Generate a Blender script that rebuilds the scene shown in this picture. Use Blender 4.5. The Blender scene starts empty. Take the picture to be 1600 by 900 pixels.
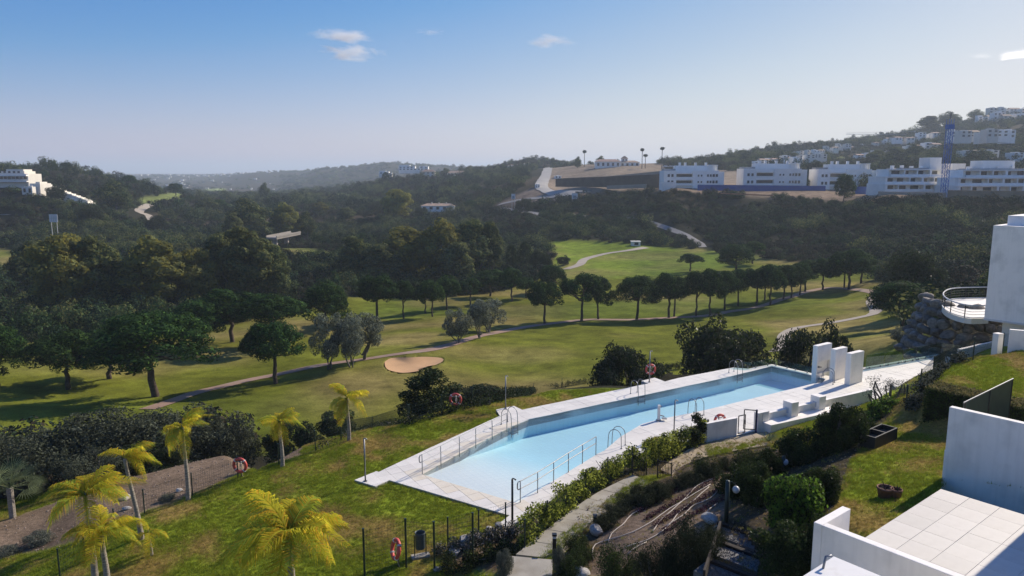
import bpy, math, random
import numpy as np
from mathutils import Vector, Matrix, geometry as mgeo
random.seed(7); RNG = np.random.default_rng(7)
SC = bpy.context.scene
COL = SC.collection
R = math.radians

# ---------------------------------------------------------------- camera
F, PITCH, CH = 1150.0, R(8.9), 13.0
cam = bpy.data.cameras.new('camera'); camo = bpy.data.objects.new('camera', cam); COL.objects.link(camo)
camo.location = (0, 0, CH); camo.rotation_euler = (R(90) - PITCH, 0, 0)
cam.sensor_width = 36; cam.lens = 36 * F / 1600; cam.clip_start = 0.2; cam.clip_end = 40000
SC.camera = camo
# ---------------------------------------------------------------- light
SUN_AZ, SUN_EL = R(51), R(32)          # azimuth clockwise from +Y
W = bpy.data.worlds.new('World'); SC.world = W; W.use_nodes = True
wn = W.node_tree.nodes; wl = W.node_tree.links
sky = wn.new('ShaderNodeTexSky'); sky.sky_type = 'NISHITA'; sky.sun_disc = False
sky.sun_elevation = SUN_EL; sky.sun_rotation = SUN_AZ
sky.altitude = 50; sky.air_density = 1.0; sky.dust_density = 0.4; sky.ozone_density = 2.0
bg = wn['Background']; bg.inputs['Strength'].default_value = 0.12
# one colour grade for the whole dome (the camera's tone curve), the same in every direction
v1 = wn.new('ShaderNodeVectorMath'); v1.operation = 'SCALE'; v1.inputs[3].default_value = 1 / 12
cv = wn.new('ShaderNodeRGBCurve'); cm_ = cv.mapping; cm_.use_clip = False
def curve(ch, pts):
    c = cm_.curves[ch]; c.points[0].location = (pts[0][0] / 12, pts[0][1]); c.points[1].location = (pts[-1][0] / 12, pts[-1][1])
    for a, b_ in pts[1:-1]: c.points.new(a / 12, b_)
curve(0, [(0, 0), (1.2, .035), (2.51, .11), (3.3, .23), (4.4, .405), (6.27, .64), (8.5, .80), (12, .88)])
curve(1, [(0, 0), (1.8, .14), (3.76, .305), (4.75, .41), (6.27, .56), (8.16, .72), (10.3, .82), (12, .87)])
curve(2, [(0, 0), (2, .30), (3.76, .56), (5.4, .66), (6.6, .725), (8.5, .77), (10.3, .83), (12, .87)])
cm_.update()
v2 = wn.new('ShaderNodeVectorMath'); v2.operation = 'SCALE'; v2.inputs[3].default_value = 1 / (.12 * 2 ** .45)
wl.new(sky.outputs[0], v1.inputs[0]); wl.new(v1.outputs[0], cv.inputs[1]); wl.new(cv.outputs[0], v2.inputs[0]); wl.new(v2.outputs[0], bg.inputs[0])
sl = bpy.data.lights.new('sun', 'SUN'); so = bpy.data.objects.new('sun', sl); COL.objects.link(so)
sl.energy = 4.4; sl.angle = R(0.5); sl.color = (1.0, 0.89, 0.74)
sdir = Vector((math.sin(SUN_AZ) * math.cos(SUN_EL), math.cos(SUN_AZ) * math.cos(SUN_EL), math.sin(SUN_EL)))
so.rotation_euler = sdir.to_track_quat('Z', 'Y').to_euler()
SC.view_settings.view_transform = 'Standard'; SC.view_settings.look = 'None'
SC.view_settings.exposure = 0.45; SC.view_settings.gamma = 1.0
SC.render.engine = 'CYCLES'
SC.cycles.use_denoising = True
SC.cycles.max_bounces = 6; SC.cycles.transparent_max_bounces = 12; SC.cycles.volume_bounces = 2
SC.cycles.diffuse_bounces = 3; SC.cycles.glossy_bounces = 3

# ---------------------------------------------------------------- projection helpers (used to survey the site)
cP, sP = math.cos(PITCH), math.sin(PITCH)
def ray(px, py):
    u = (px - 800) / F; v = (450 - py) / F
    return np.array([u, cP + v * sP, -sP + v * cP])
def N(px, py, z=0.0):
    d = ray(px, py); t = (z - CH) / d[2]; return Vector((d[0] * t, d[1] * t, z))
def D(px, py, Y):
    d = ray(px, py); t = Y / d[1]; return Vector((d[0] * t, Y, CH + d[2] * t))
def WP(px, Y, z): return Vector(((px - 800) / F * Y / cP, Y, z))
def zat(py, Y):
    d = ray(800, py); return CH + Y / d[1] * d[2]
def proj(x, y, z):
    X = x; Yc = (y) * cP - (z - CH) * sP; Zc = y * sP + (z - CH) * cP
    return 800 + F * X / np.maximum(Yc, .01), 450 - F * Zc / np.maximum(Yc, .01)
def inpoly(px, py, poly):
    px = np.asarray(px, float); py = np.asarray(py, float); r = np.zeros(px.shape, bool); n = len(poly)
    for i in range(n):
        x1, y1 = poly[i][0], poly[i][1]; x2, y2 = poly[(i + 1) % n][0], poly[(i + 1) % n][1]
        if y1 == y2: continue
        c = ((y1 > py) != (y2 > py)) & (px < (x2 - x1) * (py - y1) / (y2 - y1) + x1)
        r ^= c
    return r

# ---------------------------------------------------------------- materials
MATS = {}
def nodes(m): return m.node_tree.nodes, m.node_tree.links
def M(name, col, rough=0.8, var=0.15, scale=4.0, bump=0.0, bscale=None, metal=0.0, rnd=0.0, spec=None, trans=0.0, detail=4, stretch=None, dirt=None, streak=0):
    """Procedural surface: base colour varied by noise (and per object), optional bump and translucency."""
    if name in MATS: return MATS[name]
    m = bpy.data.materials.new(name); m.use_nodes = True; n, l = nodes(m); b = n['Principled BSDF']
    tc = n.new('ShaderNodeTexCoord'); mp = n.new('ShaderNodeMapping'); l.new(tc.outputs['Object'], mp.inputs[0])
    if stretch: mp.inputs['Scale'].default_value = stretch
    no = n.new('ShaderNodeTexNoise'); no.inputs['Scale'].default_value = scale; no.inputs['Detail'].default_value = detail
    l.new(mp.outputs[0], no.inputs['Vector'])
    cr = n.new('ShaderNodeValToRGB'); l.new(no.outputs[0], cr.inputs[0])
    c = np.array(col[:3]); lo = np.clip(c * (1 - var), 0, 1); hi = np.clip(c * (1 + var), 0, 1)
    cr.color_ramp.elements[0].position = .3; cr.color_ramp.elements[1].position = .7
    cr.color_ramp.elements[0].color = (*lo, 1); cr.color_ramp.elements[1].color = (*hi, 1)
    out = cr.outputs[0]
    if dirt:
        n2 = n.new('ShaderNodeTexNoise'); n2.inputs['Scale'].default_value = dirt[1]; n2.inputs['Detail'].default_value = 6
        l.new(mp.outputs[0], n2.inputs['Vector'])
        r2 = n.new('ShaderNodeValToRGB'); r2.color_ramp.elements[0].position = dirt[2]; r2.color_ramp.elements[1].position = min(1, dirt[2] + .2)
        r2.color_ramp.elements[0].color = (0, 0, 0, 1); r2.color_ramp.elements[1].color = (dirt[3],) * 3 + (1,)
        l.new(n2.outputs[0], r2.inputs[0])
        mx = n.new('ShaderNodeMix'); mx.data_type = 'RGBA'; l.new(r2.outputs[0], mx.inputs[0]); l.new(out, mx.inputs[6]); mx.inputs[7].default_value = (*dirt[0], 1)
        out = mx.outputs[2]
    if streak:
        ms = n.new('ShaderNodeMapping'); ms.inputs['Scale'].default_value = (4.5, 4.5, .22); l.new(tc.outputs['Object'], ms.inputs[0]); n4 = n.new('ShaderNodeTexNoise'); n4.inputs['Scale'].default_value = 1.6; n4.inputs['Detail'].default_value = 7; l.new(ms.outputs[0], n4.inputs['Vector'])
        r4 = n.new('ShaderNodeValToRGB'); r4.color_ramp.elements[0].position = .5; r4.color_ramp.elements[1].position = .78; r4.color_ramp.elements[0].color = (0, 0, 0, 1); r4.color_ramp.elements[1].color = (streak,) * 3 + (1,); l.new(n4.outputs[0], r4.inputs[0])
        mx4 = n.new('ShaderNodeMix'); mx4.data_type = 'RGBA'; l.new(r4.outputs[0], mx4.inputs[0]); l.new(out, mx4.inputs[6]); mx4.inputs[7].default_value = (.42, .40, .36, 1); out = mx4.outputs[2]
    if rnd:
        oi = n.new('ShaderNodeObjectInfo'); hs = n.new('ShaderNodeHueSaturation')
        ma = n.new('ShaderNodeMapRange'); ma.inputs[3].default_value = 1 - rnd; ma.inputs[4].default_value = 1 + rnd
        l.new(oi.outputs['Random'], ma.inputs[0]); l.new(ma.outputs[0], hs.inputs['Value'])
        mh = n.new('ShaderNodeMapRange'); mh.inputs[3].default_value = .5 - rnd * .06; mh.inputs[4].default_value = .5 + rnd * .06
        m3 = n.new('ShaderNodeMath'); m3.operation = 'FRACT'; m4 = n.new('ShaderNodeMath'); m4.operation = 'MULTIPLY'; m4.inputs[1].default_value = 7.31
        l.new(oi.outputs['Random'], m4.inputs[0]); l.new(m4.outputs[0], m3.inputs[0]); l.new(m3.outputs[0], mh.inputs[0]); l.new(mh.outputs[0], hs.inputs['Hue'])
        l.new(out, hs.inputs['Color']); out = hs.outputs[0]
    l.new(out, b.inputs['Base Color']); b.inputs['Roughness'].default_value = rough; b.inputs['Metallic'].default_value = metal
    if spec is not None: b.inputs['Specular IOR Level'].default_value = spec
    if bump:
        nb = n.new('ShaderNodeTexNoise'); nb.inputs['Scale'].default_value = bscale or scale * 4; nb.inputs['Detail'].default_value = 5; l.new(mp.outputs[0], nb.inputs['Vector'])
        bp = n.new('ShaderNodeBump'); bp.inputs['Strength'].default_value = bump; bp.inputs['Distance'].default_value = .02
        l.new(nb.outputs[0], bp.inputs['Height']); l.new(bp.outputs[0], b.inputs['Normal'])
    if trans:
        tr = n.new('ShaderNodeBsdfTranslucent'); l.new(out, tr.inputs[0]); mx = n.new('ShaderNodeMixShader'); mx.inputs[0].default_value = trans
        o = n['Material Output']; l.new(b.outputs[0], mx.inputs[1]); l.new(tr.outputs[0], mx.inputs[2]); l.new(mx.outputs[0], o.inputs[0])
    MATS[name] = m; return m
def leafmat(name, col, var=.35, rnd=.2, trans=.3, scale=.6, rough=.75): return M(name, col, rough, var, scale, rnd=rnd, trans=trans, spec=.04, detail=2)
def glassmat(name, tint=(.75, .85, .82), refl=1.45, rough=.02):
    if name in MATS: return MATS[name]
    m = bpy.data.materials.new(name); m.use_nodes = True; n, l = nodes(m); n.remove(n['Principled BSDF'])
    t = n.new('ShaderNodeBsdfTransparent'); t.inputs[0].default_value = (*tint, 1); g = n.new('ShaderNodeBsdfGlossy'); g.inputs['Roughness'].default_value = rough
    f = n.new('ShaderNodeFresnel'); ge = n.new('ShaderNodeNewGeometry'); io = n.new('ShaderNodeMapRange'); io.inputs[3].default_value = refl; io.inputs[4].default_value = 1 / refl; l.new(ge.outputs['Backfacing'], io.inputs[0]); l.new(io.outputs[0], f.inputs[0]); mx = n.new('ShaderNodeMixShader')
    l.new(f.outputs[0], mx.inputs[0]); l.new(t.outputs[0], mx.inputs[1]); l.new(g.outputs[0], mx.inputs[2]); l.new(mx.outputs[0], n['Material Output'].inputs[0])
    m.use_transparent_shadow = True
    MATS[name] = m; return m

white_wall = M('white_render', (.90, .86, .80), .75, .03, 1.2, bump=.12, bscale=40, dirt=((.55, .53, .49), 1.1, .5, .5), streak=.2)
house_white = M('house_render', (.86, .83, .77), .85, .06, .3, rnd=.08, streak=.18)
house_cream = M('house_cream', (.70, .66, .58), .85, .06, .3, rnd=.12)
stone_deck = M('limestone_paving', (.75, .71, .64), .5, .06, 1.6, bump=.1, rnd=.06, dirt=((.52, .48, .42), 1.1, .58, .35))
beige_band = M('beige_gritted_band', (.70, .64, .53), .7, .05, 2, dirt=((.58, .46, .30), 1.7, .5, .35))
terr_tile = M('terrace_tile', (.58, .545, .49), .6, .05, 2, bump=.06, rnd=.07, dirt=((.43, .39, .33), 1.5, .55, .35))
terr_tile2 = M('terrace_tile_grey', (.28, .265, .25), .6, .06, 2, rnd=.05)
concrete = M('path_concrete', (.34, .315, .265), .85, .14, 1.2, bump=.3, rnd=.05, dirt=((.19, .16, .12), 1.1, .5, .6))
concrete_wet = M('path_stained_concrete', (.34, .27, .18), .6, .2, 1.0, bump=.25, rnd=.05, dirt=((.16, .11, .07), 1.4, .48, .6))
steel = M('brushed_steel', (.24, .25, .27), .5, .06, 8, metal=1.0)
green_metal = M('dark_green_metal', (.012, .03, .024), .45, .2, 5)
black_metal = M('black_metal', (.015, .015, .017), .4, .2, 5)
blue_metal = M('blue_metal', (.02, .03, .16), .4, .1, 5)
grey_metal = M('grey_metal', (.25, .26, .27), .4, .1, 5)
red_plastic = M('red_ring_plastic', (.62, .09, .07), .5, .12, 6)
white_plastic = M('white_strap', (.75, .73, .70), .6, .05, 6)
rope_mat = M('cream_rope', (.5, .42, .3), .9, .2, 30)
rock_mat = M('pale_rock', (.38, .36, .33), .9, .3, 3, bump=.8, bscale=10, rnd=.15)
boulder_mat = M('grey_boulder', (.19, .168, .14), .9, .4, 2.2, bump=.9, bscale=8, rnd=.3)
bark = M('pine_bark', (.075, .052, .038), .95, .4, 3, bump=.8, bscale=14)
bark_grey = M('grey_bark', (.11, .10, .085), .95, .35, 3, bump=.7, bscale=14)
palm_bark = M('palm_bark', (.27, .24, .20), .95, .4, 7, bump=.9, bscale=12, stretch=(1, 1, 4))
soil = M('bed_soil', (.13, .092, .068), 1, .35, 2.5, bump=.8, bscale=9)
wood_dark = M('dark_sleeper_wood', (.028, .021, .017), .9, .3, 4, bump=.5, stretch=(1, 6, 6))
gravel_m = M('grey_gravel', (.17, .165, .16), .95, .3, 30, rnd=.3)
terracotta = M('terracotta', (.20, .085, .05), .85, .2, 6, bump=.3, dirt=((.28, .2, .16), 5, .5, .5))
planter_m = M('charcoal_planter', (.022, .022, .023), .6, .2, 4)
asphalt = M('road_asphalt', (.22, .21, .20), .9, .1, .4)
path_pale = M('cart_path', (.36, .31, .25), .95, .12, .25, dirt=((.25, .2, .15), .5, .5, .5))
path_rust = M('rust_cart_path', (.27, .175, .13), .95, .14, .25, dirt=((.33, .25, .19), .2, .5, .8))
sand_m = M('bunker_sand', (.50, .30, .15), .95, .12, .35, dirt=((.30, .16, .09), .12, .58, .6))
pool_floor_m = M('pool_plaster', (.42, .68, .75), .6, .04, .5)
pool_shallow_m = M('pool_shallow_plaster', (.50, .69, .72), .6, .04, .8)
window_m = M('window_glass_dark', (.03, .035, .042), .12, .3, 1.0, rnd=.3)
frame_m = M('window_frame', (.45, .45, .44), .5, .05, 2)
roof_tile = M('clay_roof', (.30, .20, .15), .9, .2, .8, rnd=.2)
roof_grey = M('pale_grey_roof', (.36, .34, .32), .9, .12, .5, rnd=.1)
crane_blue = M('crane_blue', (.03, .13, .42), .5, .1, 1)
hoard_blue = M('hoarding_blue', (.012, .055, .25), .6, .15, .5)
brown_wall_m = M('brown_retaining_wall', (.115, .085, .065), .95, .2, .3)
ochre_wall_m = M('ochre_block_wall', (.26, .19, .125), .95, .16, .35, rnd=.1)
pale_wall_m = M('pale_block_wall', (.30, .27, .23), .95, .12, .3)
red_earth = M('red_earth_strip', (.33, .15, .09), 1, .3, .2)
hose_m = M('pale_hose', (.50, .44, .38), .8, .1, 5)
water_m = glassmat('pool_water', (.95, .985, 1.0), 1.33, .03)
glass_m = glassmat('balustrade_glass', (.66, .78, .74), 1.5, .02)
net_m = M('dark_green_screen', (.03, .05, .045), .5, .2, 3)
lamp_glass = M('opal_globe', (.55, .55, .55), .3, .03, 2)

# ---------------------------------------------------------------- object helpers
def link(o, parent=None):
    COL.objects.link(o)
    if parent is not None: o.parent = parent
    return o
def tag(o, label=None, cat=None, group=None, kind=None):
    if label: o['label'] = label
    if cat: o['category'] = cat
    if group: o['group'] = group
    if kind: o['kind'] = kind
    return o
def thing(name, label, cat, loc=(0, 0, 0), rz=0.0, group=None):
    o = bpy.data.objects.new(name, None); o.empty_display_size = .3; link(o)
    o.location = loc; o.rotation_euler = (0, 0, rz); return tag(o, label, cat, group)
def copy_tree(o, parent=None):
    c = o.copy(); COL.objects.link(c); c.parent = parent
    for ch in list(o.children): copy_tree(ch, c)
    return c
class MB:
    def __init__(s): MB.cur = s; s.v = []; s.f = []; s.mi = []; s.m = 0
    def quadmesh(s, vs, fs):
        b = len(s.v); s.v += [tuple(v) for v in vs]; s.f += [tuple(i + b for i in f) for f in fs]; s.mi += [s.m] * len(fs); return s
    def box(s, x0, x1, y0, y1, z0, z1, rot=0, c=None):
        vs = [(x, y, z) for z in (z0, z1) for y in (y0, y1) for x in (x0, x1)]
        if rot:
            cx, cy = c or (0, 0); ca, sa = math.cos(rot), math.sin(rot)
            vs = [(cx + (x - cx) * ca - (y - cy) * sa, cy + (x - cx) * sa + (y - cy) * ca, z) for x, y, z in vs]
        return s.quadmesh(vs, [(0, 2, 3, 1), (4, 5, 7, 6), (0, 1, 5, 4), (2, 6, 7, 3), (0, 4, 6, 2), (1, 3, 7, 5)])
    def bar(s, a, b, w, h=None, up=(0, 0, 1)):
        a = Vector(a); b = Vector(b); h = h or w; d = (b - a).normalized(); up = Vector(up)
        if abs(d.dot(up)) > .98: up = Vector((1, 0, 0))
        x = d.cross(up).normalized() * w / 2; y = x.cross(d).normalized() * h / 2
        vs = [p + q for p in (a, b) for q in (-x - y, x - y, x + y, -x + y)]
        return s.quadmesh(vs, [(0, 1, 2, 3), (4, 7, 6, 5), (0, 4, 5, 1), (1, 5, 6, 2), (2, 6, 7, 3), (3, 7, 4, 0)])
    def tube(s, pts, r, n=8, cap=True):
        pts = [Vector(p) for p in pts]; rs = r if isinstance(r, (list, tuple)) else [r] * len(pts)
        b = len(s.v); up = Vector((.13, .21, .97))
        for i, p in enumerate(pts):
            d = (pts[min(i + 1, len(pts) - 1)] - pts[max(i - 1, 0)]).normalized()
            if abs(d.dot(up)) > .95: up2 = Vector((1, 0.1, 0))
            else: up2 = up
            x = d.cross(up2).normalized(); y = d.cross(x)
            for k in range(n):
                a = 2 * math.pi * k / n; s.v.append(tuple(p + (x * math.cos(a) + y * math.sin(a)) * rs[i]))
        for i in range(len(pts) - 1):
            for k in range(n):
                s.f.append((b + i * n + k, b + i * n + (k + 1) % n, b + (i + 1) * n + (k + 1) % n, b + (i + 1) * n + k)); s.mi.append(s.m)
        if cap:
            s.f.append(tuple(b + k for k in range(n))[::-1]); s.f.append(tuple(b + (len(pts) - 1) * n + k for k in range(n))); s.mi += [s.m, s.m]
        return s
    def prism(s, poly, z0, z1):
        n = len(poly); tris = mgeo.tessellate_polygon([[Vector((p[0], p[1], 0)) for p in poly]])
        b = len(s.v); s.v += [(p[0], p[1], z1 if not callable(z1) else z1(p[0], p[1])) for p in poly] + [(p[0], p[1], z0 if not callable(z0) else z0(p[0], p[1])) for p in poly]
        for t in tris:
            a, c, d = t; pa, pc, pd = (Vector(poly[i][:2]) for i in (a, c, d))
            if (pc - pa).cross(pd - pa) < 0: c, d = d, c
            s.f.append((b + a, b + c, b + d)); s.f.append((b + n + a, b + n + d, b + n + c)); s.mi += [s.m] * 2
        area = sum(poly[i][0] * poly[(i + 1) % n][1] - poly[(i + 1) % n][0] * poly[i][1] for i in range(n))
        for i in range(n):
            j = (i + 1) % n
            q = (b + i, b + n + i, b + n + j, b + j)
            s.f.append(q if area > 0 else q[::-1]); s.mi.append(s.m)
        return s
    def mesh(s, name, mats, smooth=False):
        me = bpy.data.meshes.new(name); me.from_pydata(s.v, [], s.f)
        for m in (mats if isinstance(mats, (list, tuple)) else [mats]): me.materials.append(m)
        if any(s.mi): me.polygons.foreach_set('material_index', s.mi)
        if smooth: me.polygons.foreach_set('use_smooth', [True] * len(me.polygons))
        me.update(); return me
    def build(s, name, mats, parent=None, smooth=False, loc=None, bevel=0, rz=None):
        o = bpy.data.objects.new(name, s.mesh(name, mats, smooth)); link(o, parent)
        if loc is not None: o.location = loc
        if rz is not None: o.rotation_euler.z = rz
        if bevel:
            bv = o.modifiers.new('bevel', 'BEVEL'); bv.width = bevel; bv.segments = 2; bv.limit_method = 'ANGLE'
        return o
def fastmesh(name, verts, quads, mats, k=4):
    """verts (n,3) float, quads (m,k) int"""
    me = bpy.data.meshes.new(name); nv = len(verts); nf = len(quads)
    me.vertices.add(nv); me.vertices.foreach_set('co', np.asarray(verts, np.float32).ravel())
    me.loops.add(nf * k); me.loops.foreach_set('vertex_index', np.asarray(quads, np.int32).ravel())
    me.polygons.add(nf); me.polygons.foreach_set('loop_start', np.arange(0, nf * k, k, dtype=np.int32))
    try: me.polygons.foreach_set('loop_total', np.full(nf, k, np.int32))
    except Exception: pass
    for m in (mats if isinstance(mats, (list, tuple)) else [mats]): me.materials.append(m)
    me.update(calc_edges=True); return me
# ================================================================ TERRAIN
ctl = []
def cN(px, py, z): p = N(px, py, z); ctl.append(tuple(p))
def cD(px, py, Y): p = D(px, py, Y); ctl.append(tuple(p))
def cW(px, Y, z): p = WP(px, Y, z); ctl.append(tuple(p))
# near lawns, deck surround, path and planted bed
for a in [(554,750,-.06),(300,790,-.35),(200,832,-.45),(380,748,-.35),(440,732,-.3),(545,692,-.2),(640,660,-.12),(700,645,-.1),(830,616,-.12),(940,598,-.12),(1040,582,-.15),
          (1146,572,-.25),(400,900,-.3),(600,800,-.08),(700,840,-.08),(780,826,-.08),(620,900,-.1),(200,905,-.5),(671,702,-.06),(781,651,-.06),(1000,600,-.08),(796,806,-.06),(608,752,-.06),
          (94,905,-.8),(133,872,-.75),(226,806,-.7),(301,777,-.65),(390,742,-.6),(493,706,-.5),(583,668,-.4),(690,640,-.35),(786,620,-.3),(878,603,-.3),(1042,577,-.35),
          (0,890,-1.6),(0,818,-2.2),(100,782,-2.1),(200,744,-2.0),(350,708,-1.8),(470,697,-1.2),(50,850,-1.8),(0,960,-1.2),
          (810,900,.6),(860,862,.6),(900,805,.6),(1000,746,.6),(1028,752,.6),(850,800,.25),(884,775,.25),(960,735,.2),(990,730,.2),(1050,712,.0),(1095,694,.0),(1046,730,.05),(1100,706,.0),(1190,690,.0),(1200,680,0),
          (950,815,.85),(1000,770,.85),(1050,790,1.3),(1120,750,1.5),(1130,812,2.0),(1000,880,1.5),(1100,880,2.2),(1060,745,.8),(1150,716,.7),(930,880,.9),(940,850,.8),(1120,840,2.1),
          (1200,900,2.6),(1150,850,2.3),(1250,770,2.9),(1300,690,2.4),(1200,740,1.7),(1260,690,1.3),(1240,712,1.6),(1230,668,.1),(1300,650,.2),(1260,840,3.3),(1330,700,3.1),
          (1380,770,3.6),(1300,800,3.6),(1440,670,3.25),(1400,660,3.0),(1390,690,3.2),(1470,720,3.6),(1420,740,3.6),(1350,830,3.8),(1440,650,3.2),
          (1450,611,4.3),(1470,600,4.35),(1500,562,4.35),(1590,548,4.6),(1600,620,4.4),(1550,590,4.4),(1520,556,4.3),(1700,600,4.5),(1700,560,4.6),
          (1500,830,4.2),(1600,760,4.2),(1700,800,4.2),(1600,900,4.2),(1560,700,3.9),
          (1360,634,.1),(1429,589,-.1),(1495,565,-.1),(1504,561,-.15),(1348,577,-.3),(1471,555,-.3),(1290,590,-.3),(1206,570,-.5),
          (1000,1100,1.8),(1400,1100,3.8),(700,1100,0),(200,1200,-.6),(1800,1100,4.2),(-300,1000,-1.2),(-300,860,-2.5),(1300,1500,3.5),(500,1800,0)]: cN(*a)
for px in (-400, -200, 0, 150, 300, 420): cW(px, 40, -4.5); cW(px, 48, -8.2)
for px in (500, 600, 700, 800, 900, 1000, 1100): cW(px, 47, -4.5 if px < 900 else -2.5); cW(px, 60, -10)
for px in (1150, 1250, 1330): cW(px, 56, -5.5); cW(px, 68, -9.5)
cW(1420, 60, -3); cW(1480, 56, -1.4); cW(1530, 57, -1); cW(1600, 50, 1.5); cW(1560, 44, 2.5); cW(1530, 40, 1.8); cW(1500, 66, 0.5); cW(1560, 66, 1.5); cW(1700, 60, 3); cW(1900, 60, 4)
# golf course
for a in [(-200,690,-11),(0,690,-11),(200,655,-11.5),(400,690,-10.5),(600,650,-11.2),(800,600,-12.5),(1000,560,-12.6),(1200,540,-12),(1330,505,-11.2),(1400,545,-4.5),(1440,520,-5),
          (-200,600,-13),(0,600,-13),(250,620,-12.6),(100,610,-13),(430,600,-13),(510,577,-12.6),(600,565,-12.3),(640,556,-12.0),(640,588,-12.2),(690,565,-12.4),(750,528,-13.4),(850,505,-14.8),
          (995,500,-14.8),(1150,487,-14.4),(1290,450,-14),(1350,440,-13.6),(1250,500,-12.8),(1380,480,-11),(1410,508,-8.5),(1320,470,-12.8),(900,560,-12.8),(1080,520,-13.5),
          (-200,540,-15),(0,540,-15),(340,530,-14.6),(590,500,-15.8),(740,480,-16.4),(700,460,-17),(900,440,-17),(560,470,-17),(150,480,-18),(300,470,-18),(650,440,-19),
          (800,420,-18),(1000,425,-16.6),(1000,400,-16),(900,385,-16),(1095,388,-15.5),(850,376,-15.5),(1180,405,-15),(1380,430,-13),(-200,420,-17),(0,420,-17),(0,390,-16),(210,380,-15),
          (480,395,-15),(1100,420,-15.8),(-200,480,-18)]: cN(*a)
# hills, by compass bearing and distance
for a in [(0,370,320),(0,340,350),(100,350,340),(0,300,380),(60,300,390),(130,320,400),(100,275,600),(0,272,560),(200,288,700),(300,313,800),(250,330,460),(230,350,420),(330,330,520),
          (350,317,700),(450,330,500),(440,372,380),(550,340,450),(520,319,650),(500,311,750),(560,298,850),(620,287,800),(700,283,900),(780,266,950),(850,256,1000),(870,303,520),(850,322,430),
          (700,332,500),(760,342,430),(650,370,350),(800,352,360),(900,332,380),(950,352,340),(900,362,320),(1000,322,380),(1100,332,350),(1100,311,370),(1200,332,330),(1200,299,388),(1080,295,388),
          (1300,298,385),(1400,303,330),(1480,312,308),(1600,322,290),(1700,322,290),(1300,352,290),(1300,390,240),(1500,362,240),(1500,402,190),(1600,352,240),(1600,420,150),(1430,435,160),(1700,420,150),
          (900,288,450),(1000,290,440),(950,265,620),(1000,256,700),(1040,268,620),(1100,272,540),(1200,272,500),(1300,272,480),(1100,256,760),(1200,246,780),(1250,230,950),(1300,252,700),(1350,216,1000),
          (1400,255,560),(1450,204,1000),(1500,250,500),(1500,236,640),(1500,206,900),(1560,193,900),(1600,174,1000),(1700,155,1000),(1600,250,480),(1700,240,480),(1900,140,1000),(870,262,850)]: cD(*a)
for a in [(1700,1500,60),(1600,1500,60),(1400,1500,40),(1200,1400,20),(1000,1100,0),(850,1400,-5),(700,1300,-8),(100,1200,-15),(1900,1500,70)]: cW(*a)
for a in [(250,300,1500),(350,309,1200),(450,301,1600),(420,274,3000),(380,290,2200),(500,269,2500),(600,260,2500),(680,264,2400),(760,264,2400),(560,264,2600),(200,279,3000),(100,276,4000),(300,274,4500),(0,276,4200),(-200,276,4200)]: cD(*a)
for px, py, Y_ in ((380,271,2900),(420,268,2900),(460,270,2800),(500,263,2500),(540,262,2500),(580,257,2450),(610,254,2450),(640,257,2450),(690,260,2400),(740,262,2400),(330,276,3400),(240,274,3400),(160,274,3600),(90,274,3800)):
    for k_ in (.94, 1, 1.07): cD(px, py, Y_ * k_)
    cD(px, 283 if px < 600 else 276, Y_ * .8)
for px, py, Y_ in ((300,297,1500),(380,301,1500),(250,306,1000),(420,309,1100),(470,303,1300),(340,304,1300)): cD(px, py, Y_)
for px, py, Y_ in ((100,268,600),(120,270,610),(150,276,640),(60,268,590),(180,285,700),(230,296,760),(500,310,740),(540,301,800),(600,287,830),(650,276,880),(700,274,900),(760,266,930),(800,258,960),(840,250,1000),(860,250,1000)): cD(px, py, Y_); cD(px, py + .6, Y_ * 1.06)
for px in (-80, -20, 20, 38): cD(px, 290.5, 374); cD(px, 292.5, 366); cD(px, 288, 400)
for k_ in range(9): cD(72 + k_ * 7.4, 307.5 + k_ * 1.8, 382 - k_ * 2.2); cD(72 + k_ * 7.4, 309.5 + k_ * 1.8, 372 - k_ * 2.2); cD(72 + k_ * 7.4, 306 + k_ * 1.7, 398 - k_ * 2.2)
cD(50, 307, 364)
for a in ((858,262,760),(852,276,620),(846,290,520),(856,299,470),(880,303,440),(905,302,430)):
    for k_ in (-14, 14): cD(a[0] + k_ * (1 if a[1] < 295 else 0), a[1] + (k_ * .12 if a[1] > 295 else 0), a[2])
    cD(*a)
for px in (1040, 1100, 1160, 1220, 1290, 1330): cD(px, 293.5 + (px - 1040) * .012, 384); cD(px, 296 + (px - 1040) * .012, 368); cD(px, 289.5 + (px - 1040) * .012, 402); cD(px, 306 + (px - 1040) * .012, 352)
for px in (1380, 1430, 1480): cD(px, 301, 322); cD(px, 306, 300); cD(px, 300, 345)
for px in (1520, 1600, 1680): cD(px, 303, 304); cD(px, 320, 283); cD(px, 301, 330)
for px in (-900, -200, 200, 500, 800, 1100, 1500, 2200, 3000): cW(px, 9000, 2); cW(px, 15000, -10)
for px, s in ((-900, 1), (-500, 1)):
    for Y, z in ((30, -2), (45, -8), (90, -13), (200, -17), (350, -2), (560, 15), (1200, 0), (3000, -5)): cW(px, Y, z)
for px in (2100, 2900):
    for Y, z in ((20, 4), (30, 4.5), (60, 5), (150, 2), (300, 10), (480, 40), (1000, 110), (1500, 80), (3000, 20)): cW(px, Y, z)
ctl = np.array(ctl)
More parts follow.
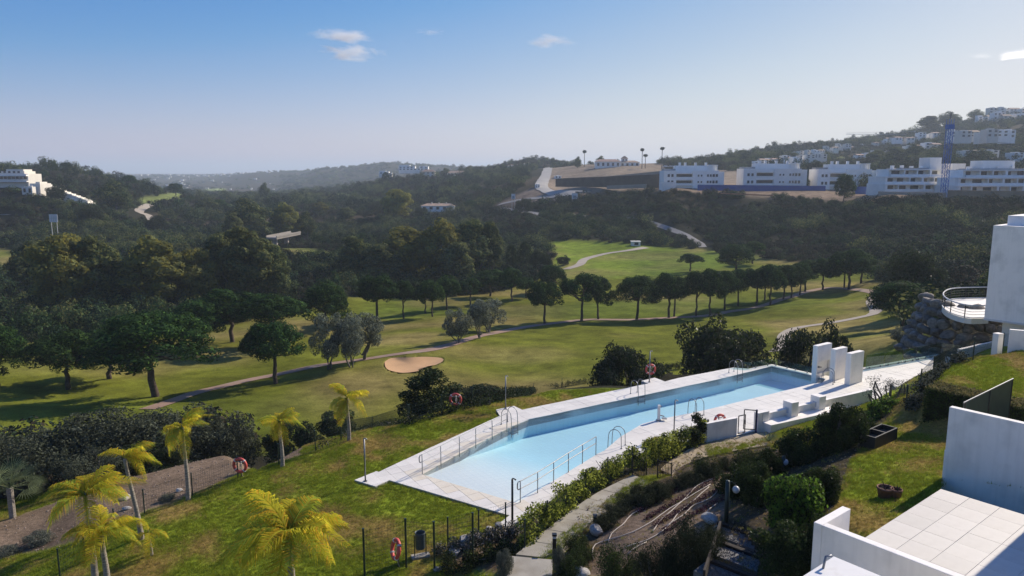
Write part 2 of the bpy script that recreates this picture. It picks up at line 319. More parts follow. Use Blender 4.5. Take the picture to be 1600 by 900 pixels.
# polar survey grid round the terrace
TH = np.concatenate([np.linspace(-100, -42, 30)[:-1], np.linspace(-42, 42, 640), np.linspace(42, 100, 30)[1:]]) * math.pi / 180
RA = [7.0]
while RA[-1] < 62: RA.append(RA[-1] + (.22 if RA[-1] < 45 else .35))
while RA[-1] < 15000: RA.append(RA[-1] * (1.0105 if RA[-1] < 600 else 1.02))
RA = np.array(RA); LR = np.log(RA)
cth = np.arctan2(ctl[:, 0], ctl[:, 1]); clr = np.log(np.hypot(ctl[:, 0], ctl[:, 1]))
extra = []
for a in (-120, 120):
    for r, z in ((5, 0), (30, 0), (100, -5), (1000, 0), (16000, -10)): extra.append((R(a), math.log(r), z))
for a in range(-120, 121, 20): extra.append((R(a), math.log(17000), -12)); extra.append((R(a), math.log(4), 0))
ex = np.array(extra)
pt = np.concatenate([np.stack([cth, clr], 1), ex[:, :2]]); pz = np.concatenate([ctl[:, 2], ex[:, 2]])
key = np.round(pt, 4); _, ui = np.unique(key, axis=0, return_index=True); pt = pt[ui]; pz = pz[ui]
# regular log-polar raster for interpolation
gth = np.linspace(R(-110), R(110), 1500); glr = np.linspace(math.log(5), math.log(16000), 1100)
dv, de, df, vo, *_ = mgeo.delaunay_2d_cdt([Vector((a * 2.2, b)) for a, b in pt], [], [], 0, 1e-6)
H = np.full((len(glr), len(gth)), np.nan)
zz = np.array([pz[o[0]] if o else 0 for o in vo]); dvv = np.array([tuple(v) for v in dv]); dvv[:, 0] /= 2.2
dth = gth[1] - gth[0]; dlr = glr[1] - glr[0]
for f in df:
    A, B, C = dvv[list(f)]; i0, i1 = int((min(A[0], B[0], C[0]) - gth[0]) / dth), int((max(A[0], B[0], C[0]) - gth[0]) / dth) + 2
    j0, j1 = int((min(A[1], B[1], C[1]) - glr[0]) / dlr), int((max(A[1], B[1], C[1]) - glr[0]) / dlr) + 2
    i0 = max(i0, 0); j0 = max(j0, 0); i1 = min(i1, len(gth)); j1 = min(j1, len(glr))
    if i0 >= i1 or j0 >= j1: continue
    X, Y = np.meshgrid(gth[i0:i1], glr[j0:j1]); den = (B[1] - C[1]) * (A[0] - C[0]) + (C[0] - B[0]) * (A[1] - C[1])
    if abs(den) < 1e-12: continue
    w0 = ((B[1] - C[1]) * (X - C[0]) + (C[0] - B[0]) * (Y - C[1])) / den; w1 = ((C[1] - A[1]) * (X - C[0]) + (A[0] - C[0]) * (Y - C[1])) / den; w2 = 1 - w0 - w1
    ok = (w0 > -1e-6) & (w1 > -1e-6) & (w2 > -1e-6); z = w0 * zz[f[0]] + w1 * zz[f[1]] + w2 * zz[f[2]]
    sub = H[j0:j1, i0:i1]; sub[ok] = z[ok]
H = np.where(np.isnan(H), 0, H)
def blur(a, k):
    for ax in (0, 1):
        p = np.pad(a, [(k, k) if i == ax else (0, 0) for i in (0, 1)], mode='edge'); c = np.cumsum(p, ax); c = np.insert(c, 0, 0, ax)
        a = (np.take(c, range(2 * k + 1, c.shape[ax]), ax) - np.take(c, range(0, c.shape[ax] - 2 * k - 1), ax)) / (2 * k + 1)
    return a
Hs = blur(blur(H, 4), 4); Hn = blur(H, 2)
wfar = np.clip((glr - math.log(50)) / .35, 0, 1)[:, None]
H = Hn * (1 - wfar) + Hs * wfar
# gentle natural relief
def fnoise(x, y, s, seed):
    g = np.random.default_rng(seed).random((64, 64)); fx = (x / s) % 64; fy = (y / s) % 64
    i = np.floor(fx).astype(int); j = np.floor(fy).astype(int); a = fx - i; b = fy - j; a = a * a * (3 - 2 * a); b = b * b * (3 - 2 * b)
    i %= 64; j %= 64; i2 = (i + 1) % 64; j2 = (j + 1) % 64
    return g[i, j] * (1 - a) * (1 - b) + g[i2, j] * a * (1 - b) + g[i, j2] * (1 - a) * b + g[i2, j2] * a * b
GX = np.exp(glr)[:, None] * np.sin(gth)[None]; GY = np.exp(glr)[:, None] * np.cos(gth)[None]; GR = np.exp(glr)[:, None]
rel = (fnoise(GX, GY, 35, 1) - .5) * 2 + (fnoise(GX, GY, 110, 2) - .5) * 5
H += rel * np.clip((GR - 420) / 250, 0, 1) * np.clip(1.3 - GR / 3000, .3, 1) + (fnoise(GX, GY, 14, 3) - .5) * .9 * np.clip((GR - 62) / 20, 0, 1) * np.clip((900 - GR) / 300, 0, 1)
def gz0(x, y):
    x = np.asarray(x, float); y = np.asarray(y, float)
    th = (np.arctan2(x, y) - gth[0]) / dth; lr = (np.log(np.hypot(x, y)) - glr[0]) / dlr
    i = np.clip(th.astype(int), 0, len(gth) - 2); j = np.clip(lr.astype(int), 0, len(glr) - 2); a = np.clip(th - i, 0, 1); b = np.clip(lr - j, 0, 1)
    return H[j, i] * (1 - a) * (1 - b) + H[j, i + 1] * a * (1 - b) + H[j + 1, i] * (1 - a) * b + H[j + 1, i + 1] * a * b
def gz(x, y): return float(gz0(x, y))
TS = np.exp(np.linspace(math.log(7), math.log(14000), 6000))
def G(px, py, rmin=0):
    d = ray(px, py); hd = math.hypot(d[0], d[1]); t = TS / hd
    x = d[0] * t; y = d[1] * t; z = CH + d[2] * t; g = gz0(x, y); ok = np.nonzero((z < g) & (TS > rmin))[0]
    if len(ok) == 0: return None
    k = ok[0]; return Vector((x[k], y[k], g[k]))
# bunker hollow
bk = G(640, 571); BUNK = [G(a, b) for a, b in ((601,566),(612,560),(640,559),(668,558),(690,560),(692,565),(680,571),(668,573),(655,580),(630,583),(608,579),(602,573))]
bp = [(p.x, p.y) for p in BUNK]
# ---- zones, per ground vertex: real surface colours
DECK = [N(*a) for a in [(554,750),(587,760),(608,750),(796,805),(778,819),(800,826),(822,814),(884,770),(940,736),(974,726),(996,717),(1014,701),(1002,697),(1023,682),(1042,687),(1062,690),(1104,690),(1151,680),(1190,671),
        (1204,673),(1292,652),(1360,630),(1429,588),(1495,563),(1504,561),(1471,555.5),(1348,578),(1300,588),(1268,583),(1206,569),(1170,576),(1146,574),(1060,590.5),(1039,596),(1023,590),(1002,595),(1013.5,599),
        (816,640),(803,634),(775,640),(781,649.5),(671,700),(592,737),(588,736)]]
POOL = [N(*a) for a in [(659,741),(733,700),(800,666),(826,655),(1120,593),(1206,572),(1268,586),(1290,592),(1286,597),(1268,600),(1100,641),(1026,656),(1004,662),(970,682),(944,704),(932,710),(808,786)]]
T, Rr = np.meshgrid(TH, RA); X = Rr * np.sin(T); Y = Rr * np.cos(T); Z = gz0(X, Y)
PX, PY = proj(X, Y, Z)
lawn_c = (.20, .25, .022); golf_c = (.13, .142, .018); scrub_c = (.028, .028, .018); dirt_c = (.20, .145, .10)
CC = np.zeros(X.shape + (3,)); CC[:] = scrub_c
ZONE = np.full(X.shape, 2)       # 0 lawn 1 golf 2 scrub 3 dirt 4 bed
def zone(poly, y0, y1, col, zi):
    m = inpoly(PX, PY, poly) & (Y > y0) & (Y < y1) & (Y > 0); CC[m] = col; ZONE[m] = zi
near = (np.hypot(X, Y) < 44) | ((Y < 50) & (PX > 1100)); CC[near] = lawn_c; ZONE[near] = 0
GOLF = [(-400,555),(0,538),(130,522),(330,508),(470,487),(545,462),(640,466),(700,462),(780,455),(830,440),(868,402),(852,382),(880,374),(1000,380),(1060,392),(1130,388),(1200,402),(1260,412),(1380,425),
        (1400,470),(1450,520),(1450,560),(1300,640),(700,760),(300,800),(-400,900)]
zone(GOLF, 57, 340, golf_c, 1)
zone([(850,376),(1000,380),(1095,388),(1150,398),(1120,425),(1000,432),(900,440),(860,430),(870,400)], 150, 340, (.15, .20, .022), 1)
zone([(-400,383),(0,387),(60,394),(112,402),(112,424),(0,424),(-400,424)], 200, 340, (.15, .165, .035), 1)
zone([(150,379),(228,376),(228,387),(160,392)], 200, 420, (.15, .17, .04), 1)
zone([(438,388),(490,388),(560,403),(520,412),(440,396)], 200, 420, (.14, .16, .04), 1)
zone([(312,318),(372,319),(366,328),(320,328)], 380, 800, (.22, .24, .05), 1)
zone([(200,312),(240,306),(272,300),(300,306),(280,314),(220,318)], 380, 800, (.17, .2, .06), 1)
zone([(508,292),(528,290),(530,300),(560,306),(610,312),(600,318),(560,312),(512,304)], 500, 950, (.2, .24, .06), 1)
zone([(700,318),(718,315),(710,322)], 300, 700, (.2, .2, .05), 1)
zone([(1300,247),(1322,244),(1322,252),(1300,254)], 300, 1200, (.2, .25, .06), 1)
zone([(318,296),(350,294),(352,300),(322,302)], 900, 3000, (.3, .36, .15), 1)
zone([(-400,760),(0,815),(100,780),(200,742),(350,705),(475,694),(470,712),(380,738),(300,772),(226,800),(133,842),(60,862),(0,868),(-400,960)], 14, 46, dirt_c, 3)
zone([(930,872),(900,905),(1000,905),(1110,838),(1140,800),(1145,740),(1100,745),(1040,765),(1000,790),(945,815)], 10, 34, (.15, .11, .08), 4)
zone([(800,905),(690,880),(700,852),(790,826),(815,830),(820,905)], 10, 34, (.12, .085, .05), 4)
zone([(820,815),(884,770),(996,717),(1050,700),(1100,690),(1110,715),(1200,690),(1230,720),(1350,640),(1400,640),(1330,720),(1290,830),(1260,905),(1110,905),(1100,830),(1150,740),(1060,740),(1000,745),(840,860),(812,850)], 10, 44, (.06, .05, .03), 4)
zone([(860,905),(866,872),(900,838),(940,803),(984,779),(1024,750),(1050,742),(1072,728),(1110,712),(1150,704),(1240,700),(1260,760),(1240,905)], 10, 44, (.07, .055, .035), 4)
zone([(930,872),(900,905),(1000,905),(1110,838),(1140,800),(1145,740),(1100,745),(1040,765),(1000,790),(945,815)], 10, 34, (.17, .125, .09), 4)
zone([(850,265),(1040,262),(1190,268),(1190,300),(1040,296),(850,300)], 380, 700, (.24, .19, .14), 3)
zone([(1010,288),(1320,294),(1500,308),(1500,330),(1380,322),(1250,310),(1010,298)], 290, 420, (.22, .16, .11), 3)
zone([(840,290),(880,300),(930,298),(960,306),(850,318),(770,322)], 380, 560, (.17, .13, .1), 3)
zone([(860,255),(1040,255),(1040,268),(860,270)], 500, 800, (.24, .19, .14), 3)
# dead-grass patches on the lawn, worn and pale turf on the course
n1 = fnoise(X, Y, 2.3, 11); n2 = fnoise(X, Y, .8, 12); pat = np.clip((n1 * .55 + n2 * .45 - .47) * 4, 0, 1)
lm = (ZONE == 0)
CC[lm] = CC[lm] * (1 - pat[lm][:, None] * .95) + np.array((.235, .16, .05)) * pat[lm][:, None] * .95
g1 = fnoise(X, Y, 17, 13); g2 = fnoise(X * .5 + Y * .2, Y, 6, 14); pg = np.clip((g1 * .6 + g2 * .4 - .45) * 4, 0, 1); gm = (ZONE == 1) & (Y < 340)
CC[gm] = CC[gm] * (1 - pg[gm][:, None] * .6) + np.array((.19, .14, .06)) * pg[gm][:, None] * .85
g3 = np.clip((fnoise(X, Y, 25, 15) - .5) * 4, 0, 1); CC[gm] = CC[gm] * (1 - g3[gm][:, None] * .5) + np.array((.075, .12, .016)) * g3[gm][:, None] * .5
CC[gm] *= (1 + .07 * np.tanh(3 * np.sin((X[gm] * .45 + Y[gm]) * 2 * math.pi / 11)))[:, None]
sm = ZONE == 2; s1 = np.clip((fnoise(X, Y, 40, 16) - .45) * 3, 0, 1); CC[sm] = CC[sm] * (1 - s1[sm][:, None] * .6) + np.array((.10, .07, .045)) * s1[sm][:, None] * .6
def bl3(a, k): return np.stack([blur(a[..., i], k) for i in range(3)], -1)
CC = bl3(CC, 1)
# sink the ground under the deck and the pool, and under the bunker sand
def inw(poly): return inpoly(X, Y, [(p.x, p.y) if hasattr(p, 'x') else p for p in poly])
C0_, C1_ = N(1470, 764, 4.5), N(1352, 839.5, 4.5); eA_ = (C0_ - C1_); eA_.z = 0; eA_.normalize(); eB_ = Vector((eA_.y, -eA_.x, 0))
md = inw(DECK); Z[md] = np.minimum(Z[md], -.22); 
def segd(poly):
    d = np.full(X.shape, 1e9); bx = (Y > 20) & (Y < 60)
    for i in range(len(poly)):
        a = poly[i]; b_ = poly[(i + 1) % len(poly)]; vx, vy = b_.x - a.x, b_.y - a.y; t = np.clip(((X[bx] - a.x) * vx + (Y[bx] - a.y) * vy) / (vx * vx + vy * vy), 0, 1)
        d[bx] = np.minimum(d[bx], np.hypot(X[bx] - a.x - vx * t, Y[bx] - a.y - vy * t))
    return d
mp_ = inw(POOL) | ((segd(POOL) < .45) & md); Z[mp_] = np.minimum(Z[mp_], -2.6)
WA_ = D(1472, 764, C0_.y + 3.9 * eA_.y); gapq = [C0_ + eA_ * .12, WA_, WA_ + eB_ * 16, C0_ + eB_ * 12 + eA_ * .12]; mg = inw(gapq); Z[mg] = np.minimum(Z[mg], 2.0)
nd = np.hypot(X, Y) < 60
mpa = inpoly(PX, PY, [(786, 925), (792, 862), (815, 858), (840, 836), (915, 778), (955, 755), (990, 738), (1024, 751), (984, 781), (945, 806), (905, 841), (872, 872), (866, 930)]) & nd & (Z > .2); Z[mpa] = np.minimum(Z[mpa], .42)
mpb = inpoly(PX, PY, [(1026, 735), (1060, 708), (1096, 692), (1151, 681), (1206, 672), (1220, 694), (1146, 708), (1108, 715), (1070, 730), (1052, 746)]) & nd; Z[mpb] = np.minimum(Z[mpb], -.12)
mst = inpoly(PX, PY, [(1090, 905), (1108, 812), (1130, 806), (1190, 838), (1180, 920)]) & nd; Z[mst] = np.minimum(Z[mst], 1.75)
mb = inpoly(X, Y, bp); Z[mb] -= 1.0
nr, nt = X.shape; V = np.stack([X, Y, Z], -1).reshape(-1, 3)
idx = np.arange(nr * nt).reshape(nr, nt); Q = np.stack([idx[:-1, :-1], idx[:-1, 1:], idx[1:, 1:], idx[1:, :-1]], -1).reshape(-1, 4)
gm_ = bpy.data.materials.new('ground_surface'); gm_.use_nodes = True; n, l = nodes(gm_); b = n['Principled BSDF']
at = n.new('ShaderNodeAttribute'); at.attribute_name = 'albedo'; tc = n.new('ShaderNodeTexCoord')
def nz(s, d=6, rg=.6):
    q = n.new('ShaderNodeTexNoise'); q.inputs['Scale'].default_value = s; q.inputs['Detail'].default_value = d; q.inputs['Roughness'].default_value = rg; l.new(tc.outputs['Object'], q.inputs['Vector']); return q
def mul(cin, noise, lo, hi):
    mr = n.new('ShaderNodeMapRange'); mr.inputs[1].default_value = .3; mr.inputs[2].default_value = .7; mr.inputs[3].default_value = lo; mr.inputs[4].default_value = hi; l.new(noise.outputs[0], mr.inputs[0])
    vm = n.new('ShaderNodeVectorMath'); vm.operation = 'MULTIPLY'; l.new(cin, vm.inputs[0]); l.new(mr.outputs[0], vm.inputs[1]); return vm.outputs[0]
c = mul(at.outputs['Color'], nz(6, 8, .75), .45, 1.55); c = mul(c, nz(.3, 8, .7), .55, 1.45); c = mul(c, nz(.035, 6), .7, 1.3)
l.new(c, b.inputs['Base Color']); b.inputs['Roughness'].default_value = .95; b.inputs['Specular IOR Level'].default_value = .02
bpn = n.new('ShaderNodeBump'); bpn.inputs['Strength'].default_value = .7; bpn.inputs['Distance'].default_value = .06; l.new(nz(9, 8, .8).outputs[0], bpn.inputs['Height']); l.new(bpn.outputs[0], b.inputs['Normal'])
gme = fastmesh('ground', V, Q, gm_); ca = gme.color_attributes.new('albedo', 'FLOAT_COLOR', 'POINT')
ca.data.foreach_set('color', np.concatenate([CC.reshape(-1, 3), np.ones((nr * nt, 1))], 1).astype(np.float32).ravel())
gme.polygons.foreach_set('use_smooth', np.ones(len(Q), bool)); ground = bpy.data.objects.new('ground', gme); link(ground); tag(ground, 'grassy valley, lawns and scrub hills around the pool', kind='structure')
def zone_at(x, y):
    th = np.arctan2(x, y); lr = np.hypot(x, y); i = np.clip(np.searchsorted(TH, th), 0, len(TH) - 1); j = np.clip(np.searchsorted(RA, lr), 0, len(RA) - 1); return ZONE[j, i]

def catmull(pts, step):
    pts = [Vector(p) for p in pts]; out = []
    for i in range(len(pts) - 1):
        p0 = pts[max(i - 1, 0)]; p1 = pts[i]; p2 = pts[i + 1]; p3 = pts[min(i + 2, len(pts) - 1)]; k = max(2, int((p2 - p1).length / step))
        for j in range(k):
            t = j / k; out.append(.5 * ((2 * p1) + (p2 - p0) * t + (2 * p0 - 5 * p1 + 4 * p2 - p3) * t * t + (3 * p1 - 3 * p2 + p3 - p0) * t ** 3))
    out.append(pts[-1]); return out
def ribbon(name, label, pts, width, mat, off=.05, step=1.5, kind='structure', rmin=0, nx=4):
    P = [G(*p, rmin=rmin) for p in pts]; P = [p for p in P if p is not None]; C_ = catmull([Vector((p.x, p.y, 0)) for p in P], step); vs = []; fs = []
    for i, p in enumerate(C_):
        d = (C_[min(i + 1, len(C_) - 1)] - C_[max(i - 1, 0)]).normalized(); nn = Vector((-d.y, d.x, 0))
        for k in range(nx + 1):
            q = p + nn * width * (k / nx - .5 + random.uniform(-.02, .02)); vs.append((q.x, q.y, gz(q.x, q.y) + off))
    for i in range(len(C_) - 1):
        for k in range(nx): a = i * (nx + 1) + k; fs.append((a, a + 1, a + nx + 2, a + nx + 1))
    m = MB(); m.quadmesh(vs, fs); o = m.build(name, mat); return tag(o, label, kind=kind)
ribbon('cart_path', 'rust and cream golf cart path crossing the course', [(230,640),(300,616),(345,605),(400,592),(455,581),(520,568),(560,563),(600,557),(650,550),(700,540),(760,523),(800,515),(860,506),(915,500),(985,500),(1045,497),(1100,494),(1140,487),(1180,481),(1215,470),(1240,463),(1265,455),(1300,450),(1340,453),(1372,459)], 1.9, path_rust, .06)
ribbon('cart_path', 'pale winding golf path near the right pines', [(1372,459),(1362,470),(1368,488),(1340,497),(1290,506),(1245,513),(1225,525),(1228,535),(1212,550)], 2.0, path_pale, .07)
ribbon('cart_path', 'pale path curving over the far fairway', [(885,421),(905,414),(915,405),(945,397),(985,391),(1010,387)], 3.0, path_pale, .08)
ribbon('hillside_track', 'curved track with railing climbing the dark scrub hill', [(1098,387),(1092,380),(1075,370),(1050,360),(1020,350),(985,343),(930,340),(860,337)], 3.0, asphalt, .2)
ribbon('hillside_track', 'thin road running below the clubhouse', [(850,338),(800,330),(770,328),(720,333),(680,341),(620,345)], 4, asphalt, .3)
ribbon('valley_path', 'pale dirt path winding on the left hill', [(240,348),(232,337),(218,332),(222,326),(235,320)], 5, path_pale, .25)
ribbon('valley_road', 'pale road bending down the hillside towards the roundabout', [(858,262),(852,276),(846,290),(856,299),(880,303),(905,302)], 9, M('pale_road', (.34, .32, .29), .9, .1, .1), .35, 4)
ribbon('valley_road', 'pale road leading left from the bend', [(880,304),(850,309),(815,313),(780,320)], 7, asphalt, .35, 4)
# bunker surface as a small dished sheet
bc = Vector((sum(p[0] for p in bp) / len(bp), sum(p[1] for p in bp) / len(bp))); cl = catmull([Vector((*p, 0)) for p in bp + bp[:1]], .6)
vs = [(bc.x, bc.y, gz(bc.x, bc.y) - .40)]; K = 6
for k in range(1, K + 1):
    for p in cl[:-1]:
        q = bc.lerp(Vector((p.x, p.y)), k / K); z = gz(q.x, q.y) - .44 * (1 - (k / K) ** 3) + .04; vs.append((q.x, q.y, z))
n_ = len(cl) - 1; fs = [(0, 1 + i, 1 + (i + 1) % n_) for i in range(n_)]
for k in range(K - 1):
    for i in range(n_): a = 1 + k * n_ + i; b2 = 1 + k * n_ + (i + 1) % n_; fs.append((a, a + n_, b2 + n_, b2))
m = MB(); m.quadmesh(vs, fs); tag(m.build('bunker_sand', sand_m, smooth=True), 'orange sand bunker on the golf course mound', kind='structure')
# ================================================================ POOL
AX = R(31.5); E1 = Vector((math.cos(AX), math.sin(AX))); E2 = Vector((-math.sin(AX), math.cos(AX)))
def cdt_fill(loops, step=None, ang=0, bounds=None, inside=None):
    """triangulate the area between closed loops (and a grid), keep triangles whose middle passes inside()"""
    pts = []; ed = []
    for lp in loops:
        b = len(pts); pts += [Vector((p[0], p[1])) for p in lp]; ed += [(b + i, b + (i + 1) % len(lp)) for i in range(len(lp))]
    if step:
        xs = [p[0] for p in pts]; ys = [p[1] for p in pts]
        x = min(xs) + step / 2
        while x < max(xs):
            y = min(ys) + step / 2
            while y < max(ys): pts.append(Vector((x, y))); y += step
            x += step
    v, e, f, *_ = mgeo.delaunay_2d_cdt(pts, ed, [], 0, 1e-5)
    keep = []
    for t in f:
        c = sum((v[i] for i in t), Vector((0, 0))) / len(t)
        if inside(c.x, c.y): keep.append(tuple(t))
    return v, keep
def in1(poly, x, y): return bool(inpoly(np.array([x]), np.array([y]), [(p[0], p[1]) for p in poly])[0])
def solid(m, v, tris, z1, z0):
    """top faces + skirts + bottom from flat triangles"""
    f1 = z1 if callable(z1) else (lambda x, y: z1); f0 = z0 if callable(z0) else (lambda x, y: z0)
    used = sorted({i for t in tris for i in t}); mp = {a: k for k, a in enumerate(used)}; n = len(used)
    vs = [(v[a].x, v[a].y, f1(v[a].x, v[a].y)) for a in used] + [(v[a].x, v[a].y, f0(v[a].x, v[a].y)) for a in used]; fs = []; cnt = {}
    for t in tris:
        t = tuple(mp[i] for i in t); p = [Vector(vs[i][:2]) for i in t[:3]]
        if (p[1] - p[0]).cross(p[2] - p[0]) < 0: t = t[::-1]
        fs.append(t)
        for i in range(len(t)): cnt[(t[i], t[(i + 1) % len(t)])] = 1
    for (a, b) in cnt:
        if (b, a) not in cnt: fs.append((a, a + n, b + n, b))
    m.quadmesh(vs, fs)
dk = [(p.x, p.y) for p in DECK]; pl = [(p.x, p.y) for p in POOL]
ins = lambda x, y: in1(dk, x, y) and not in1(pl, x, y)
v, tr = cdt_fill([dk, pl], None, inside=ins); m = MB(); solid(m, v, tr, -.035, -.4)
deck = m.build('pool_deck', M('deck_slab', (.42, .40, .37), .9, .1, 2)); tag(deck, 'white stone terrace around the swimming pool', kind='structure')
# stone tiles, each a piece
TS_ = .6; tiles = []; full = None; cam2 = Vector((0, 0))
def edge_d(x, y, poly, rng_):
    p = Vector((x, y)); best = 9
    for i in rng_:
        a = Vector(poly[i]); b = Vector(poly[(i + 1) % len(poly)]); ab = b - a; t = max(0, min(1, (p - a).dot(ab) / ab.length_squared)); best = min(best, (p - a - ab * t).length)
    return best
o0 = Vector(dk[3])
us = [(Vector(p) - o0).dot(E1) for p in dk]; ws = [(Vector(p) - o0).dot(E2) for p in dk]
cand = []
for i in range(int(min(us) / TS_) - 1, int(max(us) / TS_) + 2):
    for j in range(int(min(ws) / TS_) - 1, int(max(ws) / TS_) + 2):
        g = .004; cs = [o0 + E1 * (i * TS_ + a) + E2 * (j * TS_ + b) for a, b in ((g, g), (TS_ - g, g), (TS_ - g, TS_ - g), (g, TS_ - g))]
        c = sum(cs, Vector((0, 0))) / 4
        sm_ = [c + (q - c) * k for q in cs for k in (1, .5)] + [c]
        k = sum(ins(q.x, q.y) for q in sm_)
        if k == 0: continue
        cut = any(((Vector(p) - c).length < .45) for p in dk + pl) or k < len(sm_)
        cand.append((c.length, c, cs, cut))
cand.sort(key=lambda a: a[0]); rest = MB(); fq = {}
for n_, (d_, c, cs, cut) in enumerate(cand):
    bei = edge_d(c.x, c.y, pl, [len(pl) - 1, 0, 1]) < .55
    mt = beige_band if bei else stone_deck; zt = -.001 + .004 * math.sin(c.x * 91 + c.y * 57)
    if not cut and n_ < 300:
        if mt.name not in fq:
            m = MB(); h = TS_ / 2 - .004; m.box(-h, h, -h, h, -.03, 0); fq[mt.name] = m.mesh('tile', mt)
        o = bpy.data.objects.new('tile', fq[mt.name]); link(o, deck); o.location = (c.x, c.y, zt); o.rotation_euler.z = AX; continue
    if not cut: v = cs; tr = [(0, 1, 2, 3)]
    else:
        q_ = [tuple(q) for q in cs]
        near_d = [dk, pl]; v, tr = cdt_fill([q_] + near_d, None, inside=lambda x, y: in1(q_, x, y) and ins(x, y))
        tr = [t for t in tr if abs((v[t[1]] - v[t[0]]).cross(v[t[2]] - v[t[0]])) > 1e-5]
    if not tr: continue
    if n_ < 300:
        m = MB(); solid(m, v, tr, zt, -.03); m.build('tile', mt, deck)
    else: solid(rest, v, tr, zt, -.03)
tag(rest.build('far_tiles', stone_deck, deck), kind='stuff')
# basin
near_a, near_b = Vector(pl[0]), Vector(pl[-1]); nn = (near_b - near_a).normalized(); nn = Vector((-nn.y, nn.x)); nn = nn if nn.dot(E1) > 0 else -nn
def pz_(x, y):
    d = (Vector((x, y)) - near_a).dot(nn); t = max(0, min(1, d / 8.5)); return -.16 - .8 * (t * t * (3 - 2 * t))
v, tr = cdt_fill([pl], .8, inside=lambda x, y: in1(pl, x, y)); m = MB()
used = [(q.x, q.y, pz_(q.x, q.y)) for q in v]; m.quadmesh(used, [t if (v[t[1]] - v[t[0]]).cross(v[t[2]] - v[t[0]]) > 0 else t[::-1] for t in tr])
basin = thing('swimming_pool', 'long angular turquoise swimming pool set in white stone', 'swimming pool', (near_a.x, near_a.y, 0))
pf = m.build('pool_floor', pool_floor_m, basin, smooth=True, loc=(-near_a.x, -near_a.y, 0))
n, l = nodes(pool_floor_m)   # pale plaster in the shallow end turning to blue mosaic in the deep part
b = n['Principled BSDF']; src = b.inputs['Base Color'].links[0].from_socket; geo = n.new('ShaderNodeNewGeometry'); sx = n.new('ShaderNodeSeparateXYZ'); l.new(geo.outputs['Position'], sx.inputs[0])
mr = n.new('ShaderNodeMapRange'); mr.inputs[1].default_value = -.75; mr.inputs[2].default_value = -.2; l.new(sx.outputs[2], mr.inputs[0]); mx = n.new('ShaderNodeMix'); mx.data_type = 'RGBA'
l.new(mr.outputs[0], mx.inputs[0]); l.new(src, mx.inputs[6]); mx.inputs[7].default_value = (.72, .75, .72, 1); bk2 = n.new('ShaderNodeTexBrick'); bk2.offset = 0; bk2.inputs['Scale'].default_value = 1; bk2.inputs['Brick Width'].default_value = .3; bk2.inputs['Row Height'].default_value = .3; bk2.inputs['Mortar Size'].default_value = .018; bk2.inputs['Color1'].default_value = (1, 1, 1, 1); bk2.inputs['Color2'].default_value = (.965, .975, .98, 1); bk2.inputs['Mortar'].default_value = (.90, .92, .93, 1)
rt2 = n.new('ShaderNodeMapping'); rt2.inputs['Rotation'].default_value = (0, 0, -AX); l.new(geo.outputs['Position'], rt2.inputs[0]); l.new(rt2.outputs[0], bk2.inputs['Vector']); mm = n.new('ShaderNodeMix'); mm.data_type = 'RGBA'; mm.blend_type = 'MULTIPLY'; mm.inputs[0].default_value = 1; l.new(mx.outputs[2], mm.inputs[6]); l.new(bk2.outputs[0], mm.inputs[7]); l.new(mm.outputs[2], b.inputs['Base Color'])
m = MB()
P_ = [Vector(p) for p in pl]
for i in range(len(P_)):
    a, b_ = P_[i], P_[(i + 1) % len(P_)]; k = max(1, int((b_ - a).length / 1))
    for j in range(k):
        p, q = a.lerp(b_, j / k), a.lerp(b_, (j + 1) / k); m.quadmesh([(p.x, p.y, pz_(p.x, p.y) - .02), (q.x, q.y, pz_(q.x, q.y) - .02), (q.x, q.y, -.031), (p.x, p.y, -.031)], [(0, 1, 2, 3)])
m.build('pool_wall', pool_floor_m, basin, loc=(-near_a.x, -near_a.y, 0))
v, tr = cdt_fill([pl], None, inside=lambda x, y: in1(pl, x, y)); m = MB(); m.quadmesh([(q.x, q.y, -.07) for q in v], [t if (v[t[1]] - v[t[0]]).cross(v[t[2]] - v[t[0]]) > 0 else t[::-1] for t in tr])
wat = m.build('pool_water', water_m); tag(wat, 'calm pale blue pool water', kind='structure')
n, l = nodes(water_m)
nt_ = n.new('ShaderNodeTexNoise'); nt_.inputs['Scale'].default_value = 3.0; nt_.inputs['Detail'].default_value = 3; tc = n.new('ShaderNodeTexCoord'); l.new(tc.outputs['Object'], nt_.inputs['Vector'])
bp_ = n.new('ShaderNodeBump'); bp_.inputs['Strength'].default_value = .35; bp_.inputs['Distance'].default_value = .05; l.new(nt_.outputs[0], bp_.inputs['Height'])
for q in n:
    if q.type in ('BSDF_GLOSSY', 'FRESNEL'): l.new(bp_.outputs[0], q.inputs['Normal'])

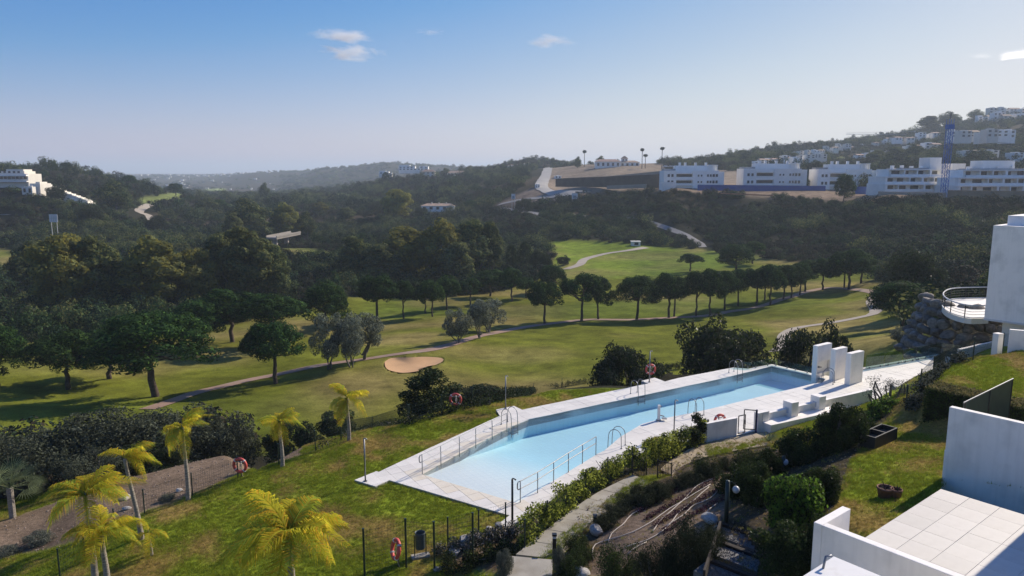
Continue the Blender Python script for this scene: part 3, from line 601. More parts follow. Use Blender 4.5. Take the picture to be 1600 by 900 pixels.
def flat(v): return Vector((v[0], v[1], 0))
def edge_dir(px, py):
    """direction of the nearest pool edge and the outward normal"""
    p = N(px, py); best = (99, None, None)
    for i in range(len(P_)):
        a, b_ = P_[i], P_[(i + 1) % len(P_)]; ab = b_ - a; q = Vector((p.x, p.y)); t = max(0, min(1, (q - a).dot(ab) / ab.length_squared)); c = a + ab * t
        if (q - c).length < best[0]: best = ((q - c).length, c, ab.normalized())
    c, d = best[1], best[2]; o = Vector((-d.y, d.x))
    if in1(pl, c.x + o.x * .2, c.y + o.y * .2): o = -o
    return c, d, o
def ladder(px, py, label):
    c, d, o = edge_dir(px, py); t = thing('pool_ladder', label, 'pool ladder', (c.x, c.y, 0), math.atan2(d.y, d.x), 'steel ladders round the pool')
    s = 1 if Vector((-d.y, d.x)).dot(o) > 0 else -1
    for x in (-.26, .26):
        pts = [(x, s * .62, 0), (x, s * .60, .45)] + [(x, s * (.28 + .32 * math.cos(a)), .55 + .34 * math.sin(a)) for a in [k * math.pi / 8 for k in range(0, 9)]] + [(x, s * -.06, .3), (x, s * -.08, -.55)]
        m = MB(); m.tube(pts, .018, 8); m.build('handrail', steel, t, smooth=True)
        m = MB(); m.tube([(x, s * .62, 0), (x, s * .62, .02)], .05, 10); m.build('flange', steel, t)
    for z in (-.2, -.42):
        m = MB(); m.box(-.25, .25, s * -.13, s * -.04, z, z + .03); m.build('tread', steel, t)
ladder(799, 664, 'steel pool ladder beside the long left handrail'); ladder(988, 613, 'steel pool ladder on the lawn side near the lifebuoy pole')
ladder(1153, 584, 'steel pool ladder at the far corner by the glass'); ladder(957, 695, 'steel pool ladder at the end of the right handrail')
ladder(1080, 644, 'steel pool ladder near the pool lift'); ladder(1287, 597, 'small steel ladder tucked beside the white fountain slabs')
def handrail(posts, label):
    B = [N(*p) for p in posts]; t = thing('pool_handrail', label, 'handrail', B[0]); o0_ = B[0]
    for p in B:
        m = MB(); m.tube([(0, 0, -.1), (0, 0, .88)], .02, 8); m.build('post', steel, t, smooth=True, loc=p - o0_)
    d = (B[1] - B[0]).normalized() * .14
    for z in (.9, .58):
        pts = [B[0] - d + Vector((0, 0, z))] + [p + Vector((0, 0, z)) for p in B] ; m = MB(); m.tube([q - o0_ for q in pts], .019, 8); m.build('rail', steel, t, smooth=True)
    m = MB(); m.tube([B[0] - d + Vector((0, 0, .9)) - o0_, B[0] - d * 1.35 + Vector((0, 0, .82)) - o0_, B[0] - d * 1.35 + Vector((0, 0, .66)) - o0_, B[0] - d + Vector((0, 0, .58)) - o0_], .024, 8); m.build('end_loop', steel, t, smooth=True)
handrail([(660, 741), (689, 726), (718, 710.5), (743.5, 697), (769, 683.5), (792, 672)], 'two bar steel handrail along the left pool edge')
handrail([(813, 785), (840, 770), (865, 753.5), (888, 738), (910, 724), (931, 711)], 'two bar steel handrail along the right pool edge')
def shower(px, py, pt, label, z=0, mat=steel, cat='shower pole', name='shower_pole', r=.035):
    p = N(px, py, z); h = zat(pt, p.y) - z; t = thing(name, label, cat, p, 0, 'poles round the pool')
    m = MB(); m.tube([(0, 0, 0), (0, 0, h)], [r, r * .9], 10); m.build('pole', mat, t, smooth=True)
    m = MB(); m.tube([(0, 0, 0), (0, 0, .02)], r * 2.4, 12); m.build('base_plate', mat, t)
    m = MB(); m.tube([(0, 0, h - .02), (.0, 0, h + .03), (.06, -.03, h + .04), (.13, -.06, h)], [.03, .025, .022, .035], 8); m.build('shower_head', mat, t, smooth=True)
shower(571, 752, 686, 'slim steel shower pole on the near left deck corner')
shower(790, 638, 588, 'slim steel shower pole on the deck spur by the fence')
shower(1014.5, 597, 549, 'pale shower pole beside the far lifebuoy')
shower(1053, 678, 626, 'slim shower pole between pool lift and climbing hedge')
shower(800.5, 829, 749, 'tall dark pole at the near deck corner by the rocks', .0, black_metal, 'pole', 'lamp_pole', .045)
# pool lift
p = N(1029, 657); t = thing('pool_lift', 'white pool lift post with folded seat at the water edge', 'pool lift', p)
m = MB(); m.box(-.07, .07, -.06, .06, 0, .85); m.build('post', white_plastic, t, bevel=.01)
m = MB(); m.box(-.12, .12, -.12, .12, 0, .04); m.build('base_plate', steel, t)
m = MB(); m.bar((.06, 0, .3), (.3, .02, .22), .05); m.box(.18, .42, -.12, .12, .1, .14); m.build('seat', grey_metal, t)
m = MB(); m.bar((0, 0, .8), (.16, .0, .78), .03); m.build('arm', steel, t)
# ---- lifebuoys
def ring_mesh(rad=.3, r=.068, m=None, ang=0):
    m = m or MB(); n1, n2 = 40, 10; b = len(m.v)
    for i in range(n1):
        a = 2 * math.pi * i / n1
        for k in range(n2):
            c = 2 * math.pi * k / n2; q = rad + r * math.cos(c); m.v.append((q * math.cos(a), r * math.sin(c), q * math.sin(a)))
    for i in range(n1):
        for k in range(n2): m.f.append((b + i * n2 + k, b + i * n2 + (k + 1) % n2, b + (i + 1) % n1 * n2 + (k + 1) % n2, b + (i + 1) % n1 * n2 + k)); m.mi.append(0)
    return m
ringmesh = ring_mesh().mesh('ring', red_plastic, True)
def straps(parent, loc=(0, 0, 0), rot=(0, 0, 0)):
    for k in range(4):
        a = math.pi / 4 + k * math.pi / 2; m = MB()
        pts = [((.3 + .074 * math.cos(c)) * math.cos(a), .074 * math.sin(c), (.3 + .074 * math.cos(c)) * math.sin(a)) for c in [j * math.pi / 5 for j in range(11)]]
        for w in (-.012, 0, .012):
            m.tube([(x - w * math.sin(a) * 1.6, y, z + w * math.cos(a) * 1.6) for x, y, z in pts], .008, 5, False)
        m.build('strap', white_plastic, parent)
def lifebuoy(px, py, cy, label, z=None, rz=0, stand=True, tilt=0):
    p = G(px, py) if z is None else N(px, py, z); zc = zat(cy, p.y) - p.z
    t = thing('lifebuoy_stand', label.replace('lifebuoy', 'stand', 1) if 0 else 'post stand carrying the ' + label, 'stand', p, rz) if stand else None
    if stand:
        m = MB(); m.tube([(0, .09, -.2), (0, .09, zc + .22)], .03, 8); m.build('post', steel, t, smooth=True)
        m = MB(); m.bar((-.2, .09, zc + .12), (.2, .09, zc + .12), .03); m.build('bracket', steel, t)
        m = MB(); m.tube([(.05 * math.cos(a) + .04, .0 + .02 * math.sin(a * 3), zc - .02 + .11 * math.sin(a)) for a in [k * .4 for k in range(48)]], .012, 5, False)
        m.tube([(.06, .0, zc - .1), (.08, .02, zc * .5), (.05, .06, .1), (.1, .1, .02)], .012, 5, False); m.build('rope', rope_mat, t)
    r = thing('lifebuoy', label, 'lifebuoy', (p.x, p.y, p.z + zc), rz, 'red lifebuoys round the pool'); r.rotation_euler = (tilt, 0, rz)
    o = bpy.data.objects.new('ring', ringmesh); link(o, r); straps(r)
    return r
lifebuoy(376, 747, 727, 'red lifebuoy with white straps by the dirt strip', rz=R(-12))
lifebuoy(712, 643, 624, 'red lifebuoy in front of the tall dark shrub', rz=R(-5))
lifebuoy(1016, 592, 577, 'red lifebuoy beside the pale shower pole', z=-.12, rz=R(8))
lifebuoy(619, 886, 858, 'faded red lifebuoy seen edge on near the litter bin', rz=R(-62), tilt=R(-14))
lifebuoy(1124, 673, 657, 'red lifebuoy half hidden behind the low white wall', z=0, rz=R(20))
# litter bin
p = G(657, 870); t = thing('litter_bin', 'dark cylindrical litter bin on two posts by the fence', 'litter bin', p, R(20))
m = MB(); n_ = 20
for zz_, rr in ((.32, .16), (.36, .17), (.86, .17), (.9, .18)): m.v += [(rr * math.cos(2 * math.pi * k / n_), rr * math.sin(2 * math.pi * k / n_), zz_) for k in range(n_)]
for j in range(3):
    for k in range(n_): m.f.append((j * n_ + k, j * n_ + (k + 1) % n_, (j + 1) * n_ + (k + 1) % n_, (j + 1) * n_ + k))
m.f.append(tuple(range(n_))[::-1]); m.mi = [0] * len(m.f); o = m.build('bucket', M('bin_metal', (.04, .06, .075), .4, .2, 8), t, smooth=True)
sd = o.modifiers.new('s', 'SOLIDIFY'); sd.thickness = .01
for x in (-.2, .2): m = MB(); m.tube([(x, 0, 0), (x, 0, .82)], .018, 8); m.build('post', black_metal, t)
m = MB(); m.tube([(-.2, 0, .8), (.2, 0, .8)], .012, 6); m.build('hinge_bar', black_metal, t)
m = MB(); m.box(-.32, .32, -.14, .14, -.15, .07); m.build('concrete_foot', concrete, t, bevel=.015)

# ---------------------------------------------------------------- fences
def fence(name, label, pts, h=1.05, z=None, mat=green_metal, wires=True, r=.028, step=(.1, .16), brace=None, kind_cat='fence', group=None):
    B = [(G(*p) if z is None else N(p[0], p[1], z)) for p in pts]; t = thing(name, label, kind_cat, B[0], 0, group); o0_ = B[0]
    pm = None
    for p in B:
        hh = h
        if pm is None:
            m = MB(); m.tube([(0, 0, -.3), (0, 0, hh)], r, 8); m.tube([(0, 0, hh), (0, 0, hh + .02)], r * 1.25, 8); pm = m.mesh('post', mat)
        o = bpy.data.objects.new('post', pm); link(o, t); o.location = p - o0_
    if wires:
        for a, b_ in zip(B[:-1], B[1:]):
            m = MB(); L = (b_ - a).length; k = int(L / step[0]); zz_ = .06
            while zz_ < h: m.bar(a - o0_ + Vector((0, 0, zz_)), b_ - o0_ + Vector((0, 0, zz_)), .005); zz_ += step[1]
            for j in range(1, k): q = a.lerp(b_, j / k) - o0_; m.bar(q + Vector((0, 0, .05)), q + Vector((0, 0, h - .03)), .0035)
            tag(m.build('wire_panel', mat, t), kind='stuff')
    return t, B
fence('wire_fence', 'dark green wire fence between the pool lawn and golf course', [(640, 662), (690, 646), (738, 634), (786, 622), (834, 613), (878, 604), (922, 597), (982, 588), (1042, 579), (1100, 573)])
fence('wire_fence', 'green wire fence running down beside the dirt strip', [(94, 903), (133, 872), (180, 836), (226, 803), (301, 776), (372, 748), (436, 727), (493, 705), (533, 688), (583, 667), (638, 662)])
fence('wire_fence', 'tall dark wire fence around the near lawn corner by the bin', [(570, 905), (635, 888), (679, 893), (739, 879)], 1.75, r=.035)
fence('wire_fence', 'short wire fence stretch behind the litter bin and rocks', [(700, 852), (748, 840), (790, 828)], 1.05)
fence('wire_fence', 'wire fence carrying the climbing plants beside the path', [(820, 862), (855, 831), (884, 805), (915, 779), (949, 757), (987, 738)], 1.15)
fence('wire_fence', 'wire fence under the vines between deck and upper path', [(1008, 728), (1036, 716), (1063, 706), (1098, 692)], 1.15)
t, B = fence('wire_fence', 'dark wire fence edging the raised right hand lawn', [(1415, 641), (1437, 616), (1457, 592), (1474.5, 574), (1520, 563), (1566, 552), (1610, 545)], 1.1)
q = B[3] - B[0]; m = MB(); m.bar(q + Vector((0, 0, .95)), q + Vector((.45, .1, -.1)), .04); m.bar(q + Vector((0, 0, .95)), q + Vector((-.2, -.5, -.1)), .04); m.build('brace', green_metal, t)
# ================================================================ WHITE WALLS, GATE, SLABS, TERRACE
def vwall(a, b_, z0, z1, th, side=1, m=None):
    """upright slab on ground line a-b, thickness to one side"""
    a = flat(a); b_ = flat(b_); d = (b_ - a).normalized(); nn = Vector((-d.y, d.x, 0)) * th * side; m = m or MB.cur
    ps = [a, b_, b_ + nn, a + nn]
    if side < 0: ps = ps[::-1]
    return m.prism([(p.x, p.y) for p in ps], z0, z1)
def ztop(px_py_base, z, pt): p = N(*px_py_base, z); return zat(pt, p.y)
# fountain slabs
sl_ = [((1275, 590), (1297, 584), 541), ((1303, 595), (1321, 590), 546.5), ((1327, 602), (1347, 596.5), 553)]
for i, (a, b_, pt) in enumerate(sl_):
    A, B_ = N(*a), N(*b_); h = zat(pt, A.y); d = (B_ - A).normalized(); L = 1.15
    loc = A; t = thing('fountain_slab', ['tallest white slab, in the water, with a spout niche', 'middle white upright slab of the three by the pool', 'right hand white upright slab standing on the deck'][i], 'wall slab', A, math.atan2(d.y, d.x), 'white upright slabs at the pool end')
    W_ = (B_ - A).length; m = MB()
    if i == 0:
        for x0, x1, z0, z1 in ((0, .12, -1.4, h), (.12, W_, .98, h), (.12, W_, -1.4, .22), (W_ - .04, W_, .22, .98)): m.box(x0, x1, 0, .34, z0, z1 - (.002 if x0 else 0))
        m.box(.12, W_ - .04, .2, .33, .22, .98)
    else: m.box(0, W_, 0, .34, -.02, h)
    m.build('slab', white_wall, t, bevel=.012)
    if i == 0:
        m = MB(); m.box(.14, .46, -.08, .2, .62, .66); m.build('water_spout', steel, t)
# low walls round the gate
A, B_ = N(1104, 690), N(1151, 680.5); h1 = zat(662, A.y)
t = thing('low_wall', 'low white wall left of the pool gate', 'wall', A); m = MB(); vwall(A, B_, -.1, h1, .22); m.build('wall', white_wall, t, bevel=.01, loc=-Vector(A))
A, B_ = N(1184, 673.5), N(1201, 669.5); h2 = zat(646, A.y); t = thing('low_wall', 'short white wall with meter door right of the gate', 'wall', A)
m = MB(); vwall(A, B_, -.1, h2, .3); m.build('wall', white_wall, t, bevel=.01, loc=-Vector(A))
d = (B_ - A).normalized(); nn = Vector((d.y, -d.x, 0)); m = MB(); q0 = A + d * (B_ - A).length * .35; vwall(q0 + nn * .012, q0 + nn * .012 + d * .42, .35, .85, .01, -1); m.build('meter_door', M('meter_door', (.66, .66, .65), .5, .03, 3), t, loc=-Vector(A))
pw = [N(1201, 668), N(1292, 646), N(1330, 637), N(1362, 629)]; t = thing('parapet_wall', 'long white parapet wall along the deck edge', 'wall', pw[0]); m = MB(); hp = zat(641, pw[0].y)
poly = [(p.x, p.y) for p in pw] + [(p.x - .1, p.y + .2) for p in pw[::-1]]; m.prism(poly, -.6, .78); m.build('wall', white_wall, t, loc=-pw[0])
pf_ = [N(1204, 677), N(1262, 664), N(1312, 652)]; d = (pf_[2] - pf_[0]).normalized(); nn = Vector((-d.y, d.x, 0))
t = thing('planter_ledge', 'low white ledge stepping out below the parapet', 'ledge', pf_[0]); m = MB(); poly = [(p.x, p.y) for p in pf_] + [(p.x + nn.x * .72, p.y + nn.y * .72) for p in pf_[::-1]]; m.prism(poly, -.5, .42); m.build('ledge', white_wall, t, bevel=.01, loc=-pf_[0])
for i, (a, pt, w) in enumerate((((1229, 661), 627, .52), ((1272, 650), 618, .52))):
    A = N(*a); h = zat(pt, A.y); t = thing('square_pillar', ['white square pillar nearer the gate', 'white square pillar half hidden by the dark shrub'][i], 'pillar', A + Vector((0, .1, 0)), math.atan2(d.y, d.x), 'square pillars on the parapet')
    m = MB(); m.box(-.12, w - .12, -.42, .16, -.2, h); m.build('shaft', white_wall, t, bevel=.012)
    m = MB(); m.box(-.135, -.121, -.24, -.02, h - .6, h - .3); m.build('niche_plate', M('niche_plate', (.55, .57, .6), .5, .05, 4), t)
# gate
A = N(1152, 680); B_ = N(1181, 674); t = thing('pool_gate', 'black metal pool gate standing open with blue post', 'gate', A); d = (B_ - A).normalized(); nn = Vector((-d.y, d.x, 0))
def frame(m, a, b_, z0, z1, w=.04):
    for p in (a, b_): m.bar(p + Vector((0, 0, z0)), p + Vector((0, 0, z1)), w)
    for z in (z0, z1): m.bar(a + Vector((0, 0, z)), b_ + Vector((0, 0, z)), w)
m = MB(); q1 = d * .48; frame(m, Vector((.03, 0, 0)), q1, .08, 1.0); m.build('leaf_frame', black_metal, t)
m = MB(); e = (B_ - A); frame(m, e - d * .05, e - d * .5 + nn * .35, .1, 1.12); m.build('leaf_frame', black_metal, t)
m = MB(); m.bar(e + Vector((0, 0, -.05)), e + Vector((0, 0, 1.15)), .07); m.build('gate_post', blue_metal, t)
m = MB(); m.bar(q1 + Vector((0, 0, .5)), q1 + Vector((0, 0, .72)), .07, .05); m.build('lock', black_metal, t)
# glass balustrades
def balustrade(label, pts, h, z=0, z_=None, name='glass_balustrade', npan=None, low=.04):
    B = [N(p[0], p[1], z) for p in pts]; t = thing(name, label, 'balustrade', B[0]); o0_ = B[0]
    for a, b_ in zip(B[:-1], B[1:]):
        L = (b_ - a).length; k = max(1, round(L / 1.6))
        for j in range(k):
            p = a.lerp(b_, (j + .02) / k) - o0_; q = a.lerp(b_, (j + .98) / k) - o0_; m = MB(); vwall(p, q, low, h, .014); m.build('glass_panel', glass_m, t)
            for f in (.2, .8):
                s = p.lerp(q, f); m = MB(); m.box(s.x - .03, s.x + .03, s.y - .03, s.y + .03, -.05, .12); m.build('clamp', steel, t)
    return t
balustrade('clear glass balustrade along the outer deck edge', [(1352, 577), (1410, 567), (1470, 556), (1503, 561)], .95)
balustrade('low glass screen around the far pool corner', [(1148, 574), (1174, 576), (1206, 570), (1268, 584)], .42)
# outer kerb of deck under the glass
m = MB(); A, B_ = N(1348, 578), N(1471, 555.5); vwall(A, B_, -.9, .05, .3); tag(m.build('deck_kerb', M('kerb_stone', (.42, .41, .39), .8, .08, 2)), 'grey stone kerb under the glass balustrade', kind='structure')
# ---------------------------------------------------------------- garden path
path = bpy.data.objects.new('garden_path', None); link(path); tag(path, 'concrete garden path climbing past the pool fence', kind='structure')
def strip_slabs(left, right, zf, k, mat, parent, th=.25, gap=.012):
    L = catmull([N(*p, zf(0)) for p in left], .3); Rr_ = catmull([N(*p, zf(0)) for p in right], .3)
    def at_(C_, s):
        ln = [0]
        for a, b_ in zip(C_[:-1], C_[1:]): ln.append(ln[-1] + (b_ - a).length)
        x = s * ln[-1]; i = min(max(np.searchsorted(ln, x) - 1, 0), len(C_) - 2); return C_[i].lerp(C_[i + 1], (x - ln[i]) / max(ln[i + 1] - ln[i], 1e-6))
    for j in range(k):
        ls = [at_(L, (j + gap + f * (1 - 2 * gap)) / k) for f in (0, .33, .67, 1)]; rs = [at_(Rr_, (j + gap + f * (1 - 2 * gap)) / k) for f in (0, .33, .67, 1)]
        poly = [(p.x, p.y) for p in rs] + [(p.x, p.y) for p in ls[::-1]]; m = MB(); z = zf(0) + random.uniform(-.006, .006); m.prism(poly, z - th, z); m.build('slab', mat, parent)
strip_slabs([(806, 866), (840, 838), (915, 781), (955, 758), (989, 742)], [(866, 873), (900, 838), (940, 803), (980, 779), (1020, 752)], lambda t: .6, 8, concrete, path)
strip_slabs([(790, 915), (797, 868)], [(860, 925), (864, 874)], lambda t: .78, 1, concrete, path)
strip_slabs([(1030, 733), (1062, 710), (1096, 694), (1151, 682), (1204, 673)], [(1050, 742), (1068, 727), (1108, 712), (1145, 705), (1215, 692)], lambda t: .01, 7, concrete_wet, path)
for j in range(3):   # steps down
    z = .6 - .15 * (j + 1); A = N(990, 742, .6); B_ = N(1020, 752, .6); d = (B_ - A).normalized(); nn = Vector((-d.y, d.x, 0)); m = MB(); p0 = A + nn * (.3 * j + .01); vwall(p0, p0 + (B_ - A), z - .3, z, .29); m.build('step', concrete, path)
def railing(label, a, b_, z, h=.85, nb=9, slope=0):
    A, B_ = N(*a, z), N(*b_, z); t = thing('step_railing', label, 'railing', A); e = B_ - A; e.z = -slope
    for f in (0, 1): m = MB(); m.bar(e * f + Vector((0, 0, -.1)), e * f + Vector((0, 0, h + .05)), .045); m.build('post', black_metal, t)
    for zz_ in (.12, h): m = MB(); m.bar(Vector((0, 0, zz_)), e + Vector((0, 0, zz_)), .035); m.build('rail', black_metal, t)
    for k in range(1, nb): q = e * (k / nb); m = MB(); m.bar(q + Vector((0, 0, .12)), q + Vector((0, 0, h)), .016); m.build('baluster', black_metal, t)
railing('black step railing on the vine side of the steps', (988, 741), (1010, 737), .6, slope=.5); railing('black step railing on the shrub side of the steps', (1027, 750), (1049, 742), .45, slope=.35)
# bollard lights
for px, py, pt, lb in ((929.5, 816, 804, 'small black bollard beside the ground cover mound'), (866, 862, 834, 'black bollard light above the grey leaved plant')):
    p = N(px, py, .7); h = zat(pt, p.y) - .7; t = thing('bollard_light', lb, 'bollard', p); m = MB(); m.box(-.06, .06, -.06, .06, 0, h * .75); m.build('body', black_metal, t); m = MB(); m.box(-.075, .075, -.075, .075, h * .9, h); m.build('cap', black_metal, t); m = MB(); m.box(-.05, .05, -.05, .05, h * .75, h * .9); m.build('lens', lamp_glass, t)
# globe lamps
def globe_lamp(px, py, pt, gx, gy, label, z):
    p = N(px, py, z); h = zat(pt, p.y) - z; t = thing('garden_lamp', label, 'lamp', p); m = MB(); m.tube([(0, 0, -.2), (0, 0, h)], [.075, .065], 10); m.build('post', green_metal, t, smooth=True)
    q = D(gx, gy, p.y) - p; m = MB(); m.tube([(0, 0, q.z + .22), (q.x * .5, 0, q.z + .26), (q.x, 0, q.z + .14)], .02, 6); m.build('arm', green_metal, t)
    m = MB(); n1 = 10
    for i in range(n1 + 1):
        a = math.pi * i / n1
        for k in range(14): c = 2 * math.pi * k / 14; m.v.append((q.x + .11 * math.sin(a) * math.cos(c), .11 * math.sin(a) * math.sin(c), q.z + .12 * math.cos(a)))
    for i in range(n1):
        for k in range(14): m.f.append((i * 14 + k, i * 14 + (k + 1) % 14, (i + 1) * 14 + (k + 1) % 14, (i + 1) * 14 + k)); m.mi.append(0)
    m.build('globe', lamp_glass, t, smooth=True)
globe_lamp(1134, 822, 751, 1150, 765, 'green lamp post with glass globe beside the planted bed', 2.0)
globe_lamp(1222, 758, 713, 1227, 722, 'garden globe lamp among dark shrubs below the pillars', 1.6)
globe_lamp(1390, 628, 600, 1396, 606, 'small globe lamp by the bright green shrub near the garden fence', 1.3)
# timber steps with gravel
st = thing('timber_steps', 'dark timber sleeper steps filled with grey gravel', 'steps', N(1130, 850, 2.5)); o0_ = Vector(st.location)
dS = Vector((math.cos(R(-44)), math.sin(R(-44)), 0)); gb = MB(); bk_ = Vector((-dS.y, dS.x, 0))
for j, (px, py, z) in enumerate(((1120, 816, 2.15), (1109, 841, 2.45), (1103, 873, 2.75), (1098, 905, 3.05))):
    A = N(px, py, z); B_ = A + dS * 2.3; m = MB(); vwall(A, B_, z - .3, z, .16); m.build('sleeper', wood_dark, st, loc=-o0_, bevel=.01)
    A2 = A - bk_ * .01; m = MB(); vwall(A2, A2 + dS * 2.3, z - .4, z - .08, .62, -1); m.build('tread_bed', gravel_m, st, loc=-o0_)
    for k in range(1100):
        u_, w_ = random.uniform(.05, 2.25), random.uniform(.02, .6); q = A2 + dS * u_ - bk_ * w_; s = random.uniform(.012, .028); rot = random.random() * 3
        vs_ = [(q.x + s * math.cos(rot + a), q.y + s * math.sin(rot + a), z - .085 + zz_) for a, zz_ in ((0, 0), (2.1, 0), (4.2, 0))] + [(q.x, q.y, z - .085 + s * 1.2)]; gb.quadmesh(vs_, [(0, 1, 3), (1, 2, 3), (2, 0, 3)])
tag(gb.build('gravel', gravel_m, st, loc=-o0_), kind='stuff')
A = N(1127, 816, 2.2); B_ = N(1100, 900, 3.0); m = MB(); m.bar(A - o0_, B_ - o0_, .06, .3); m.build('side_board', wood_dark, st)
# ---------------------------------------------------------------- rocks
def rock_mesh(seed, n=3, rough=.25):
    import bmesh
    bm = bmesh.new(); bmesh.ops.create_icosphere(bm, subdivisions=n, radius=1); r_ = np.random.default_rng(seed); dirs = r_.normal(size=(9, 3)); dirs /= np.linalg.norm(dirs, axis=1)[:, None]; cut = r_.uniform(.55, .95, 9)
    for v in bm.verts:
        c = np.array(v.co)
        for d_, k in zip(dirs, cut):
            s = c @ d_
            if s > k: c = c - d_ * (s - k) * .9
        c = c * (1 + rough * .3 * (r_.random() - .5)); v.co = c
    me = bpy.data.meshes.new('rock'); bm.to_mesh(me); bm.free(); return me
rocks = [rock_mesh(s, 3, .12) for s in range(7)]
def rock(px, py, w, h, label, z=None, mat=rock_mat, k=0, group=None):
    p = G(px, py) if z is None else N(px, py, z); sw = w / F * p.length / 2; me = rocks[k % 7].copy(); me.materials.clear(); me.materials.append(mat)
    o = bpy.data.objects.new('garden_rock', me); link(o); hh = h / F * p.length / 2; o.location = p + Vector((0, 0, hh * .75)); o.scale = (sw, sw * .8, hh * 1.15); o.rotation_euler = (0, 0, k * 1.3); tag(o, label, 'rock', group)
for a in [(932, 834, 28, 17, 'pale rounded rock at the edge of the path', None), (1108, 815, 34, 13, 'flat pale rock at the top of the planted bed'), (908, 899, 34, 14, 'flat square stone at the bottom of the picture by the hedge'),
          (726, 853, 32, 18, 'pinkish rock near the short fence'), (746, 846, 20, 14, 'small rock right of the pinkish rock'), (764, 832, 20, 12, 'low grey rock below the deck corner'), (780, 826, 18, 12, 'light rock against the deck corner'),
          (812, 824, 20, 10, 'pinkish flat rock behind the dark pole'), (830, 812, 14, 10, 'round rock at the foot of the climbing hedge'), (684, 892, 16, 8, 'small pale stone at the fence post foot'), (710, 866, 26, 10, 'dark flat rock in the shade below the pinkish rock'),
          (118, 745, 14, 5, 'white flat stone on the upper dirt strip'), (198, 796, 14, 5, 'white flat stone by the left palm'), (280, 768, 12, 5, 'white stone at the foot of the fence'), (195, 780, 20, 7, 'grey slab of stone on the dirt strip')]:
    rock(*a[:5], k=int(a[0]))
# planter box, pots
p = N(1371, 695, 3.1); t = thing('planter_box', 'long charcoal planter box with divided top on the lawn', 'planter', p, R(38)); bx = (-.85, .85, -.3, .3)
for x0, x1, y0, y1 in ((-.85, .85, -.3, -.25), (-.85, .85, .25, .3), (-.85, -.8, -.25, .25), (.8, .85, -.25, .25), (-.03, .03, -.25, .25)): m = MB(); m.box(x0, x1, y0, y1, -.1, .55); m.build('side_panel', planter_m, t)
m = MB(); m.box(-.8, .8, -.25, .25, 0, .36); m.build('soil_fill', soil, t)
def pot(px, py, w, h, label, z):
    p = N(px, py, z); r = w / F * p.length / 2; hh = h / F * p.length * .8; t = thing('flower_pot', label, 'flower pot', p, 0, 'terracotta pots on the lawn'); m = MB(); n_ = 24
    prof = [(r * .72, 0), (r * .92, hh * .8), (r * 1.0, hh * .82), (r * 1.0, hh), (r * .88, hh), (r * .85, hh * .75)]
    for a, z_ in prof: m.v += [(a * math.cos(2 * math.pi * k / n_), a * math.sin(2 * math.pi * k / n_), z_) for k in range(n_)]
    for j in range(len(prof) - 1):
        for k in range(n_): m.f.append((j * n_ + k, j * n_ + (k + 1) % n_, (j + 1) * n_ + (k + 1) % n_, (j + 1) * n_ + k))
    m.mi = [0] * len(m.f); m.build('pot_wall', terracotta, t, smooth=True)
    m = MB(); m.tube([(0, 0, hh * .6), (0, 0, hh * .78)], r * .84, 20); m.build('potting_soil', soil, t)
    m = MB()
    for k in range(14): a = random.random() * 6; m.bar((0, 0, hh * .75), (r * .6 * math.cos(a), r * .6 * math.sin(a), hh * (.9 + random.random() * .5)), .012)
    m.build('dry_stems', wood_dark, t)
pot(1382, 779, 23, 22, 'larger terracotta pot with dry stems on the lawn', 3.6); pot(1399.5, 782, 16, 22, 'smaller terracotta pot tucked beside the larger pot', 3.6)
# ---------------------------------------------------------------- neighbour's terrace
ZT = 4.5; C0 = N(1470, 764, ZT); C1 = N(1352, 839.5, ZT); eA = flat(C0 - C1).normalized(); eB = Vector((eA.y, -eA.x, 0))   # eA away-right, eB to the right-near
t = bpy.data.objects.new('terrace_floor', None); link(t); tag(t, 'tiled terrace of the neighbouring flat', kind='structure')
LA = flat(C0 - C1).length; TL = LA / 6; TW = TL * 1.0
m = MB(); m.prism([((C1 + eA * -3 + eB * -.0).x, (C1 + eA * -3).y), ((C1 + eA * -3 + eB * 9).x, (C1 + eA * -3 + eB * 9).y), ((C0 + eB * 9).x, (C0 + eB * 9).y), (C0.x, C0.y)], 3.2, ZT - .03); m.build('terrace_base', M('terrace_slab', (.36, .34, .31), .9, .1, 2), t)
tm1 = MB(); tm1.box(.004, TL - .004, -TW + .004, -.004, -.028, 0); tm1 = tm1.mesh('tile', terr_tile); tm2 = MB(); tm2.box(.006, TL - .006, -TW + .006, -.006, -.028, 0); tm2 = tm2.mesh('tile', terr_tile2)
for i in range(-4, 6):
    for j in range(0, 9):
        q = C1 + eA * (i * TL) + eB * (j * TW)
        o = bpy.data.objects.new('tile', tm1); link(o, t); o.location = (q.x, q.y, ZT + random.uniform(-.002, .002)); o.rotation_euler.z = math.atan2(eA.y, eA.x)
# low parapet left, with return
def blk(name, label, a, la, lb, z0, z1, mat=white_wall, cat='wall', part='wall', bev=.012):
    t = thing(name, label, cat, flat(a) + Vector((0, 0, z0)), math.atan2(eA.y, eA.x)); m = MB(); m.box(min(0, la), max(0, la), min(0, -lb), max(0, -lb), 0, z1 - z0); m.build(part, mat, t, bevel=bev); return t
ZP = 5.55; K0 = N(1271.5, 815.6, ZP); K1 = N(1314, 789.5, ZP); lr_ = flat(K1 - K0).length
t = thing('terrace_parapet', 'white low parapet wall wrapping the terrace corner', 'wall', flat(K0), math.atan2(eA.y, eA.x)); m = MB(); m.box(0, lr_, -.19, 0, 2.2, ZP); m.build('return_wall', white_wall, t, bevel=.012)
m = MB(); m.box(0, .19, -9, -.192, 2.2, ZP - .002); m.build('front_wall', white_wall, t, bevel=.012)
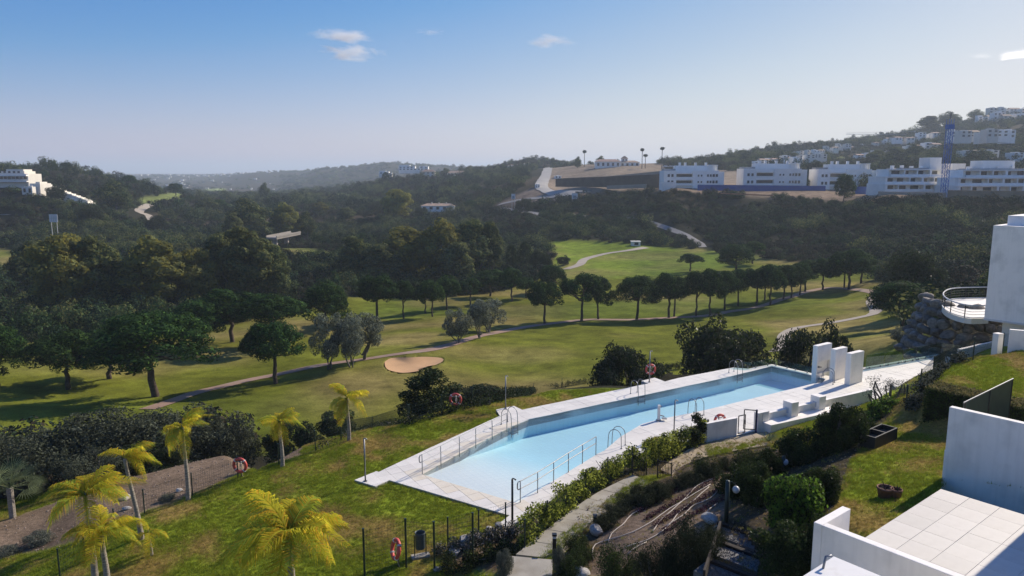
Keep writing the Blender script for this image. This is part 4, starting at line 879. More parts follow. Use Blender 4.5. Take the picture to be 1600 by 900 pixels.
# tall dividing wall
GAP = 3.8; WA = D(1471, 764, C0.y + GAP * eA.y); zt_ = zat(636, WA.y); t = thing('dividing_wall', 'tall white wall of the next terrace beyond the tiles', 'wall', flat(WA) , math.atan2(eA.y, eA.x)); m = MB(); m.box(.003, .22, -9, 0, 1.0, zt_); m.build('wall', white_wall, t, bevel=.012)
m = MB(); m.box(-.012, .002, -.1, .012, 1.0, zt_ - 1.35); m.build('edge_trim', white_wall, t)
t = thing('neighbour_house', 'white house wall outside the right edge shading the tiles', 'house', flat(C0) + eA * 3.4, math.atan2(eA.y, eA.x)); m = MB(); m.box(.3, 5, -11, -2.25, 1.0, 11.5); m.build('wall', white_wall, t)
# near ledge with steel handle
K = N(1304, 871, 6.6); t = thing('near_ledge', 'white stone topped ledge at the bottom of the picture', 'ledge', flat(K), math.atan2(eA.y, eA.x)); m = MB(); m.box(-1.4, 0, -6, 0, 3, 6.54); m.build('ledge_wall', white_wall, t); m = MB(); m.box(-1.45, .03, -6, .03, 6.542, 6.6); m.build('coping', M('coping_stone', (.72, .71, .69), .5, .05, 3, dirt=((.45, .42, .38), 3, .55, .5)), t, bevel=.008)
m = MB(); m.tube([(-.52, -.06, 6.5), (-.40, -.05, 6.78), (-.34, -.12, 6.8)], .02, 8); m.build('steel_handle', steel, t, smooth=True)
# glass and green screen on the neighbour's side of the wall
A = C0 + eA * .11 + eB * .5; A = flat(D(1505, 640, WA.y + .1)); B_ = flat(N(1600, 586, zt_ + .35)); 
t = thing('screened_railing', 'railing with dark green screen on the upper terrace', 'railing', A + Vector((0, 0, 5.2))); e = eA * 4.2
m = MB(); m.bar((0, 0, zt_ - 5.2 + .1), e + Vector((0, 0, zt_ - 5.2 + .1)), .035); m.build('top_rail', steel, t)
m = MB(); vwall(Vector((0, 0, 0)), e, -.6, zt_ - 5.2 + .08, .012); m.build('screen', net_m, t)
for f in (.02, .5, .98): m = MB(); m.bar(e * f + Vector((0, 0, -.6)), e * f + Vector((0, 0, zt_ - 5.2 + .1)), .04); m.build('post', black_metal, t)
# big white house at the right edge
Yb = 45; A = D(1537.5, 500, Yb); B_ = D(1700, 520, Yb - 1); zb, ztp = A.z, zat(352, Yb)
t = thing('white_house', 'large white building block cut by the right edge', 'house', flat(A)); L = 9; t.rotation_euler.z = math.atan2(eB.y, eB.x)
m = MB(); m.box(0, L + 6, 0, 9, zb, ztp); m.build('upper_wall', white_wall, t)
zr = zat(336, Yb + 1); m = MB(); m.box(.35, L + 6, 1.2, 8.5, ztp + .002, zr); m.build('roof_parapet', white_wall, t)
m = MB(); m.box(.9, L + 6, .4, 8, zb - 1.6, zb - .002); m.build('lower_wall', house_cream, t)
m = MB(); m.box(-.03, L + 6, -.03, 0, zb, zb + .12); m.build('drip_edge', M('drip_edge', (.6, .6, .6), .6, .04, 2), t)
def pxwall(name, label, a, b_, z, pt, th=.2, zb_=None, mat=white_wall):
    A, B_ = N(*a, z), N(*b_, z); h = zat(pt, A.y); t = thing(name, label, 'wall', A); m = MB(); vwall(A, B_, z - .8, h, th); m.build('wall', mat, t, loc=-A)
pxwall('garden_wall', 'white painted garden wall under the large building', (1575, 546), (1640, 552), 4.4, 515)
pxwall('garden_wall', 'small white gate pillar on the right lawn edge', (1558, 547), (1566, 546), 4.2, 522, .3)
pxwall('garden_wall', 'low white wall between fence and boulders', (1500, 562), (1559, 548), 1.8, 546, .2)
# curved terrace above the boulders
ct = bpy.data.objects.new('curved_terrace', None); link(ct); tag(ct, 'curved terrace above the boulder wall', 'terrace'); ct['category'] = 'terrace'
ZC = 2.6; arc = [N(*p, ZC) for p in ((1545, 497), (1518, 498), (1497, 494), (1480, 487), (1472, 478), (1480, 470), (1500, 467), (1545, 466))]; arc = catmull(arc, .5)
m = MB(); m.prism([(p.x, p.y) for p in arc], ZC - .4, ZC); m.build('floor_slab', stone_deck, ct)
for z in (.06, .95): m = MB(); m.tube([p + Vector((0, 0, z)) for p in arc], .05 if z > .5 else .04, 6); m.build('rail', M('white_rail', (.6, .6, .58), .5, .05, 2), ct)
for z in (.3, .5, .7): m = MB(); m.tube([p + Vector((0, 0, z)) for p in arc], .016, 5); m.build('rail', black_metal, ct)
for i in range(0, len(arc), 3): m = MB(); m.bar(arc[i], arc[i] + Vector((0, 0, 1.0)), .05); m.build('post', black_metal, ct)
# boulder wall
bw = thing('boulder_wall', 'retaining wall of big grey boulders under the curved terrace', 'boulder wall', N(1480, 540, -1))
o0_ = Vector(bw.location); k = 0
for row in range(7):
    base = [N(1436 - row * -3, 545 - row * 0, -1.0), N(1480, 548, -1.0), N(1545, 545, -1.0)]
    base = [WP(1416 + row * 5, 60.5 + row * .28, 0), WP(1440 + row * 3, 57.5 + row * .28, 0), WP(1480, 56 + row * .28, 0), WP(1520, 54.8 + row * .28, 0), WP(1575, 53.5 + row * .28, 0)]
    C_ = catmull(base, .1); s = 0; nxt = random.random() * .4; prev = C_[0]
    for p in C_[1:]:
        s += (p - prev).length; prev = p
        if s >= nxt:
            w = random.uniform(.42, .72); nxt = s + w * 1.55; hh = random.uniform(.36, .5); o = bpy.data.objects.new('boulder', rocks[k % 7]); k += 1
            if not rocks[k % 7].materials:
                for q_ in rocks: q_.materials.append(boulder_mat)
            link(o, bw); o.location = Vector((p.x, p.y, -1.6 + row * .68 + random.uniform(-.12, .12))) - o0_; o.scale = (w, .6, hh); o.rotation_euler = (random.uniform(-.3, .3), random.uniform(-.3, .3), random.uniform(-.5, .5))
m = MB(); vwall(WP(1405, 61.5, 0), WP(1580, 55.5, 0), -3, 2.5, .3); 
# ================================================================ VEGETATION
def leaves(name, C_, Rd, n, size, mats, seed=0, aspect=.5, outward=.6, shell=.55, squash=None, droop=0.0, mi=None, flat_bottom=None):
    """n small diamond leaves filling lumps with centres C_ (k,3), radii Rd (k,) or (k,3)"""
    r_ = np.random.default_rng(seed); C_ = np.asarray(C_, float); Rd = np.asarray(Rd, float)
    if Rd.ndim == 1: Rd = np.repeat(Rd[:, None], 3, 1)
    w = (Rd[:, 0] * Rd[:, 1]) ** .9; k = r_.choice(len(C_), n, p=w / w.sum())
    d = r_.normal(size=(n, 3)); d /= np.linalg.norm(d, axis=1)[:, None]
    if flat_bottom is not None: d[:, 2] = np.where(d[:, 2] < flat_bottom, -d[:, 2] * .6, d[:, 2]); d /= np.linalg.norm(d, axis=1)[:, None]
    rr = shell + (1 - shell) * r_.random(n) ** .6; rr *= 1 + .18 * r_.normal(size=n) * (r_.random(n) < .3)
    P = C_[k] + d * Rd[k] * rr[:, None]
    nrm = d * outward + r_.normal(size=(n, 3)) * (1 - outward) * .8; nrm /= np.linalg.norm(nrm, axis=1)[:, None]
    a = np.cross(nrm, r_.normal(size=(n, 3))); a[:, 2] -= droop; a /= np.linalg.norm(a, axis=1)[:, None]; b = np.cross(nrm, a)
    s = size * r_.uniform(.6, 1.4, n)[:, None]; bw = s * aspect
    V_ = np.stack([P - a * s * .5, P + b * bw * .5, P + a * s * .5, P - b * bw * .5], 1).reshape(-1, 3); Q_ = np.arange(n * 4).reshape(n, 4)
    me = fastmesh(name, V_, Q_, mats)
    if mi is not None and len(mats) > 1:
        m_ = (r_.random(n) < mi).astype(np.int32); me.polygons.foreach_set('material_index', m_)
    return me
def lumps(r_, n, R0, z0, z1, rl, shape):
    out = []
    for _ in range(n):
        a = r_.uniform(0, 2 * math.pi); q = math.sqrt(r_.random()); out.append(shape(a, q, r_))
    return np.array(out)
pine_l = leafmat('pine_needles', (.022, .050, .014), .45, .15, .25, .5)
pine_l2 = leafmat('pine_needles_bright', (.055, .11, .022), .35, .15, .3, .5)
euc_l = leafmat('gum_leaves', (.16, .17, .06), .4, .18, .4, .25)
euc_y = leafmat('gum_leaves_yellow', (.23, .21, .045), .4, .18, .45, .25)
euc_d = leafmat('gum_leaves_dark', (.075, .10, .042), .4, .18, .25, .25)
olive_l = leafmat('olive_leaves', (.21, .23, .165), .35, .1, .2, .8)
olive_d = leafmat('olive_leaves_dark', (.052, .06, .038), .4, .15, .25, .8)
shrub_l = leafmat('dark_shrub_leaves', (.03, .047, .017), .5, .15, .3, 2, rough=.38)
shrub_b = leafmat('bright_shrub_leaves', (.10, .18, .025), .4, .1, .4, 2, rough=.4)
shrub_g = leafmat('grey_shrub_leaves', (.13, .14, .11), .35, .1, .2, 3)
vine_l = leafmat('vine_leaves', (.30, .34, .06), .5, .1, .55, 2)
cover_l = leafmat('rosemary_leaves', (.035, .042, .022), .4, .1, .15, 3)
scrub_l = leafmat('scrub_leaves', (.016, .033, .018), .5, .4, .12, .1)
scrub_b = leafmat('scrub_leaves_brown', (.05, .042, .028), .4, .3, .15, .1)
scrub_g = leafmat('scrub_leaves_green', (.058, .09, .034), .4, .3, .15, .1)
hedge_l = leafmat('hedge_leaves', (.05, .075, .02), .5, .1, .3, 3)
hedge_t = leafmat('hedge_dry_leaves', (.24, .20, .08), .5, .1, .3, 3)
palm_l = leafmat('golden_palm_leaflets', (.50, .47, .04), .35, .08, .6, 1.2)
palm_l2 = leafmat('orange_palm_leaflets', (.66, .44, .045), .3, .08, .6, 1.2)
fan_l = leafmat('fan_palm_leaflets', (.16, .20, .10), .3, .08, .4, 2)
twig_m = M('grey_twigs', (.20, .175, .15), .9, .3, 4)

def limb(m, a, b, r0, r1, r_, k=5, wob=.12):
    a = Vector(a); b = Vector(b); L = (b - a).length; pts = []; rs = []
    for i in range(k + 1):
        t = i / k; p = a.lerp(b, t); 
        if 0 < i < k: p += Vector(r_.normal(size=3) * wob * L * .25)
        p.z += math.sin(t * math.pi) * -.04 * L; pts.append(p); rs.append(r0 + (r1 - r0) * t)
    m.tube(pts, rs, 7, False); return pts
PROTO = {}
def proto(key, trunk_mb, bark_m, parts):
    PROTO[key] = (trunk_mb.mesh('trunk', bark_m, True), parts)
# -- umbrella pine: height 10, crown radius 4.6
def pine_proto(key, seed, n=9000, low=.38, leaf=.34, nl=55, R0=4.5, dome=1.9, lean=.3):
    r_ = np.random.default_rng(seed); m = MB(); top = Vector((r_.uniform(-lean, lean), r_.uniform(-lean, lean), 5.2)); limb(m, (0, 0, -.5), top, .30, .19, r_, 6, .05)
    c = []; rad = []
    zc = 10 * low + .35
    for i in range(nl):
        a = r_.uniform(0, 6.283); q = math.sqrt(r_.random()); x = R0 * .82 * q * math.cos(a) * r_.uniform(.9, 1.08); y = R0 * .82 * q * math.sin(a) * r_.uniform(.9, 1.08)
        zt = zc + (10 - 1.0 - zc) * math.sqrt(max(0, 1 - (q * .97) ** 2)) ; zb = zc - .2 + .6 * q
        z = zt if r_.random() < .6 else r_.uniform(zb, zt); rr = r_.uniform(.85, 1.5) * (1 - .2 * q); c.append((x, y, z + r_.uniform(-.25, .2))); rad.append((rr, rr, rr * .85))
    for i in range(9):
        j = r_.integers(nl); e = Vector(c[j]); e.z -= .4; limb(m, top + Vector((0, 0, -r_.uniform(0, 1.2))), e, .12, .04, r_, 5)
    c = np.array(c); rad = np.array(rad)
    cr = leaves('crown', c, rad, n, leaf, [pine_l, pine_l2], seed, .5, .85, .86, mi=.22)
    proto(key, m, bark, [('crown', cr)])
pine_proto('pine0', 1, 16000, .40, .30, 75, dome=2); pine_proto('pine1', 2, 12000, .42); pine_proto('pine2', 3, 12000, .36, nl=48); pine_proto('pine3', 4, 12000, .45, nl=60, R0=4.7); pine_proto('pine4', 5, 11000, .5, nl=42)
pine_proto('pinelow', 6, 15000, .22, .32, 80)
def round_proto(key, seed, n, leaf, mats, mi, H_=8., R0=3.6, base=.18, nl=40, bk=bark_grey, lr=(.7, 1.2), aspect=.45, outward=.5, trunks=3, droop=0.0, top_taper=1.0, shell=.7):
    r_ = np.random.default_rng(seed); m = MB(); c = []; rad = []; zc = H_ * (base + 1) / 2; hz = H_ * (1 - base) / 2
    for i in range(nl):
        v = r_.normal(size=3); v /= np.linalg.norm(v); q = r_.uniform(.45, .92); z = zc + v[2] * hz * q; tt = max(0, (z - zc) / hz); k = (1 - tt * (1 - top_taper))
        s = r_.uniform(*lr); c.append((v[0] * R0 * q * k, v[1] * R0 * q * k, z)); rad.append((s, s, s * r_.uniform(.8, 1.15)))
    fork = H_ * base * .6
    if trunks == 1: limb(m, (0, 0, -.5), (0, 0, H_ * .8), R0 * .06, .05, r_, 6, .06)
    for i in range(trunks + 4):
        e = Vector(c[r_.integers(nl)]); s0 = Vector((r_.uniform(-.15, .15), r_.uniform(-.15, .15), -.4 if i < trunks else fork)); limb(m, s0, e, R0 * (.055 if i < trunks else .025), .03, r_, 6)
    me = leaves('crown', np.array(c), np.array(rad), n, leaf, mats, seed, aspect, outward, shell, droop=droop, mi=mi); proto(key, m, bk, [('crown', me)])
for i in range(3): round_proto(f'olive{i}', 20 + i, 11000, .26, [olive_l, olive_d], .3, 7.5, 3.1, .2, 34, lr=(.6, 1.1))
for i in range(3): round_proto(f'oak{i}', 30 + i, 14000, .26, [olive_d, shrub_l], .5, 6, 3.6, .05, 46, lr=(.55, 1.1), trunks=4)
olive_m = leafmat('olive_leaves_mid', (.10, .112, .078), .4, .12, .25, .8)
for i in range(3): round_proto(f'wild{i}', 36 + i, 15000, .2, [olive_m, olive_d], .45, 6, 3.6, .05, 54, lr=(.5, 1.0), trunks=4, aspect=.4)
for i in range(4): round_proto(f'gum{i}', 40 + i, 15000, .62, [[euc_l, euc_d], [euc_y, euc_l], [euc_d, euc_l], [euc_l, euc_y]][i], .4, 20, 5.2, .10, 80, lr=(.9, 1.9), trunks=2, droop=.5, top_taper=.55, outward=.85, shell=.85, aspect=.6)
round_proto('gumg', 47, 12000, .5, [scrub_g, euc_l], .3, 16, 5.5, .08, 60, lr=(1.1, 2.1), trunks=2, top_taper=.7, outward=.85, shell=.85, aspect=.6)
round_proto('cone', 48, 12000, .2, [shrub_l, scrub_g], .4, 6, 2.3, .0, 46, lr=(.4, .75), trunks=2, top_taper=.35)
round_proto('tamar', 49, 12000, .22, [olive_d, scrub_g], .35, 4, 2.4, .0, 36, lr=(.4, .8), trunks=3)
for i in range(3): round_proto(f'shrub{i}', 50 + i, 13000, .085, [shrub_l, hedge_l], .25, 1.9, 1.05, .02, 42, lr=(.2, .38), trunks=5, aspect=.55)
round_proto('shrubb', 54, 9000, .10, [shrub_b, shrub_l], .35, 1.7, 1.0, .02, 34, lr=(.22, .4), trunks=4, aspect=.6)
round_proto('twig', 55, 3500, .06, [shrub_g, twig_m], .5, 1.8, 1.1, .02, 40, lr=(.15, .3), trunks=16, aspect=.4)
round_proto('greyb', 56, 8000, .09, [shrub_g, shrub_g], .5, 1.2, 1.0, .0, 30, lr=(.25, .4), trunks=4, aspect=.35)
round_proto('cover0', 57, 12000, .06, [cover_l, cover_l], .5, .9, 1.0, .0, 40, lr=(.2, .34), trunks=3, aspect=.35, outward=.7)
round_proto('cover1', 58, 12000, .06, [hedge_l, cover_l], .5, .9, 1.0, .0, 40, lr=(.2, .34), trunks=3, aspect=.4)
NATH = {'pine': 10, 'olive': 7.5, 'oak': 6, 'wild': 6, 'gum': 20, 'gumg': 16, 'cone': 6, 'tamar': 4, 'shrub': 1.9, 'shrubb': 1.7, 'twig': 1.8, 'greyb': 1.2, 'cover': .9}
NATR = {'pine': 4.7, 'olive': 3.7, 'oak': 4.2, 'wild': 4.2, 'gum': 6, 'gumg': 6.2, 'cone': 2.6, 'tamar': 2.8, 'shrub': 1.25, 'shrubb': 1.2, 'twig': 1.2, 'greyb': 1.2, 'cover': 1.15}
def natkey(k):
    b_ = k.rstrip('0123456789'); 
    if b_ == 'pinelow': b_ = 'pine'
    return NATH[b_], NATR[b_]
def plant(key, name, label, cat, base, height, width, rz=None, group=None, tilt=0):
    """one tree or shrub: Empty at its foot with trunk and crown"""
    H_, R_ = natkey(key); t = thing(name, label, cat, base, random.uniform(0, 6.28) if rz is None else rz, group)
    sx = width / 2 / R_; sz = height / H_; t.scale = (sx, sx, sz); t.rotation_euler = (tilt * .0, tilt, t.rotation_euler[2])
    tr, parts = PROTO[key]; link(bpy.data.objects.new('trunk' if 'shrub' not in name and 'ground' not in name else 'stem', tr), t)
    for nm, me in parts: link(bpy.data.objects.new(nm if 'shrub' not in name else 'foliage', me), t)
    return t
def at_base(px, py, pt, w, key, name, label, cat, group=None, rmin=0, z=None, Y=None, **k):
    if Y is not None: p = WP(px, Y, 0); p.z = gz(p.x, p.y)
    else: p = G(px, py, rmin) if z is None else N(px, py, z)
    h = zat(pt, p.y) - p.z; return plant(key, name, label, cat, p - Vector((0, 0, .1)), h, w / F * (p - Vector((0, 0, CH))).length, group=group, **k)
PN = 'umbrella_pine'; PC = 'pine tree'
GL = 'umbrella pines left of the cart path'; GR_ = 'umbrella pines in the row along the cart path'; GB = 'umbrella pines in the row behind the olives'
for a in [(242, 620, 484, 180, 'pine0', 'largest umbrella pine, thick trunk, broad dome near the rusty path', GL), (108, 608, 516, 112, 'pine3', 'smaller umbrella pine with a bare leaning trunk left of the largest pine', GL),
          (172, 592, 512, 120, 'pine2', 'umbrella pine half hidden behind the largest pine, trunk leaning', GL), (-4, 604, 505, 84, 'pinelow', 'umbrella pine cut off by the left picture edge', GL),
          (430, 600, 497, 108, 'pine1', 'round umbrella pine with forked limbs beside the rusty path', GL), (361, 535, 448, 112, 'pine3', 'wide flat topped umbrella pine behind the forked one', GL),
          (312, 545, 468, 92, 'pine2', 'pine crown rising right behind the largest pine', GL), (424, 540, 456, 118, 'pine4', 'broad dark pine crown behind the forked pine', GL), (509, 518, 438, 80, 'pinelow', 'low domed pine above the left olive tree', GL)]:
    at_base(a[0], a[1], a[2], a[3], a[4], PN, a[5], PC, a[6])
rowb = [(590, 502, 425, 74, 'pine1', 'leftmost tall pine of the row behind the olives'), (631, 498, 437, 46, 'pine4', 'slim pine right of the tall leftmost one behind the olives'), (665, 490, 438, 40, 'pine2', 'thin trunked pine behind the forked pair of the back row'),
        (675, 495, 436, 46, 'pine3', 'pine with a forked trunk in the back row of the fairway'), (698, 484, 428, 50, 'pine1', 'pine with a drooping low branch in the back row'), (735, 477, 433, 42, 'pine4', 'small two trunked pine left of the pale path gap'),
        (767, 463, 419, 60, 'pine3', 'dark spreading pine beside the pale path gap'), (800, 471, 417, 52, 'pine2', 'single straight pine above the far olive tree'), (822, 466, 432, 36, 'pine1', 'small pine just left of the long row')]
for a in rowb: at_base(a[0], a[1], a[2], a[3], a[4], PN, a[5], PC, GB)
ordn = ['first', 'second', 'third', 'fourth', 'fifth', 'sixth', 'seventh', 'eighth', 'ninth', 'tenth', 'eleventh', 'twelfth', 'thirteenth', 'fourteenth', 'fifteenth', 'sixteenth', 'seventeenth', 'eighteenth', 'nineteenth', 'twentieth']
rowa = [(850, 506, 437, 66), (909, 502, 424, 76), (935, 499, 430, 60), (995, 500, 428, 76), (1044, 497, 424, 66), (1054, 495, 428, 52), (1087, 494, 421, 56), (1109, 493, 418, 56), (1132, 484, 421, 50), (1153, 478, 417, 46), (1183, 477, 413, 54), (1195, 469, 415, 44),
        (1203, 477, 411, 50), (1224, 468, 411, 46), (1237, 466, 412, 40), (1250, 462, 407, 42), (1258, 456, 404, 50), (1285, 453, 402, 50), (1319, 450, 396, 42), (1327, 452, 387, 66), (1345, 443, 391, 52)]
for i, a in enumerate(rowa):
    lb = f'umbrella pine, {ordn[i]} trunk from the left in the long cart path row' if i < 18 else ['slim pine just left of the tallest at the right end of the row', 'tallest and widest pine at the right end of the row', 'last pine of the row beside the right pale path'][i - 18]
    at_base(*a, ['pine1', 'pine2', 'pine3', 'pine4', 'pine0'][(i * 3) % 5], PN, lb, PC, GR_)
for a in [(863, 458, 412, 56, 'pinelow', 'dark round pine peeping over the long row near the far path'), (1078, 424, 395, 44, 'pine4', 'lone small pine standing on the far bright green'), (1150, 424, 380, 62, 'pinelow', 'broad low pine at the right edge of the far green'), (1176, 412, 376, 46, 'pine2', 'pine tucked behind the broad low one on the far green'),
          (1410, 512, 437, 100, 'pine0', 'wide dark pine with bare trunk left of the boulder wall')]:
    at_base(*a[:5], PN, a[5], PC)
at_base(1424, 490, 385, 84, 'oak1', 'broadleaf_tree', 'big round dark tree behind the pine by the boulders', 'tree')
for a in [(513, 577, 483, 62, 'olive0', 'left silver olive tree of the clump by the bunker'), (549, 574, 489, 58, 'olive1', 'middle olive tree of the clump by the bunker'), (567, 563, 487, 80, 'olive2', 'rear olive tree of the clump, leaning towards the bunker'), (716, 537, 479, 54, 'olive1', 'small round olive tree beside the bend of the path'),
          (751, 529, 468, 44, 'olive2', 'olive tree with thin slanted trunk near the path'), (765, 519, 463, 66, 'olive0', 'larger grey olive tree right of the slanted one'), (1411, 541, 507, 46, 'olive1', 'small grey olive tree below the wide dark pine')]:
    at_base(*a[:5], 'olive_tree', a[5], 'olive tree', 'olive trees on the golf course')
for a in [(666, 662, 567, 88, 'cone', 'tall dense dark green shrub behind the near lifebuoy', 42), (978, 605, 538, 112, 'oak0', 'spreading dark tree just left of the far lifebuoy', 50), (1137, 600, 498, 152, 'oak1', 'big dark rounded tree behind the far pool end', 56), (1272, 600, 502, 92, 'oak2', 'dark rounded tree behind the white fountain slabs', 58), (1315, 590, 515, 50, 'tamar', 'smaller bush right behind the fountain slabs', 58),
          (62, 800, 655, 150, 'wild2', 'dark olive mass at the left edge below the course', 37), (165, 790, 640, 150, 'wild0', 'large dark olive tree behind the left palms', 39), (262, 760, 628, 150, 'wild1', 'dark spreading olive tree left of the thin palm', 41), (335, 745, 632, 96, 'wild2', 'thin branched olive tree right of the thin palm', 42), (-40, 800, 672, 130, 'wild0', 'dark bush cut off by the left edge', 36),
          (445, 712, 655, 84, 'tamar', 'low grey green bush behind the middle palm', 42), (515, 700, 640, 60, 'tamar', 'small bush between the two far lawn palms', 44), (598, 690, 622, 0, 'tamar', '', 0), (742, 640, 600, 86, 'tamar', 'low feathery grey green bush behind the fence', 42), (120, 780, 700, 90, 'wild1', 'lower dark bush above the dirt strip', 35), (215, 765, 690, 90, 'oak2', 'low dark bush behind the leaning palm', 36.5)]:
    if a[3]: at_base(a[0], 0, a[2], a[3] * 1.28, a[4], 'dark_tree' if 'tree' in a[5] else 'bush', a[5], 'tree' if 'tree' in a[5] else 'bush', Y=a[6])
GG = 'tall gum trees in the valley'
for a in [(95, 352, 92, 'gum1', 150, 'tall brownish gum tree at the left by the green'), (150, 362, 88, 'gum0', 153, 'tall gum tree right of the brownish one'), (58, 372, 70, 'gum2', 175, 'dark gum tree behind the brownish one'), (205, 400, 60, 'gumg', 160, 'lower gum tree in the gap of the left clump'), (245, 368, 104, 'gum3', 155, 'broad gum tree in the middle of the left clump'),
          (300, 378, 84, 'gum1', 160, 'warm toned gum tree left of the grey pair'), (352, 360, 80, 'gum2', 170, 'grey green gum tree behind the wide flat pine'), (385, 347, 96, 'gum0', 165, 'tallest grey gum tree of the left clump'), (428, 378, 66, 'gum2', 168, 'rounded gum tree ending the left clump'),
          (556, 365, 66, 'gum0', 205, 'slender gum tree left of the yellow gum'), (600, 378, 70, 'gum2', 200, 'dark green gum tree before the yellow one'), (640, 345, 92, 'gum1', 208, 'yellowish autumn gum tree in the central grove'), (690, 340, 84, 'gum3', 205, 'tall olive toned gum tree of the central grove'), (735, 338, 84, 'gum0', 210, 'broad gum tree right of the grove middle'), (768, 343, 46, 'gum2', 212, 'narrow gum tree ending the central grove'),
          (715, 375, 60, 'gum2', 198, 'dark lower gum in front of the grove'), (800, 376, 30, 'cone', 225, 'narrow pointed tree right of the grove'), (820, 372, 32, 'cone', 228, 'second pointed tree near the far green'), (838, 388, 30, 'oak0', 220, 'bushy tree at the corner of the far green'), (852, 394, 30, 'oak1', 215, 'grey round bush beside the far green'),
          (188, 283, 56, 'gumg', 400, 'pale green rounded tree on the left hillside'), (395, 310, 74, 'gumg', 330, 'large green tree near the bridge'), (452, 316, 54, 'gum3', 340, 'sunlit green tree right of the bridge tree'), (625, 290, 54, 'gum1', 420, 'tall brownish tree left of the clubhouse'), (370, 330, 40, 'gum0', 300, 'warm green tree left of the bridge tree'), (480, 330, 40, 'gumg', 345, 'light tree beyond the bridge'), (1309, 270, 34, 'pinelow', 322, 'lone dark pine in front of the third white block')]:
    at_base(a[0], 0, a[1], a[2], a[3], 'gum_tree' if 'gum' in a[5] else 'hillside_tree', a[5], 'tree', GG if 'gum' in a[5] else None, Y=a[4])

# trees that stand out on the middle hills
TT = [(330, 322, 36, 470, 'gumg', 'green tree left of the small far green clearing'), (285, 300, 30, 640, 'pinelow', 'dark tree at the edge of the pale path hill'), (350, 318, 30, 500, 'pinelow', 'dark rounded tree below the yellowish fairway strip'), (250, 352, 40, 360, 'oak0', 'rounded bush tree beside the winding dirt path'), (150, 345, 44, 330, 'oak1', 'olive toned tree on the left slope by the billboard'),
      (100, 318, 36, 372, 'oak2', 'dark tree just under the stepped houses'), (215, 300, 26, 560, 'pinelow', 'round tree by the pale path bend'), (120, 262, 22, 600, 'pinelow', 'umbrella shaped tree on the left hill crest'), (150, 266, 14, 640, 'pinelow', 'small dark tree on the crest right of the left houses'), (185, 280, 16, 700, 'pinelow', 'twin crowned tree on the falling left ridge'),
      (420, 285, 20, 700, 'gumg', 'tree on the valley edge left of the central slope'), (470, 300, 26, 620, 'gumg', 'tree at the foot of the central slope'), (505, 330, 30, 470, 'gum3', 'green tree above the bridge on the right'), (545, 340, 34, 430, 'gum2', 'dark tree between bridge and clubhouse'), (590, 322, 30, 480, 'oak0', 'bushy tree left of the tall brownish tree'),
      (660, 345, 30, 440, 'oak1', 'round tree in front of the clubhouse'), (735, 322, 30, 470, 'pinelow', 'dark pine right of the clubhouse'), (762, 330, 26, 450, 'oak2', 'round tree beyond the clubhouse road'), (820, 330, 34, 410, 'oak0', 'round tree below the billboard slope'), (700, 262, 18, 900, 'gumg', 'tall tree between the central villas'),
      (735, 264, 18, 900, 'gumg', 'tree right of the central villa row'), (608, 268, 16, 880, 'pinelow', 'dark tree left of the crest houses'), (900, 244, 14, 720, 'gumg', 'loose tree on the skyline by the steep road'), (935, 243, 16, 700, 'gumg', 'airy tree beside the wide skyline villa'), (1075, 250, 16, 700, 'pinelow', 'round pine on the skyline above the first white block'),
      (1150, 240, 22, 760, 'pinelow', 'dark crown on the skyline above the gap of blocks'), (1262, 262, 34, 470, 'oak1', 'round dark tree between the second and third white blocks'), (1225, 236, 24, 640, 'gumg', 'dark tree among houses above the middle block'), (1355, 232, 40, 560, 'gum0', 'tall grove tree above the third white block'), (1385, 228, 38, 570, 'gum2', 'second tall grove tree above the third white block'),
      (1412, 224, 36, 560, 'gumg', 'broad tall tree left of the crane'), (1440, 230, 34, 540, 'gum0', 'tall tree directly left of the crane mast'), (1515, 232, 44, 460, 'gumg', 'large rounded tree right of the crane'), (1540, 246, 34, 430, 'oak1', 'dark round tree above the right apartments'), (1595, 232, 36, 470, 'pinelow', 'dark tree at the right edge above the apartments'),
      (1500, 186, 30, 950, 'gumg', 'tall trees on the skyline right of the crane top'), (1460, 186, 40, 930, 'gumg', 'skyline grove behind the crane top'), (1430, 190, 36, 950, 'gum2', 'skyline grove left of the crane top'), (1480, 440, 50, 110, 'oak2', 'mid green bush behind the round dark tree'), (1515, 442, 54, 100, 'olive1', 'grey green tree left of the large white house'), (1560, 452, 50, 96, 'oak0', 'bush by the curved terrace railing'),
      (1120, 392, 26, 262, 'oak0', 'bush at the corner where the hill track starts'), (880, 398, 26, 240, 'oak2', 'low bush at the left rim of the far green')]
for px, pt, w, Y_, key, lb in TT:
    q = WP(px, Y_, 0); q.z = gz(q.x, q.y); hh = zat(pt, Y_) - q.z; ww = w / F * Y_
    if hh < ww * .45: hh = ww * .7
    hh = min(hh, ww * 2.2); plant(key, 'hillside_tree', lb, 'tree', q - Vector((0, 0, .3)), hh, ww, group='trees on the far slopes')
